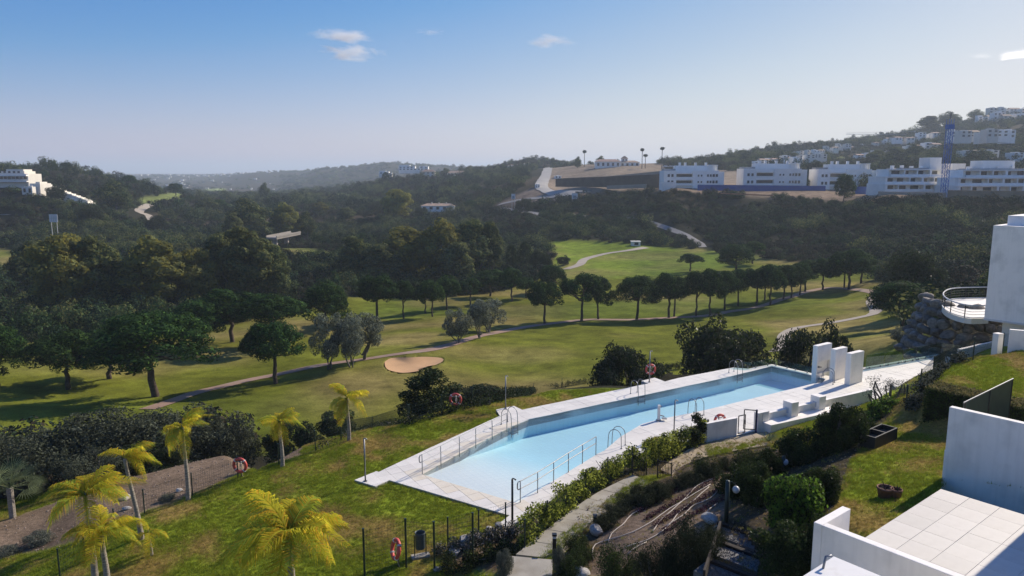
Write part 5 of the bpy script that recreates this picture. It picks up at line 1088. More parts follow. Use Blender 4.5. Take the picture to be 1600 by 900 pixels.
# -- near shrubs on the slope (px, base py, top py, width, key, ground z)
SH = [(1160, 790, 712, 84, 'shrub0', 1.4, 'dark shrub left of the globe lamp path'), (1105, 752, 716, 60, 'cover1', .9, 'low spreading shrub beside the upper path'), (1250, 740, 660, 92, 'shrub1', 1.7, 'large dark shrub below the white ledge'), (1312, 725, 628, 96, 'shrub2', 2.2, 'tallest dark shrub in front of the square pillars'),
      (1388, 645, 583, 74, 'twig', .9, 'bare greyish twiggy shrub by the garden fence'), (1385, 672, 622, 66, 'shrubb', 1.6, 'bright green shrub under the bare twiggy one'), (1345, 690, 640, 60, 'shrub0', 2.2, 'dark shrub between the tall shrub and the planter box'), (1232, 840, 735, 110, 'shrubb', 2.7, 'glossy bright green shrub above the timber steps'),
      (1180, 800, 722, 84, 'shrub2', 2.0, 'dark shrub right of the bed lamp post'), (1275, 800, 722, 80, 'shrub0', 3.0, 'dark leafy shrub at the lawn edge beside the pots'), (1225, 900, 810, 120, 'shrub1', 2.9, 'very dark shrub right of the timber steps'), (1290, 880, 800, 70, 'shrub0', 3.3, 'dark shrub against the low parapet wall'),
      (1075, 900, 818, 110, 'cover0', 1.9, 'wide dark ground shrub left of the timber steps'), (1030, 920, 850, 90, 'cover0', 1.6, 'dark ground shrub below the soil bed'), (970, 915, 856, 90, 'cover1', 1.1, 'olive green straggly shrub at the bottom of the bed'), (1110, 860, 820, 60, 'cover0', 2.1, 'dark mound beneath the flat pale rock'),
      (872, 895, 852, 24, 'greyb', .8, 'narrow grey leaved plant under the bollard light'), (788, 900, 858, 34, 'greyb', .6, 'grey leaved plant left of the path bottom'), (1168, 740, 706, 60, 'cover1', .9, 'low dark shrub where the upper path ends'), (1200, 760, 700, 60, 'shrub2', 1.5, 'dark shrub behind the path lamp'), (60, 850, 830, 44, 'greyb', None, 'silvery shrub on the dirt strip near the fence'), (12, 866, 852, 40, 'greyb', None, 'low silvery shrub at the left end of the dirt strip'),
      (262, 782, 770, 28, 'greyb', None, 'dark low plant on the dirt strip by the fence'), (1150, 775, 735, 60, 'shrub1', 1.5, 'dark shrub behind the lamp post at the bed'), (1160, 700, 676, 0, 'cover0', 0, '')]
for a in SH:
    if a[3]: at_base(*a[:5], 'shrub', a[6], 'shrub', z=a[5])
# mounds of ground cover along the path
for i, (px, py, w) in enumerate(((946, 824, 46), (962, 806, 50), (982, 790, 52), (1000, 776, 46), (1028, 780, 50), (1056, 766, 44), (1080, 756, 50), (1108, 746, 46), (902, 858, 42), (906, 876, 46), (895, 898, 50), (1008, 790, 44), (1030, 775, 50), (1136, 734, 40))):
    lb = ['dark rosemary mound right behind the small bollard', 'dark rosemary mound above the first by the path', 'rosemary mound half way up the path', 'rosemary mound near the path bend', 'rosemary mound beside the path end', 'rosemary mound below the step railing', 'rosemary mound right of the step railing', 'rosemary mound along the stained path', 'green mound below the pale rock', 'green mound beside the grey leaved plant', 'green mound at the bottom left of the bed', 'rosemary mound facing the soil bed', 'straggly mound above the purple planting', 'rosemary mound where the stained path narrows'][i]
    p = G(px, py); plant('cover1' if 8 <= i < 11 else 'cover0', 'ground_cover_mound', lb, 'ground cover', p - Vector((0, 0, .08)), random.uniform(.4, .62), w / F * (p - Vector((0, 0, CH))).length * 1.1, group='low mounds along the garden path')
# spiky yucca
p = N(1200, 698, 1.0); t = thing('yucca', 'spiky green yucca beside the stained path', 'yucca', p); 
for k in range(26):
    a = random.uniform(0, 6.28); e = random.uniform(.15, 1.3); L = random.uniform(.5, .75); d = Vector((math.cos(a) * math.cos(e), math.sin(a) * math.cos(e), math.sin(e))); s = Vector((-math.sin(a), math.cos(a), 0)) * .025
    m = MB(); b_ = Vector((0, 0, .25)); mid = b_ + d * L * .55; tip = b_ + d * L + Vector((0, 0, -.12)); m.quadmesh([b_ - s, b_ + s, mid + s, mid - s, tip], [(0, 1, 2, 3), (3, 2, 4)]); m.build('leaf', fan_l, t)
# vines on the wire fences and hedges
def leafband(name, label, pts, h, th, n, size, mats, mi=.4, z=None, aspect=.6, seed=5, bulge=.35, cat='hedge', parts=False):
    B = catmull([(G(*p) if z is None else N(p[0], p[1], z)) for p in pts], .35); r_ = np.random.default_rng(seed); c = []; rad = []
    for p in B:
        for _ in range(3):
            s = r_.uniform(.5, 1) * bulge; hh = h * r_.uniform(.75, 1.15); c.append((p.x + r_.normal() * th * .4, p.y + r_.normal() * th * .4, p.z + r_.uniform(.15, 1) * hh)); rad.append((s, s, s))
    c = np.array(c) - np.array(B[0]); me = leaves('foliage', c, np.array(rad), n, size, mats, seed, aspect, .4, .3, mi=mi); t = thing(name, label, cat, B[0]); link(bpy.data.objects.new('foliage', me), t)
    m = MB(); 
    for k in range(0, len(B), 2): q = B[k] - B[0]; m.tube([q + Vector((0, 0, -.1)), q + Vector((r_.normal() * .1, r_.normal() * .1, h * .5)), q + Vector((r_.normal() * .2, r_.normal() * .2, h * .9))], .012, 4, False)
    m.build('stems', twig_m, t); return t
leafband('climbing_hedge', 'yellow green climbing plant over the fence along the lower path', [(822, 858), (855, 828), (884, 803), (915, 776), (949, 754), (985, 735)], 1.1, .25, 13000, .085, [vine_l, hedge_l], .3)
leafband('climbing_hedge', 'climbing plant on the fence beside the upper path', [(1002, 735), (1030, 722), (1063, 706), (1095, 692)], 1.05, .25, 9000, .085, [vine_l, hedge_l], .3, seed=6)
leafband('climbing_hedge', 'bushy vine end against the low white wall', [(1082, 697), (1098, 690)], 1.25, .25, 5000, .09, [cover_l, shrub_l], .5, seed=7)
leafband('low_hedge', 'low dark hedge along the fence from the tall shrub to the far lifebuoy', [(640, 664), (690, 648), (738, 636), (786, 624), (834, 614), (878, 605), (922, 598), (982, 589), (1030, 581)], .55, .35, 20000, .1, [cover_l, shrub_l], .4, seed=8)
leafband('low_hedge', 'low dark hedge from the far lifebuoy to the pool corner', [(1035, 580), (1080, 575), (1140, 569)], .8, .35, 9000, .1, [cover_l, shrub_l], .4, seed=9)
leafband('low_hedge', 'low dark hedge in front of the bushes by the far lawn palm', [(500, 702), (540, 686), (583, 669), (636, 664)], .35, .3, 6000, .09, [cover_l, shrub_l], .4, seed=10)
leafband('garden_edge_plants', 'straggly grey plants under the raised lawn fence', [(1424, 640), (1440, 618), (1462, 595), (1482, 576), (1500, 566)], .4, .4, 6000, .09, [shrub_g, cover_l], .5, seed=11)
leafband('garden_edge_plants', 'dry plants among the rocks below the deck corner', [(700, 868), (740, 852), (775, 840), (805, 836)], .3, .5, 7000, .07, [twig_m, cover_l], .5, seed=12)
leafband('garden_edge_plants', 'mixed low plants left of the lowest path slab', [(700, 895), (740, 880), (775, 872), (795, 868)], .3, .5, 7000, .07, [cover_l, hedge_l], .4, seed=13)
# clipped hedge
hp0 = N(1441, 667, 3.2); hp1 = hp0 + eB * 7.5; Hh = zat(606, hp0.y) - hp0.z
t = thing('clipped_hedge', 'dark clipped box hedge with dry leafy top on the lawn', 'hedge', hp0, math.atan2(eA.y, eA.x)); r_ = np.random.default_rng(3)
def boxleaves(x0, x1, y0, y1, z0, z1, n, size, mats, mi, faces):
    P = []; Nn = []
    for f, fr in faces.items():
        k = int(n * fr); u_, v_ = r_.random(k), r_.random(k)
        if f == 'top': P.append(np.stack([x0 + u_ * (x1 - x0), y0 + v_ * (y1 - y0), np.full(k, z1)], 1)); Nn.append(np.tile((0, 0, 1.), (k, 1)))
        if f == 'x0': P.append(np.stack([np.full(k, x0), y0 + u_ * (y1 - y0), z0 + v_ * (z1 - z0)], 1)); Nn.append(np.tile((-1., 0, 0), (k, 1)))
        if f == 'y1': P.append(np.stack([x0 + u_ * (x1 - x0), np.full(k, y1), z0 + v_ * (z1 - z0)], 1)); Nn.append(np.tile((0, 1., 0), (k, 1)))
        if f == 'x1': P.append(np.stack([np.full(k, x1), y0 + u_ * (y1 - y0), z0 + v_ * (z1 - z0)], 1)); Nn.append(np.tile((1., 0, 0), (k, 1)))
    P = np.concatenate(P) + r_.normal(size=(sum(len(q) for q in P), 3)) * .035; Nn = np.concatenate(Nn) * .6 + r_.normal(size=P.shape) * .5; Nn /= np.linalg.norm(Nn, axis=1)[:, None]
    a = np.cross(Nn, r_.normal(size=P.shape)); a /= np.linalg.norm(a, axis=1)[:, None]; b_ = np.cross(Nn, a); s = size * r_.uniform(.6, 1.4, len(P))[:, None]
    return fastmesh('foliage', np.stack([P - a * s * .5, P + b_ * s * .3, P + a * s * .5, P - b_ * s * .3], 1).reshape(-1, 3), np.arange(len(P) * 4).reshape(-1, 4), mats)
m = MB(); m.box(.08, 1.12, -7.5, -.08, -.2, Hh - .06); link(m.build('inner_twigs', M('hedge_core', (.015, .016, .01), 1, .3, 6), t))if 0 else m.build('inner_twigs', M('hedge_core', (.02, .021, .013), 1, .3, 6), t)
link(bpy.data.objects.new('foliage', boxleaves(0, 1.2, -7.6, 0, 0, Hh, 26000, .07, [hedge_l], 0, {'x0': .45, 'y1': .08, 'x1': .3, 'top': .17})), t)
link(bpy.data.objects.new('dry_top', boxleaves(-.02, 1.2, -7.6, .02, 0, Hh + .03, 8000, .07, [hedge_t], 0, {'top': 1})), t)
# bed planting and hoses
m_ = leaves('planting', np.array([tuple(G(1010 + 110 * a_ + 14 * b_, 812 - 62 * a_ + 10 * b_) + Vector((0, 0, .04))) for a_ in np.linspace(0, 1, 26) for b_ in (-1, 0, 1, 2)]), np.full(104, .13), 6000, .06, [leafmat('purple_leaves', (.075, .03, .04), .5, .1, .2, 4)], 3)
o = bpy.data.objects.new('purple_bed_plants', m_); link(o); tag(o, 'small purple leaved plants in the soil bed', kind='stuff')
m_ = leaves('litter', np.array([tuple(G(*q)) for q in ((random.uniform(930, 1125), random.uniform(760, 890)) for _ in range(700)) if inpoly(np.array([q[0]]), np.array([q[1]]), [(935, 870), (960, 815), (1030, 775), (1120, 745), (1130, 800), (1090, 840), (1010, 890)])[0]]) , None or np.full(0, 1.), 10, .05, [twig_m], 4) if 0 else None
for i, pts in enumerate([[(928, 876), (926, 858), (940, 848), (975, 838), (1010, 822), (1040, 800), (1080, 776), (1110, 758)], [(950, 848), (955, 835), (972, 822), (990, 803), (1018, 790)], [(975, 858), (1010, 846), (1040, 827), (1060, 803), (1085, 782), (1108, 762)], [(1020, 832), (1032, 815), (1065, 785), (1090, 760), (1120, 748)], [(1040, 824), (1068, 806), (1085, 790), (1110, 780), (1128, 758)], [(980, 868), (996, 856), (1010, 848)], [(1100, 806), (1110, 796), (1120, 788)], [(1030, 784), (1045, 768), (1050, 760)]]):
    P = catmull([G(*p) + Vector((0, 0, .03)) for p in pts], .25); P = [Vector((p.x + random.uniform(-.015, .015), p.y, gz(p.x, p.y) + .035)) for p in P]; m = MB(); m.tube([p - P[0] for p in P], .017, 6); o = m.build('irrigation_hose', hose_m, loc=P[0], smooth=True)
    tag(o, ['longest pale hose looping round the lower end of the soil bed', 'short pale hose ending near the pale rock', 'pale hose crossing the middle of the soil bed', 'straight pale hose through the purple plants', 'pale hose curving towards the lamp post', 'short hose piece at the foot of the bed', 'short hose piece near the flat rock', 'hose piece between the rosemary mounds'][i], 'hose', 'irrigation hoses on the soil bed')
# ---------------------------------------------------------------- palms
def frond_mesh(L, seed, drop, mats, dens=60, ll=.5, up=.5, mi=.3):
    r_ = np.random.default_rng(seed); vs = []; fs = []; mat_i = []; n = 14; pts = []
    for i in range(n + 1):
        t = i / n; pts.append(Vector((L * (t * .92 - .08 * t * t * drop), 0, L * (up * t - drop * t * t * .95))))
    m = MB(); m.tube(pts, [.022 * (1 - .8 * i / n) + .004 for i in range(n + 1)], 5, False); vs += m.v; fs += m.f; mat_i += [0] * len(m.f)
    for k in range(dens * 2):
        t = .12 + .88 * (k // 2) / dens; s = 1 if k % 2 else -1; x = t * n; i = min(int(x), n - 1); p = pts[i].lerp(pts[i + 1], x - i); d = (pts[i + 1] - pts[i]).normalized()
        l_ = ll * (math.sin(math.pi * min(1, t * .85 + .12)) * .8 + .25) * r_.uniform(.75, 1.15); side = Vector((0, s, 0)); e1 = p + (side * .75 + d * .55 + Vector((0, 0, r_.uniform(-.1, .25)))).normalized() * l_ * .5; e2 = e1 + (side * .25 + d * .4 + Vector((0, 0, -r_.uniform(.9, 1.5)))).normalized() * l_ * .6
        w = d * .012; b = len(vs); vs += [tuple(p - w), tuple(p + w), tuple(e1 + w), tuple(e1 - w), tuple(e2)]; fs += [(b, b + 1, b + 2, b + 3), (b + 3, b + 2, b + 4)]; c = 1 if r_.random() < mi else 0; mat_i += [c, c]
    me = bpy.data.meshes.new('frond'); me.from_pydata(vs, [], fs)
    for q in mats: me.materials.append(q)
    me.polygons.foreach_set('material_index', mat_i); me.update(); return me
FR = [frond_mesh(1.5, s, .5 + .16 * s, [palm_l, palm_l2], 46, .62, .55 - .06 * s) for s in range(5)]
for s in (1, 3): FR[s].materials[0] = leafmat('green_palm_leaflets', (.36, .42, .05), .4, .08, .6, 1.2)
def palm(px, py, cy, label, nf, fs, th=.1, z=None, lean=(0, 0), dirs=None, top=None):
    p = G(px, py) if z is None else N(px, py, z); h = zat(cy, p.y) - p.z; t = thing('queen_palm', label, 'palm', p, 0, 'golden palms on the near lawn'); k = 22; m = MB()
    pts = []; rs = []
    for i in range(k + 1): f = i / k; pts.append((lean[0] * f + .03 * math.sin(f * 5), lean[1] * f, -.2 + (h + .2) * f)); rs.append(th * (1.35 - .65 * f ** .5) * (1.06 if i % 2 else .97))
    m.tube(pts, rs, 10); m.build('trunk', palm_bark, t, smooth=True); tp = Vector(pts[-1])
    m = MB(); m.tube([tp - Vector((0, 0, .35)), tp + Vector((0, 0, .1))], [th * .8, th * .35], 8); m.build('crownshaft', M('crownshaft', (.18, .17, .05), .7, .2, 6), t)
    if dirs is None: dirs = [(360 / nf * i + random.uniform(-18, 18), random.uniform(-.3, .75)) for i in range(nf)]
    for i, (a, e) in enumerate(dirs):
        o = bpy.data.objects.new('frond', FR[(i * 2 + int(px)) % 5]); link(o, t); o.location = tp; s = fs * random.uniform(.85, 1.1); o.scale = (s, s, s); o.rotation_euler = (random.uniform(-.3, .3), -e, R(a))
    return t
palm(149, 920, 775, 'front left golden palm with long arching orange fronds', 12, .98, .1, z=-.6, dirs=[(180, .15), (165, .35), (200, -.1), (10, .5), (-15, .35), (25, .75), (0, .15), (190, .55), (60, .6), (120, .6), (-60, .2), (-110, .0), (-5, .65)])
palm(168, 925, 835, 'shorter golden palm with drooping crown behind the front one', 16, .88, .1, z=-.6)
palm(222, 842, 718, 'leaning golden palm with wind swept fronds', 7, .78, .085, lean=(-.42, .1), dirs=[(0, .35), (-10, .1), (15, .6), (20, .25), (-25, .45), (170, .5), (100, .5)])
palm(294, 782, 668, 'thin trunked golden palm before the dark olives', 9, .76, .085, dirs=[(40, 1.0), (20, .9), (10, .6), (150, -.3), (200, -.4), (-60, -.4), (-100, -.5), (60, .9), (-20, .5), (100, -.3), (-140, -.4)])
palm(441, 730, 660, 'small golden palm on the lawn above the far lifebuoy post', 11, .75, .085); palm(545, 688, 622, 'golden palm furthest along the lawn edge', 11, .8, .09, dirs=[(0, .2), (15, .4), (-20, .1), (160, .9), (140, .8), (175, .6), (-120, -.5), (-90, -.4), (-150, -.3), (60, .5), (-40, .3)])
palm(458, 960, 838, 'big bushy golden palm at the bottom of the lawn', 24, 1.22, .12, z=-.4)
palm(236, 868, 832, 'young golden palm beside the leaning palm foot', 5, .55, .05)
# fan palm at the left edge
p = WP(-20, 31, 0); p.z = gz(p.x, p.y); hz = zat(762, p.y); t = thing('fan_palm', 'grey green fan palm cut by the left edge', 'palm', p); m = MB(); m.tube([(0, 0, -.2), (0, 0, hz - p.z)], .14, 8); m.build('trunk', palm_bark, t)
for k in range(26):
    a = random.uniform(0, 6.28); e = random.uniform(-.6, 1.2); m = MB(); c = Vector((0, 0, hz - p.z)); d = Vector((math.cos(a) * math.cos(e), math.sin(a) * math.cos(e), math.sin(e))); s = d.cross(Vector((0, 0, 1))).normalized(); u_ = s.cross(d); b_ = c + d * .7; m.bar(c, b_, .02)
    for j in range(-8, 9):
        q = (d * math.cos(j * .16) + s * math.sin(j * .16)).normalized(); tip = b_ + q * .85 + Vector((0, 0, -.06)); w = q.cross(u_).normalized() * .018; mid = b_ + q * .45; m.quadmesh([b_, mid + w, tip, mid - w], [(0, 1, 2, 3)])
    m.build('frond', fan_l, t)
# ================================================================ MASS VEGETATION (instanced)
def protocol(name, meshes):
    c = bpy.data.collections.new(name)
    for i, me in enumerate(meshes): o = bpy.data.objects.new(f'{name}_{i:02d}', me); c.objects.link(o)
    return c
def bushmesh(seed, n, leaf, mats, mi, nl=9, tall=.8, lr=(.3, .55)):
    r_ = np.random.default_rng(seed); c = []; rad = []
    for i in range(nl):
        a = r_.uniform(0, 6.28); q = math.sqrt(r_.random()) * .75; s = r_.uniform(*lr); c.append((q * math.cos(a), q * math.sin(a), r_.uniform(.1, tall) * (1.1 - q * .6))); rad.append((s, s, s * .85))
    return leaves('bush', np.array(c), np.array(rad), n, leaf, mats, seed, .6, .85, .85, mi=mi)
bc2 = protocol('maquis_form', [bushmesh(80 + i, 900, .13, [[scrub_b, scrub_l], [scrub_g, scrub_b], [scrub_b, olive_d]][i], .4) for i in range(3)])
bc3 = protocol('fresh_bush_form', [bushmesh(84 + i, 900, .12, [[scrub_g, euc_l], [scrub_g, scrub_l], [olive_d, scrub_g]][i], .4, nl=11, tall=1.0) for i in range(3)])
GN = {}
def scatter(name, label, pts, scl, coll, nproto, kind='stuff', zs=(.8, 1.25), pick=None):
    me = bpy.data.meshes.new(name); n = len(pts); me.vertices.add(n); me.vertices.foreach_set('co', np.asarray(pts, np.float32).ravel())
    a = me.attributes.new('scl', 'FLOAT_VECTOR', 'POINT'); s = np.stack([scl, scl, scl * RNG.uniform(*zs, n)], 1); a.data.foreach_set('vector', s.astype(np.float32).ravel())
    a = me.attributes.new('rot', 'FLOAT_VECTOR', 'POINT'); a.data.foreach_set('vector', np.stack([RNG.uniform(-.15, .15, n), RNG.uniform(-.15, .15, n), RNG.uniform(0, 6.28, n)], 1).astype(np.float32).ravel())
    a = me.attributes.new('pick', 'INT', 'POINT'); a.data.foreach_set('value', (RNG.integers(0, nproto, n) if pick is None else pick).astype(np.int32))
    o = bpy.data.objects.new(name, me); link(o); tag(o, label, kind=kind)
    g = bpy.data.node_groups.new(name, 'GeometryNodeTree'); g.interface.new_socket('Geometry', in_out='INPUT', socket_type='NodeSocketGeometry'); g.interface.new_socket('Geometry', in_out='OUTPUT', socket_type='NodeSocketGeometry')
    gi = g.nodes.new('NodeGroupInput'); go = g.nodes.new('NodeGroupOutput'); ip = g.nodes.new('GeometryNodeInstanceOnPoints'); ci = g.nodes.new('GeometryNodeCollectionInfo'); mp_ = g.nodes.new('GeometryNodeMeshToPoints')
    ci.inputs[0].default_value = coll; ci.inputs[1].default_value = True; ci.inputs[2].default_value = True
    def att(nm, tp): q = g.nodes.new('GeometryNodeInputNamedAttribute'); q.data_type = tp; q.inputs[0].default_value = nm; return q
    L = g.links; L.new(gi.outputs[0], mp_.inputs[0]); L.new(mp_.outputs[0], ip.inputs['Points']); L.new(ci.outputs[0], ip.inputs['Instance']); ip.inputs['Pick Instance'].default_value = True
    def so(q): return next(s for s in q.outputs if s.name == 'Attribute' and s.enabled)
    L.new(so(att('pick', 'INT')), ip.inputs['Instance Index']); L.new(so(att('scl', 'FLOAT_VECTOR')), ip.inputs['Scale'])
    rt = g.nodes.new('FunctionNodeEulerToRotation'); L.new(so(att('rot', 'FLOAT_VECTOR')), rt.inputs[0]); L.new(rt.outputs[0], ip.inputs['Rotation']); L.new(ip.outputs[0], go.inputs[0])
    md_ = o.modifiers.new('scatter', 'NODES'); md_.node_group = g; return o
bc = protocol('bush_form', [bushmesh(60 + i, 900, .13, [[scrub_l, scrub_g], [scrub_l, scrub_b], [scrub_g, scrub_l], [scrub_l, olive_d], [scrub_b, scrub_l], [scrub_l, scrub_l]][i], .3) for i in range(6)])
tc_ = protocol('wood_form', [bushmesh(70 + i, 900, .12, [[scrub_l, scrub_g], [pine_l, scrub_g], [scrub_g, euc_l], [scrub_l, scrub_l]][i], .35, nl=11, tall=1.2, lr=(.25, .5)) for i in range(4)])
def wsample(n, r0, r1, keep):
    th = RNG.uniform(R(-42), R(42), n); r = np.sqrt(RNG.uniform(r0 * r0, r1 * r1, n)); x = r * np.sin(th); y = r * np.cos(th); k = keep(x, y, r); x, y = x[k], y[k]; return np.stack([x, y, gz0(x, y)], 1)
RDX = []   # keep plants off tracks and building plots (world discs)
for nm in ('hillside_track', 'hillside_track.001', 'valley_path', 'valley_road', 'valley_road.001'):
    for v in list(bpy.data.objects[nm].data.vertices)[::5]: RDX.append((v.co.x, v.co.y, 4.0 if 'hill' in nm else (10 if 'road' in nm else 5.5)))
def clear(x, y):
    if not any(p[2] == 7.77 for p in PLOTS):
        for px, Y_, r in ((1490, 60, 7.77), (1440, 56, 7), (1540, 57, 9), (1590, 52, 9), (1500, 66, 7), (1540, 66, 8)): q = WP(px, Y_, 0); PLOTS.append((q.x, q.y, r))
    k = np.ones(len(x), bool)
    for a, b_, r in RDX + PLOTS: k &= (x - a) ** 2 + (y - b_) ** 2 > r * r
    return k
def kp(x, y, r): return (zone_at(x, y) == 2) & clear(x, y)
# ================================================================ BUILDINGS ACROSS THE VALLEY
PLOTS = []
def win(parent, x, z, w, h, y=0, fr=True, mat=None):
    m = MB(); m.box(x, x + w, y - .03, y + .05, z, z + h); o = m.build('window', mat or window_m, parent)
    if fr:
        m = MB()
        for a in ((x - .08, x, z - .08, z + h + .08), (x + w, x + w + .08, z - .08, z + h + .08), (x, x + w, z - .08, z), (x, x + w, z + h, z + h + .08)): m.box(a[0], a[1], y - .09, y + .02, a[2], a[3])
        m.build('frame', frame_m, o)
    return o
def site(pxl, pxr, pyb, Y, rot=0, sink=2.0):
    A = D(pxl, pyb, Y); B_ = D(pxr, pyb, Y); L = (B_ - A).length; PLOTS.extend([(A.x + (B_.x - A.x) * f, A.y + 4, 9) for f in (np.arange(0, 1.01, .12) if L > 12 else (.5,))]); return A, L
# three matching white blocks
for i, (a, b_, yb, yt, lb) in enumerate(((1037, 1133, 290, 267, 'white apartment block left of three, beside the brown retaining wall'), (1161, 1263, 290, 264, 'white apartment block in the middle of the three above the blue hoarding'), (1277, 1372, 292, 265, 'white apartment block right of three behind the lone pine'))):
    Y_ = 388; A, L = site(a, b_, yb, Y_); H1 = (yb - yt) / F * Y_; t = thing('apartment_block', lb, 'apartment block', A, 0, 'white apartment blocks above the blue hoarding')
    m = MB(); m.box(0, L * .9, 1.2, 12, -4, H1); m.box(0, L * .2, 0, 1.2, -4, H1 - .003); m.box(L * .47, L * .78, 0, 1.2, -4, H1 - .003); m.box(L * .9, L, 2.5, 13, -4, H1 - .5); m.build('wall', house_white, t)
    m = MB(); m.box(L * .22, L * .88, 4, 11, H1, H1 + 2.6); m.build('penthouse', house_white, t)
    m = MB(); m.box(L * .02, L * .22, 5, 10, H1, H1 + .9); m.build('roof_unit', roof_grey, t)
    for f in (.27, .36, .53, .70): m = MB(); m.box(L * f, L * f + 1.0, 4.5, 6, H1 + 2.6, H1 + 4.2); m.build('chimney', house_white, t)
    m = MB(); [m.box(L * .74 + k * L * .07, L * .74 + k * L * .07 + .4, 3.2, 3.6, H1, H1 + 2.6) for k in range(3)]; m.box(L * .74, L * .9, 3.1, 7, H1 + 2.6, H1 + 3.0); m.build('pergola', house_white, t)
    fl = H1 / 2.35
    for k in range(2):
        z = .9 + k * fl
        m = MB(); m.box(L * .2, L * .47, .1, 1.2, z - .9, z + .05); m.build('balcony', house_white, t); win(t, L * .21, z + .3, L * .25, fl * .42, 1.15, False)
        m = MB(); m.box(L * .2, L * .47, .05, 1.2, z + fl * .58, z + fl * .75); m.build('canopy', house_white, t)
        for f in (.06, .12): win(t, L * f, z + .3, 1.1, 1.4, 0)
        for f in (.70, .745): win(t, L * f, z + .4, .9, 1.2, 0)
        for f in (.55, .6): win(t, L * f, z + .5, .7, .9, 0)
        for f in (.80, .85): win(t, L * f, z + .3, 1.1, 1.4, 1.15)
# stepped apartment complex with deep balconies
def complex_(px0, px1, yb, Y_, floors, lb, tower=None, setb=()):
    A, L = site(px0, px1, yb, Y_); t = thing('terraced_apartments', lb, 'apartment block', A); fh = 3.15
    for k in range(floors):
        x0, x1 = setb[k]; x0 *= L; x1 *= L; z = k * fh; d0 = k * 1.6
        m = MB(); m.box(x0, x1, d0 + 2.6, 17 + k * .01, z if k else -3, z + fh - .002); m.build('back_wall', house_white, t)
        m = MB(); m.box(x0 - .3, x1 + .3, d0, d0 + 2.6, z + fh - .45, z + fh + .0); m.box(x0 - .3, x1 + .3, d0 - .12, d0 + .08, z - .15, z + .95); m.build('balcony', house_white, t)
        n_ = max(3, int((x1 - x0) / 5.2))
        for j in range(n_ + 1):
            x = x0 + (x1 - x0 - .5) * j / n_
            if (j + k) % 4 != 2: m = MB(); m.box(x, x + (.9 if j % 3 == 0 else .4), d0 + .1, d0 + 2.6, z - (.4 if k else 3), z + fh - .45); m.build('pier', house_white, t)
        for j in range(n_):
            x = x0 + (x1 - x0 - .5) * (j + .2) / n_; win(t, x, z + .2, (x1 - x0) / n_ * random.choice((.35, .5, .62)), 2.2, d0 + 2.58, j % 2 == 0)
    k = floors; x0, x1 = setb[-1]; x0 *= L; x1 *= L
    for f in np.linspace(.1, .85, 5): m = MB(); m.box(x0 + (x1 - x0) * f, x0 + (x1 - x0) * f + 1.1, 8, 9.5, floors * fh, floors * fh + random.uniform(.9, 1.7)); m.build('chimney', house_white, t)
    m = MB(); m.box(x0 + 4, x1 - 4, floors * 1.6 + 3, 16, floors * fh, floors * fh + .5); m.build('roof_parapet', roof_grey, t)
    if tower: m = MB(); m.box(tower[0] * L, tower[1] * L, 9, 18, 0, tower[2]); m.build('stair_tower', house_white, t)
    return t
complex_(1383, 1484, 299, 318, 3, 'stepped white apartment building left of the blue crane', (.84, 1.02, 14.5), [(0, 1), (.02, .98), (.14, .95)])
complex_(1497, 1640, 302, 300, 3, 'long stepped white apartment building right of the blue crane', (.40, .75, 13.2), [(0, 1), (.02, 1), (.13, 1)])
m = MB(); A = D(1484, 300, 330); B_ = D(1505, 300, 330); t = thing('apartment_wing', 'narrow white wing with slit windows behind the crane', 'apartment block', A); L = (B_ - A).length; m.box(0, L, 0, 14, -3, 12.5); m.build('wall', house_white, t)
for k in range(3): win(t, L * .3, 1.5 + 3.4 * k, 1.2, 1.6); win(t, L * .65, 1.5 + 3.4 * k, 1.0, 1.4)
# crane
A = D(1474, 312, 302); t = thing('tower_crane', 'blue lattice tower crane in front of the white apartments', 'crane', A); Ht = zat(186, 302) - A.z; m = MB(); w = .95
for sx in (-w, w):
    for sy in (-w, w): m.bar((sx, sy, -1), (sx, sy, Ht), .17)
m.build('mast', crane_blue, t); m = MB(); k = 0; z = 0
while z < Ht - 1.8:
    s = 1 if k % 2 else -1
    for y in (-w, w): m.bar((-w * s, y, z), (w * s, y, z + 1.9), .1); m.bar((-w, y, z), (w, y, z), .1)
    for x in (-w, w): m.bar((x, -w * s, z), (x, w * s, z + 1.9), .1); m.bar((x, -w, z), (x, w, z), .1)
    z += 1.9; k += 1
m.build('lattice', crane_blue, t); m = MB(); m.box(-1.2, 1.2, -1.2, 1.2, Ht - 4, Ht - 2.2); m.build('cab', crane_blue, t); m = MB(); m.bar((0, 0, Ht), (0, 0, Ht + 2.6), .3); m.build('apex', M('crane_apex', (.05, .05, .06), .6, .1, 1), t)
m = MB(); m.box(-2, 2, -2, 2, -2, .6); m.build('base', concrete, t)
# far white crane jib
A = D(1428, 225, 900); t = thing('distant_crane', 'distant pale crane with long horizontal jib above the ridge', 'crane', A); m = MB(); m.bar((0, 0, -5), (0, 0, 15.5), 1.0); m.build('mast', frame_m, t); m = MB(); m.bar((-82, 0, 11.5), (22, 0, 11.5), .5); m.bar((-82, 0, 13), (0, 0, 15), .25); m.build('jib', frame_m, t)
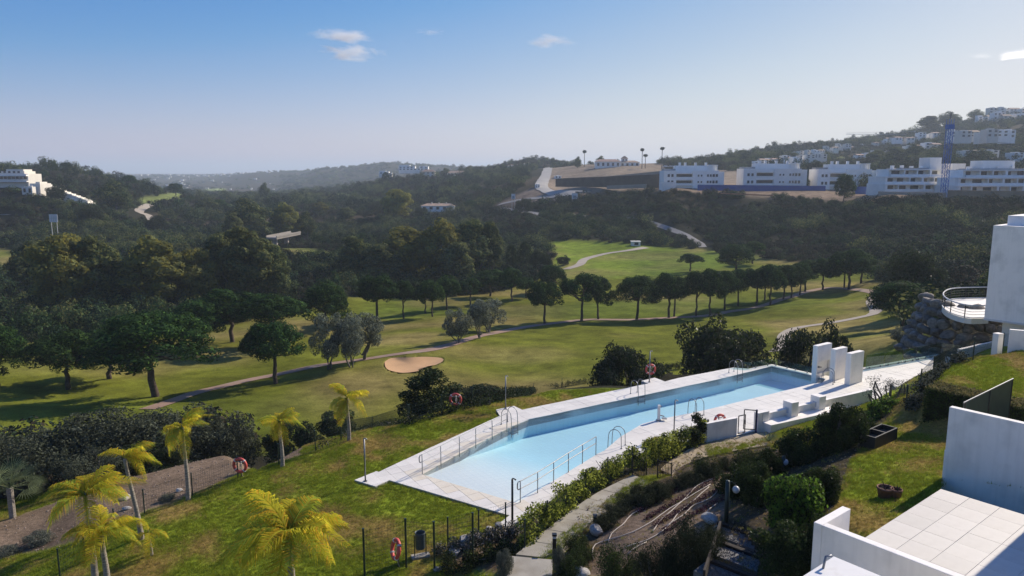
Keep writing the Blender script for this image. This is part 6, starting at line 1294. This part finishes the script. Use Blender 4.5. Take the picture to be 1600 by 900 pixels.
# hoarding, retaining walls
def farwall(name, label, a, b_, Ya, Yb, tl, tr, mat, cat='wall', th=.5, npanel=0, dz=1.5):
    A = D(a[0], a[1], Ya); B_ = D(b_[0], b_[1], Yb); za, zb = zat(tl, Ya), zat(tr, Yb); t = thing(name, label, cat, A); d = flat(B_ - A); nn = Vector((-d.y, d.x, 0)).normalized() * th; n_ = max(1, npanel)
    pm = None
    for k in range(n_):
        p = d * (k / n_); q = d * ((k + 1 - (.004 if npanel else 0)) / n_); h0 = za - A.z + (zb - za) * k / n_; h1 = za - A.z + (zb - za) * (k + 1) / n_; b0 = (B_.z - A.z) * k / n_; b1 = (B_.z - A.z) * (k + 1) / n_
        m = MB(); m.quadmesh([p + Vector((0, 0, b0 - dz)), q + Vector((0, 0, b1 - dz)), q + Vector((0, 0, h1)), p + Vector((0, 0, h0)), p + nn + Vector((0, 0, b0 - dz)), q + nn + Vector((0, 0, b1 - dz)), q + nn + Vector((0, 0, h1)), p + nn + Vector((0, 0, h0))], [(0, 1, 2, 3), (5, 4, 7, 6), (3, 2, 6, 7), (0, 3, 7, 4), (1, 5, 6, 2)]); m.build('panel' if npanel else 'wall', mat, t)
    PLOTS.extend([(A.x + d.x * f, A.y + d.y * f, 4) for f in np.arange(0, 1.01, 6 / max(d.length, 6))]); return t
farwall('site_hoarding', 'long blue construction hoarding below the white blocks', (1090, 293), (1290, 295.5), 374, 374, 288.5, 290.5, hoard_blue, 'hoarding', .2, 30)
farwall('site_hoarding', 'short blue hoarding piece right of the lone pine', (1336, 298), (1364, 299), 340, 338, 291.5, 292, hoard_blue, 'hoarding', .2, 5)
farwall('retaining_wall', 'dark brown long retaining wall below the villas', (868, 288), (1036, 289.5), 470, 405, 279, 272, brown_wall_m, 'retaining wall', 1)
farwall('retaining_wall', 'pale sloping top of the long retaining wall', (930, 278), (1037, 278), 462, 408, 277.5, 266.5, pale_wall_m, 'retaining wall', 1, 0, .5)
farwall('retaining_wall', 'ochre block retaining wall under the right apartments', (1480, 316), (1640, 320), 294, 282, 297, 299, ochre_wall_m, 'retaining wall', 1, 14)
farwall('retaining_wall', 'grey concrete retaining wall left of the crane', (1372, 302), (1478, 308), 312, 298, 299, 301, pale_wall_m, 'retaining wall', 1, 10)
farwall('retaining_wall', 'low pale wall at the roundabout', (948, 291.5), (1010, 289.5), 425, 405, 290, 287.5, pale_wall_m, 'retaining wall', .4)
farwall('retaining_wall', 'small pale parapet by the roundabout sign', (899, 301), (924, 301), 430, 430, 299, 299, pale_wall_m, 'retaining wall', .4)
farwall('boundary_wall', 'white boundary wall with dark door at the first block', (1034, 292), (1055, 292), 378, 378, 284.5, 284.5, house_white, 'wall', .4, 0, 3)
farwall('orange_netting', 'strip of red orange site netting on the earth bank', (1126, 302), (1208, 305.5), 352, 346, 301.2, 304.7, red_earth, 'netting', .2, 0, .3)
# little box or gabled houses
def house(px, py, w, h, Y_, label, kind='box', storeys=2, group=None, name='house', dep=9, wall=None, rz=0, wins=True, mesh=None):
    A = D(px, py, Y_); W_ = w / F * Y_; Hh_ = h / F * Y_; t = thing(name, label, 'house', A, rz, group); PLOTS.append((A.x, A.y, W_ * .5)); PLOTS.append((A.x, A.y - W_ * .5, W_ * .5)); wall = wall or house_white
    m = MB(); hw = W_ / 2; body = Hh_ * (.72 if kind != 'box' else 1)
    if kind == 'step':
        for k in range(3): f = 1 - .25 * k; m.box(-hw, -hw + W_ * f, k * 1.5, dep, (-4 if k == 0 else Hh_ * k / 3 - .01), Hh_ * (k + 1) / 3)
    else: m.box(-hw, hw, 0, dep, -4, body)
    m.build('wall', wall, t)
    if kind in ('hip', 'gable'):
        o_ = .5; rh = Hh_ * .28; vs = [(-hw - o_, -o_, body), (hw + o_, -o_, body), (hw + o_, dep + o_, body), (-hw - o_, dep + o_, body)]; ins_ = min(hw * .8, 3.5) if kind == 'hip' else 0
        vs += [(-hw + ins_, dep / 2, body + rh), (hw - ins_, dep / 2, body + rh)]; m = MB(); m.quadmesh(vs, [(0, 1, 5, 4), (2, 3, 4, 5), (1, 2, 5), (3, 0, 4), (3, 2, 1, 0)]); m.build('roof', roof_tile, t)
    else: m = MB(); m.box(-hw * .3, hw * .5, 2, dep - 1, body, body + Hh_ * .12); m.build('roof_room', wall, t)
    if wins:
        n_ = max(2, int(W_ / 4)); fh = body / storeys
        for s in range(storeys):
            for j in range(n_):
                x = -hw + W_ * (j + .28) / n_; 
                if kind == 'step' and x > -hw + W_ * (1 - .25 * min(2, int(s * 3 / storeys))) - 2: continue
                y = 1.5 * min(2, int(s * 3 / storeys)) if kind == 'step' else 0; m = MB(); m.box(x, x + W_ / n_ * .45, y - .05, y + .02, s * fh + fh * .28, s * fh + fh * .8); m.build('window', window_m, t)
    return t
PLOTS.extend([(D(660 + 16 * j, 331, 500).x, 500 - 9 * k, 8) for j in range(4) for k in range(4)]); house(684, 329.5, 52, 11, 500, 'long white clubhouse with grey pitched roof', 'hip', 1, name='clubhouse', dep=14, wall=house_white)
t = bpy.data.objects['clubhouse']; 
for x in (-5, 0, 5): m = MB(); m.box(x, x + .8, 5, 6, 3, 5.6); m.build('chimney', house_cream, t)
house(722, 280, 46, 13, 880, 'cream villa row with hipped grey roofs on the central ridge', 'hip', 2, name='villa_row', dep=14, wall=house_cream); house(669, 277, 20, 12, 860, 'tall cream house left of the villa row', 'hip', 2, wall=house_cream)
house(640, 266, 34, 8, 900, 'bright white stepped houses on the central crest', 'step', 2); house(662, 266, 14, 6, 905, 'small white house beside the crest houses', 'box'); house(602, 272, 20, 5, 880, 'low white house at the left of the central crest', 'step', 2); house(757, 276, 12, 7, 880, 'small cream house right of the villa row', 'hip')
house(950, 262, 38, 13, 660, 'wide villa with clay hipped roof on the skyline', 'hip', 1, name='villa'); house(984, 261, 30, 10, 665, 'villa with white gable front on the skyline', 'hip', 1, name='villa'); house(976, 258, 9, 14, 668, 'square clay roofed tower of the villa', 'hip', 2, name='villa_tower', dep=5)
for i in range(7): house(788 + i * 6.2, 262 - i * .9, 4.2, 3, 880, ordn[i] + ' tiny white house from the left in the row across the wooded central ridge', 'gable', 1, 'row of tiny white houses on the wooded ridge', 'far_house', 6, wins=False)
house(872, 283, 10, 8, 600, 'small white house beside the steep road', 'box'); house(840, 293, 7, 5, 500, 'pale house by the bend of the road', 'box'); house(899, 300, 8, 0.1, 440, 'x', 'box') if 0 else None
# left hillside
A, L = site(-60, 39, 288, 380); t = thing('hillside_apartments', 'large pale apartment building at the left edge on the hill', 'apartment block', A); u1 = 1 / F * 380
m = MB(); m.box(0, L, 3, 14, -6, 16 * u1); m.box(0, L - 9 * u1, 5, 14, 16 * u1, 20 * u1); m.box(L * .6, L - 12 * u1, 6, 13, 20 * u1, 23 * u1); m.build('wall', house_cream, t); m = MB(); m.box(-.3, L + .3, 1, 3.2, 3.6 * u1, 5 * u1); m.box(-.3, L + .3, 1, 3.2, 12.5 * u1, 15 * u1); m.build('balcony', house_white, t)
for k in range(11): win(t, L * .3 + k * L * .063, 8 * u1, 1.6, 1.3, 2.97); 
for k in range(7): win(t, L * .35 + k * L * .075, 17.2 * u1, 1.2, 1.0, 4.97, False)
house(56, 306, 16, 19, 370, 'plain pale end house right of the large left building', 'box', 2, wall=house_cream, wins=False); house(43, 304, 16, 12, 366, 'low grey fronted house below the large left building', 'box', 1, wall=house_cream)
for k in range(9):
    house(72 + k * 7.4, 306 + k * 1.8, 15, 17 - k * 1.1, 385 - k * 2.2, ['first', 'second', 'third', 'fourth', 'fifth', 'sixth', 'seventh', 'eighth', 'last'][k] + ' stepped pale house descending the left hillside', 'step', 3, 'stepped pale houses on the left hillside', 'stepped_house', 8, wall=house_cream, rz=R(8))
house(12, 341, 30, 6, 345, 'low ruined grey shed on the left hillside', 'box', 1, name='shed', wall=house_cream)
# signs
def billboard(px, py, w, h, Y_, label, grid=False):
    A = D(px, py, Y_); s = 1 / F * Y_; g = gz(A.x, A.y); t = thing('billboard', label, 'billboard', A); m = MB(); m.box(-w * s / 2, w * s / 2, -.05, .05, 0, h * s); m.build('panel', M('sign_white', (.62, .63, .63), .6, .05, 1), t)
    for x in (-w * s / 3, w * s / 3): m = MB(); m.bar((x, .15, g - A.z - .5), (x, .15, h * s), .2); m.build('post', frame_m, t)
    if grid:
        for f in (-.22, .0, .22): m = MB(); m.box(w * s * f - .12, w * s * f + .12, -.09, -.055, .1 * h * s, .9 * h * s); m.build('print_bar', frame_m, t)
        m = MB(); m.box(-w * s * .42, w * s * .42, -.12, -.095, h * s * .48, h * s * .53); m.build('print_bar', frame_m, t)
    else: m = MB(); m.box(-w * s * .3, w * s * .3, -.09, -.055, h * s * .1, h * s * .6); m.build('print_block', M('sign_grey', (.25, .28, .3), .6, .2, 1), t)
billboard(84, 347, 13, 12, 300, 'white billboard with dark bars on the left hillside', True); billboard(802, 311, 6, 8, 430, 'white billboard on the dark wooded slope', False); billboard(898, 311, 9, 9, 400, 'white sign board at the road bend', False)
# small hut on far green
p = G(993, 384); t = thing('golf_hut', 'small pale hut at the edge of the far green', 'hut', p); m = MB(); m.box(-1.7, 1.7, -1, 1, -.2, 1.6); m.build('wall', house_cream, t); m = MB(); m.box(-1.9, 1.9, -1.2, 1.2, 1.602, 1.75); m.build('roof', house_white, t); m = MB(); m.box(-.6, .9, -1.03, -.99, .3, 1.3); m.build('opening', window_m, t)
# bridge
A = D(424, 372.5, 305); B_ = D(462, 365, 322); PLOTS.extend([(A.x + (B_.x - A.x) * f, A.y + (B_.y - A.y) * f - 6 * j, 8) for f in (0, .5, 1) for j in (0, 1, 2, 3)]); t = thing('road_bridge', 'pale concrete bridge deck emerging from the trees', 'bridge', A); e = B_ - A; m = MB(); m.bar((0, 0, 0), e, 5, .8); m.build('bridge_deck', pale_wall_m, t)
nn = Vector((-e.y, e.x, 0)).normalized() * 2.5
for s in (-1, 1): m = MB(); m.bar(nn * s + Vector((0, 0, .75)), e + nn * s + Vector((0, 0, .75)), .3, .7); m.build('parapet', pale_wall_m, t)
for f in (.15, .6): m = MB(); m.bar(e * f + Vector((0, 0, -.5)), e * f + Vector((0, 0, -12)), 1.6); m.build('pier', pale_wall_m, t)
# tall skyline palms
for px, pt, pb, Y_, lb in ((1003, 234, 262, 640, 'tall thin skyline palm left of the pair'), (1034, 232, 260, 640, 'taller double headed skyline palm'), (1008, 243, 262, 645, 'short skyline palm beside the tall thin one'), (913, 237, 256, 700, 'skyline palm above the steep road')):
    A = D(px, pb, Y_); h = zat(pt, Y_) - A.z; t = thing('washingtonia_palm' if 0 else 'skyline_palm', lb, 'palm', A); m = MB(); m.tube([(0, 0, -3), (0, 0, h)], [.35, .25], 6); m.build('trunk', bark_grey, t); me = leaves('crown', np.array([(0, 0, h)]), np.array([(1.9, 1.9, 1.3)]), 260, 1.1, [scrub_l], int(px), .35, .2, .3); link(bpy.data.objects.new('crown', me), t)
# white houses over the right hill
rh = np.random.default_rng(77); GH = 'white houses scattered over the right hillside'; ex_ = []
rows = [((1180, 258), (1290, 246), 560, 12, 13, 7), ((1230, 246), (1330, 228), 760, 10, 10, 5), ((1300, 238), (1400, 222), 820, 9, 10, 5), ((1385, 222), (1470, 212), 800, 10, 11, 6), ((1410, 238), (1470, 232), 640, 6, 15, 8), ((1490, 216), (1585, 214), 560, 7, 18, 12), ((1530, 190), (1640, 188), 900, 9, 16, 11), ((1545, 178), (1640, 176), 960, 6, 14, 9), ((1510, 245), (1560, 243), 470, 3, 20, 10), ((1580, 248), (1640, 246), 460, 3, 20, 9), ((1340, 246), (1400, 240), 660, 5, 10, 6)]
sides = ['low on the slope behind the middle white block', 'on the shoulder above the middle white block', 'strung along the ridge above the third block', 'near the ridge left of the blue crane', 'in the trees left of the blue crane', 'in the bright cluster right of the blue crane', 'near the summit at the right edge', 'on the summit skyline at the right edge', 'just above the right apartments', 'above the right apartments at the picture edge', 'among tall trees above the third block']
for ri, (a, b_, Y_, n_, w, h) in enumerate(rows):
    for j in range(n_):
        f = (j + .5) / n_; px = a[0] + (b_[0] - a[0]) * f + rh.uniform(-2, 2); py = a[1] + (b_[1] - a[1]) * f + rh.uniform(-2, 2); Yj = Y_ + rh.uniform(-25, 25)
        big = w >= 15
        house(px, py, w * rh.uniform(.8, 1.15), h * rh.uniform(.75, 1.1), Yj, f'{ordn[j]} white house from the left {sides[ri]}', ['box', 'step', 'gable', 'box'][int(rh.integers(4))], 2, f'white houses {sides[ri]}', 'hillside_house', 8, wins=True, wall=[house_white, house_cream][int(rh.integers(2))])
# distant town
for i in range(120):
    px = rh.uniform(150, 430) if i < 90 else rh.uniform(330, 470); py = rh.uniform(272, 290) if i < 90 else rh.uniform(272, 278); Yj = 1600 + (290 - py) * 150
    A = D(px, py, Yj); g = gz(A.x, A.y); s = Yj / F
    m = MB(); w = rh.uniform(1.5, 4.5) * s; h = rh.uniform(1.0, 2.4) * s; m.box(-w / 2, w / 2, 0, w * .7, -3, h); o = m.build('town_building', [house_white, house_cream][i % 2], loc=(A.x, A.y, g)); tag(o, 'tiny pale building in the hazy distant town', 'building', 'buildings of the distant town')
m = MB()
# ---- parked cars along the skyline road (tiny)
for i in range(14):
    px = 1040 + i * 8.5; A = D(px, 261.5, 600); g = gz(A.x, A.y); t = thing('parked_car', f'{ordn[i]} tiny parked car from the left above the first white block', 'car', (A.x, A.y, max(g, A.z)), 0, 'cars parked along the skyline road'); cm = M('car_paint_' + ['white', 'silver', 'dark'][i % 3], [(.6, .6, .6), (.35, .36, .38), (.05, .05, .06)][i % 3], .3, .05, 1)
    m = MB(); m.box(-2.2, 2.2, -.9, .9, .35, .95); m.box(-1.3, 1.3, -.8, .8, .95, 1.5); m.build('body', cm, t); m = MB(); [m.tube([(x, -.95, .33), (x, .95, .33)], .33, 8) for x in (-1.4, 1.4)]; m.build('wheels', black_metal, t)
# ---------------------------------------------------------------- scatter the wild vegetation
P1 = wsample(26000, 60, 430, kp); sc1 = .9 + 3.2 * RNG.random(len(P1)) ** 2.5; na = fnoise(P1[:, 0], P1[:, 1], 38, 41); nb_ = fnoise(P1[:, 0], P1[:, 1], 22, 42)
def pickset(P, sc, na, nb_, lbl, nm, zs=(.8, 1.25)):
    lf = (P[:, 0] < -.13 * P[:, 1]) & (P[:, 1] > 230); k1 = na > np.where(lf, .52, .60); k2 = (nb_ > np.where(lf, .43, .56)) & ~k1; k0 = ~(k1 | k2)
    scatter(nm + '_dark_scrub', 'dense dark scrub ' + lbl, P[k0], sc[k0], bc, 6, zs=zs); scatter(nm + '_brown_scrub', 'brownish low scrub ' + lbl, P[k1], sc[k1] * .75, bc2, 3, zs=zs); scatter(nm + '_fresh_scrub', 'lighter green bushes ' + lbl, P[k2], sc[k2] * 1.1, bc3, 3, zs=zs)
pickset(P1, sc1, na, nb_, 'covering the nearer slopes', 'slope')
P2 = wsample(36000, 400, 1300, lambda x, y, r: ((zone_at(x, y) == 2)) & clear(x, y) & (fnoise(x, y, 45, 31) > .3)); sc2 = 1.8 + 4.5 * RNG.random(len(P2)) ** 2
pickset(P2, sc2, fnoise(P2[:, 0], P2[:, 1], 90, 43), fnoise(P2[:, 0], P2[:, 1], 60, 44), 'on the middle hills', 'hill')
P2 = wsample(2600, 500, 1300, lambda x, y, r: (zone_at(x, y) == 2) & clear(x, y)); scatter('taller_woodland', 'taller trees standing over the middle hills', P2, RNG.uniform(4, 7.5, len(P2)), tc_, 4, zs=(.8, 1.3))
P3 = wsample(22000, 1200, 4800, lambda x, y, r: (fnoise(x, y, 150, 32) > .35) & ~((x / y > -.58) & (x / y < -.31) & (r > 1500) & (RNG.random(len(x)) < .85))); scatter('distant_woods', 'hazy far woods on the distant ridges', P3, RNG.uniform(5, 11, len(P3)), tc_, 4, zs=(.5, .8))
P4 = wsample(6000, 70, 330, lambda x, y, r: kp(x, y, r) & (x < 60) & (fnoise(x, y, 30, 33) > .5)); scatter('valley_thicket', 'taller dark thickets between the gum trees', P4, RNG.uniform(2.2, 4.2, len(P4)), tc_, 4)
# ---- grass tufts on the near lawns
def tuft(seed, mat, n=14, h=.07):
    r_ = np.random.default_rng(seed); V_ = []
    for i in range(n):
        a = r_.uniform(0, 6.28); x, y = r_.normal(size=2) * .05; s = .007; hh = h * r_.uniform(.5, 1.2); dx, dy = r_.normal(size=2) * .03; V_ += [(x - s * math.sin(a), y + s * math.cos(a), -.01), (x + s * math.sin(a), y - s * math.cos(a), -.01), (x + dx, y + dy, hh)]
    return fastmesh('tuft', np.array(V_), np.arange(n * 3).reshape(-1, 3), [mat], 3)
gmats = [leafmat('grass_green', (.22, .27, .03), .4, .25, .35, 1), leafmat('grass_olive', (.27, .29, .035), .4, .25, .3, 1), leafmat('grass_dry', (.34, .26, .09), .3, .25, .3, 1)]
gc = protocol('tuft_form', [tuft(i, gmats[i % 3]) for i in range(6)])
def near_lawn(x, y, r):
    k = (zone_at(x, y) == 0) & (r < 46); dd = [(p.x, p.y) for p in DECK]; k &= ~inpoly(x, y, dd)
    k &= ~inpoly(x, y, [(p.x, p.y) for p in (C1 + eA * -4, C0 + eA * .05, WA, WA + eB * 16, C1 + eA * -4 + eB * 12)]); return k
PG = wsample(200000, 14, 46, near_lawn); pa = np.clip((fnoise(PG[:, 0], PG[:, 1], 2.3, 11) * .55 + fnoise(PG[:, 0], PG[:, 1], .8, 12) * .45 - .47) * 4, 0, 1); ri = RNG.random(len(PG))
pk = np.where(ri < pa * .8, 2, np.where(ri > .75, 1, 0)) + 3 * (RNG.random(len(PG)) > .5); scatter('lawn_grass', 'short grass blades of the near lawns', PG, RNG.uniform(.6, 1.3, len(PG)) * (1 - .4 * pa), gc, 6, pick=pk)
# leaf litter and small weeds between the shrubs
PL = wsample(26000, 12, 44, lambda x, y, r: (zone_at(x, y) == 4) & (RNG.random(len(x)) < .5)); scatter('bed_weeds', 'small weeds and litter between the shrubs', PL, RNG.uniform(.5, 1.3, len(PL)), gc, 6, pick=np.where(RNG.random(len(PL)) < .6, 2, 1))
# pebbles on the dirt strip
pc = []
for s in range(3): me = rocks[s].copy(); me.materials.clear(); me.materials.append(rock_mat); pc.append(rock_mesh(90 + s, 1, .1)); pc[-1].materials.append(M('dirt_stone', (.24, .19, .15), .95, .3, 3, rnd=.2))
pcl = protocol('pebble_form', pc)
PP = wsample(30000, 14, 46, lambda x, y, r: (zone_at(x, y) == 3)); scatter('dirt_pebbles', 'loose stones on the dirt strip', PP, .008 + .05 * RNG.random(len(PP)) ** 4, pcl, 3)
PB = wsample(26000, 12, 34, lambda x, y, r: (zone_at(x, y) == 4)); scatter('bed_clods', 'clods and bark pieces on the planted bed', PB, .01 + .03 * RNG.random(len(PB)) ** 3, pcl, 3)
# ---------------------------------------------------------------- sky clouds, outside the haze
def cloud(px, py, w, h, Y_, label, seed, dens):
    c = D(px, py, Y_); W_ = w / F * Y_; H_ = h / F * Y_; m = MB(); n1, n2 = 10, 20; r_ = np.random.default_rng(seed)
    for i in range(n1 + 1):
        a = math.pi * i / n1
        for k in range(n2): b_ = 2 * math.pi * k / n2; m.v.append((W_ / 2 * math.sin(a) * math.cos(b_), W_ * .35 * math.sin(a) * math.sin(b_), H_ / 2 * math.cos(a)))
    for i in range(n1):
        for k in range(n2): m.f.append((i * n2 + k, (i + 1) * n2 + k, (i + 1) * n2 + (k + 1) % n2, i * n2 + (k + 1) % n2)); m.mi.append(0)
    mt = bpy.data.materials.new('cloud_vapour'); mt.use_nodes = True; n, l = nodes(mt); n.remove(n['Principled BSDF']); v = n.new('ShaderNodeVolumePrincipled'); l.new(v.outputs[0], n['Material Output'].inputs['Volume']); v.inputs['Color'].default_value = (1, 1, 1, 1); v.inputs['Anisotropy'].default_value = .75 if seed == 4 else .1
    tc = n.new('ShaderNodeTexCoord'); mp_ = n.new('ShaderNodeMapping'); mp_.inputs['Scale'].default_value = (2.2 / W_, 2.2 / W_, 3.2 / H_ * .5); mp_.inputs['Location'].default_value = (seed * 3.1, 0, 0); l.new(tc.outputs['Object'], mp_.inputs[0]); no = n.new('ShaderNodeTexNoise'); no.inputs['Scale'].default_value = 1.6; no.inputs['Detail'].default_value = 6; no.inputs['Roughness'].default_value = .65; no.inputs['Distortion'].default_value = .6; l.new(mp_.outputs[0], no.inputs['Vector'])
    m2 = n.new('ShaderNodeMapping'); m2.inputs['Scale'].default_value = (2 / W_, 1 / (W_ * .35), 2 / H_); l.new(tc.outputs['Object'], m2.inputs[0]); le = n.new('ShaderNodeVectorMath'); le.operation = 'LENGTH'; l.new(m2.outputs[0], le.inputs[0])
    fa = n.new('ShaderNodeMapRange'); fa.inputs[1].default_value = 1; fa.inputs[2].default_value = .15; fa.inputs[3].default_value = -.28; fa.inputs[4].default_value = .12; l.new(le.outputs['Value'], fa.inputs[0]); ad = n.new('ShaderNodeMath'); ad.operation = 'ADD'; l.new(no.outputs[0], ad.inputs[0]); l.new(fa.outputs[0], ad.inputs[1])
    mr = n.new('ShaderNodeMapRange'); mr.inputs[1].default_value = .46; mr.inputs[2].default_value = .75; mr.inputs[4].default_value = dens; l.new(ad.outputs[0], mr.inputs[0]); l.new(mr.outputs[0], v.inputs['Density'])
    o = m.build('cloud', mt, loc=c); tag(o, label, 'cloud')
cloud(530, 54, 150, 40, 6000, 'upper of the two white wispy clouds at upper left', 1, .013); cloud(545, 82, 165, 40, 6000, 'lower of the two white wispy clouds at upper left', 2, .014); cloud(855, 63, 110, 32, 6500, 'small ragged cloud near the top middle', 3, .009); cloud(1590, 85, 160, 26, 6500, 'flat bright cloud streak at the right edge', 4, .007); cloud(675, 49, 80, 16, 6500, 'very faint wisp between the two cloud groups', 5, .004)
# ---------------------------------------------------------------- haze
hz_ = MB(); hz_.box(-15500, 15500, -300, 15500, -28.5, 170); hm = bpy.data.materials.new('haze_air'); hm.use_nodes = True; n, l = nodes(hm); n.remove(n['Principled BSDF']); v = n.new('ShaderNodeVolumePrincipled'); l.new(v.outputs[0], n['Material Output'].inputs['Volume'])
v.inputs['Color'].default_value = (.76, .88, 1.0, 1); v.inputs['Density'].default_value = .0002; v.inputs['Anisotropy'].default_value = .15
tag(hz_.build('haze', hm), 'thin pale blue air haze over the valley', kind='stuff')
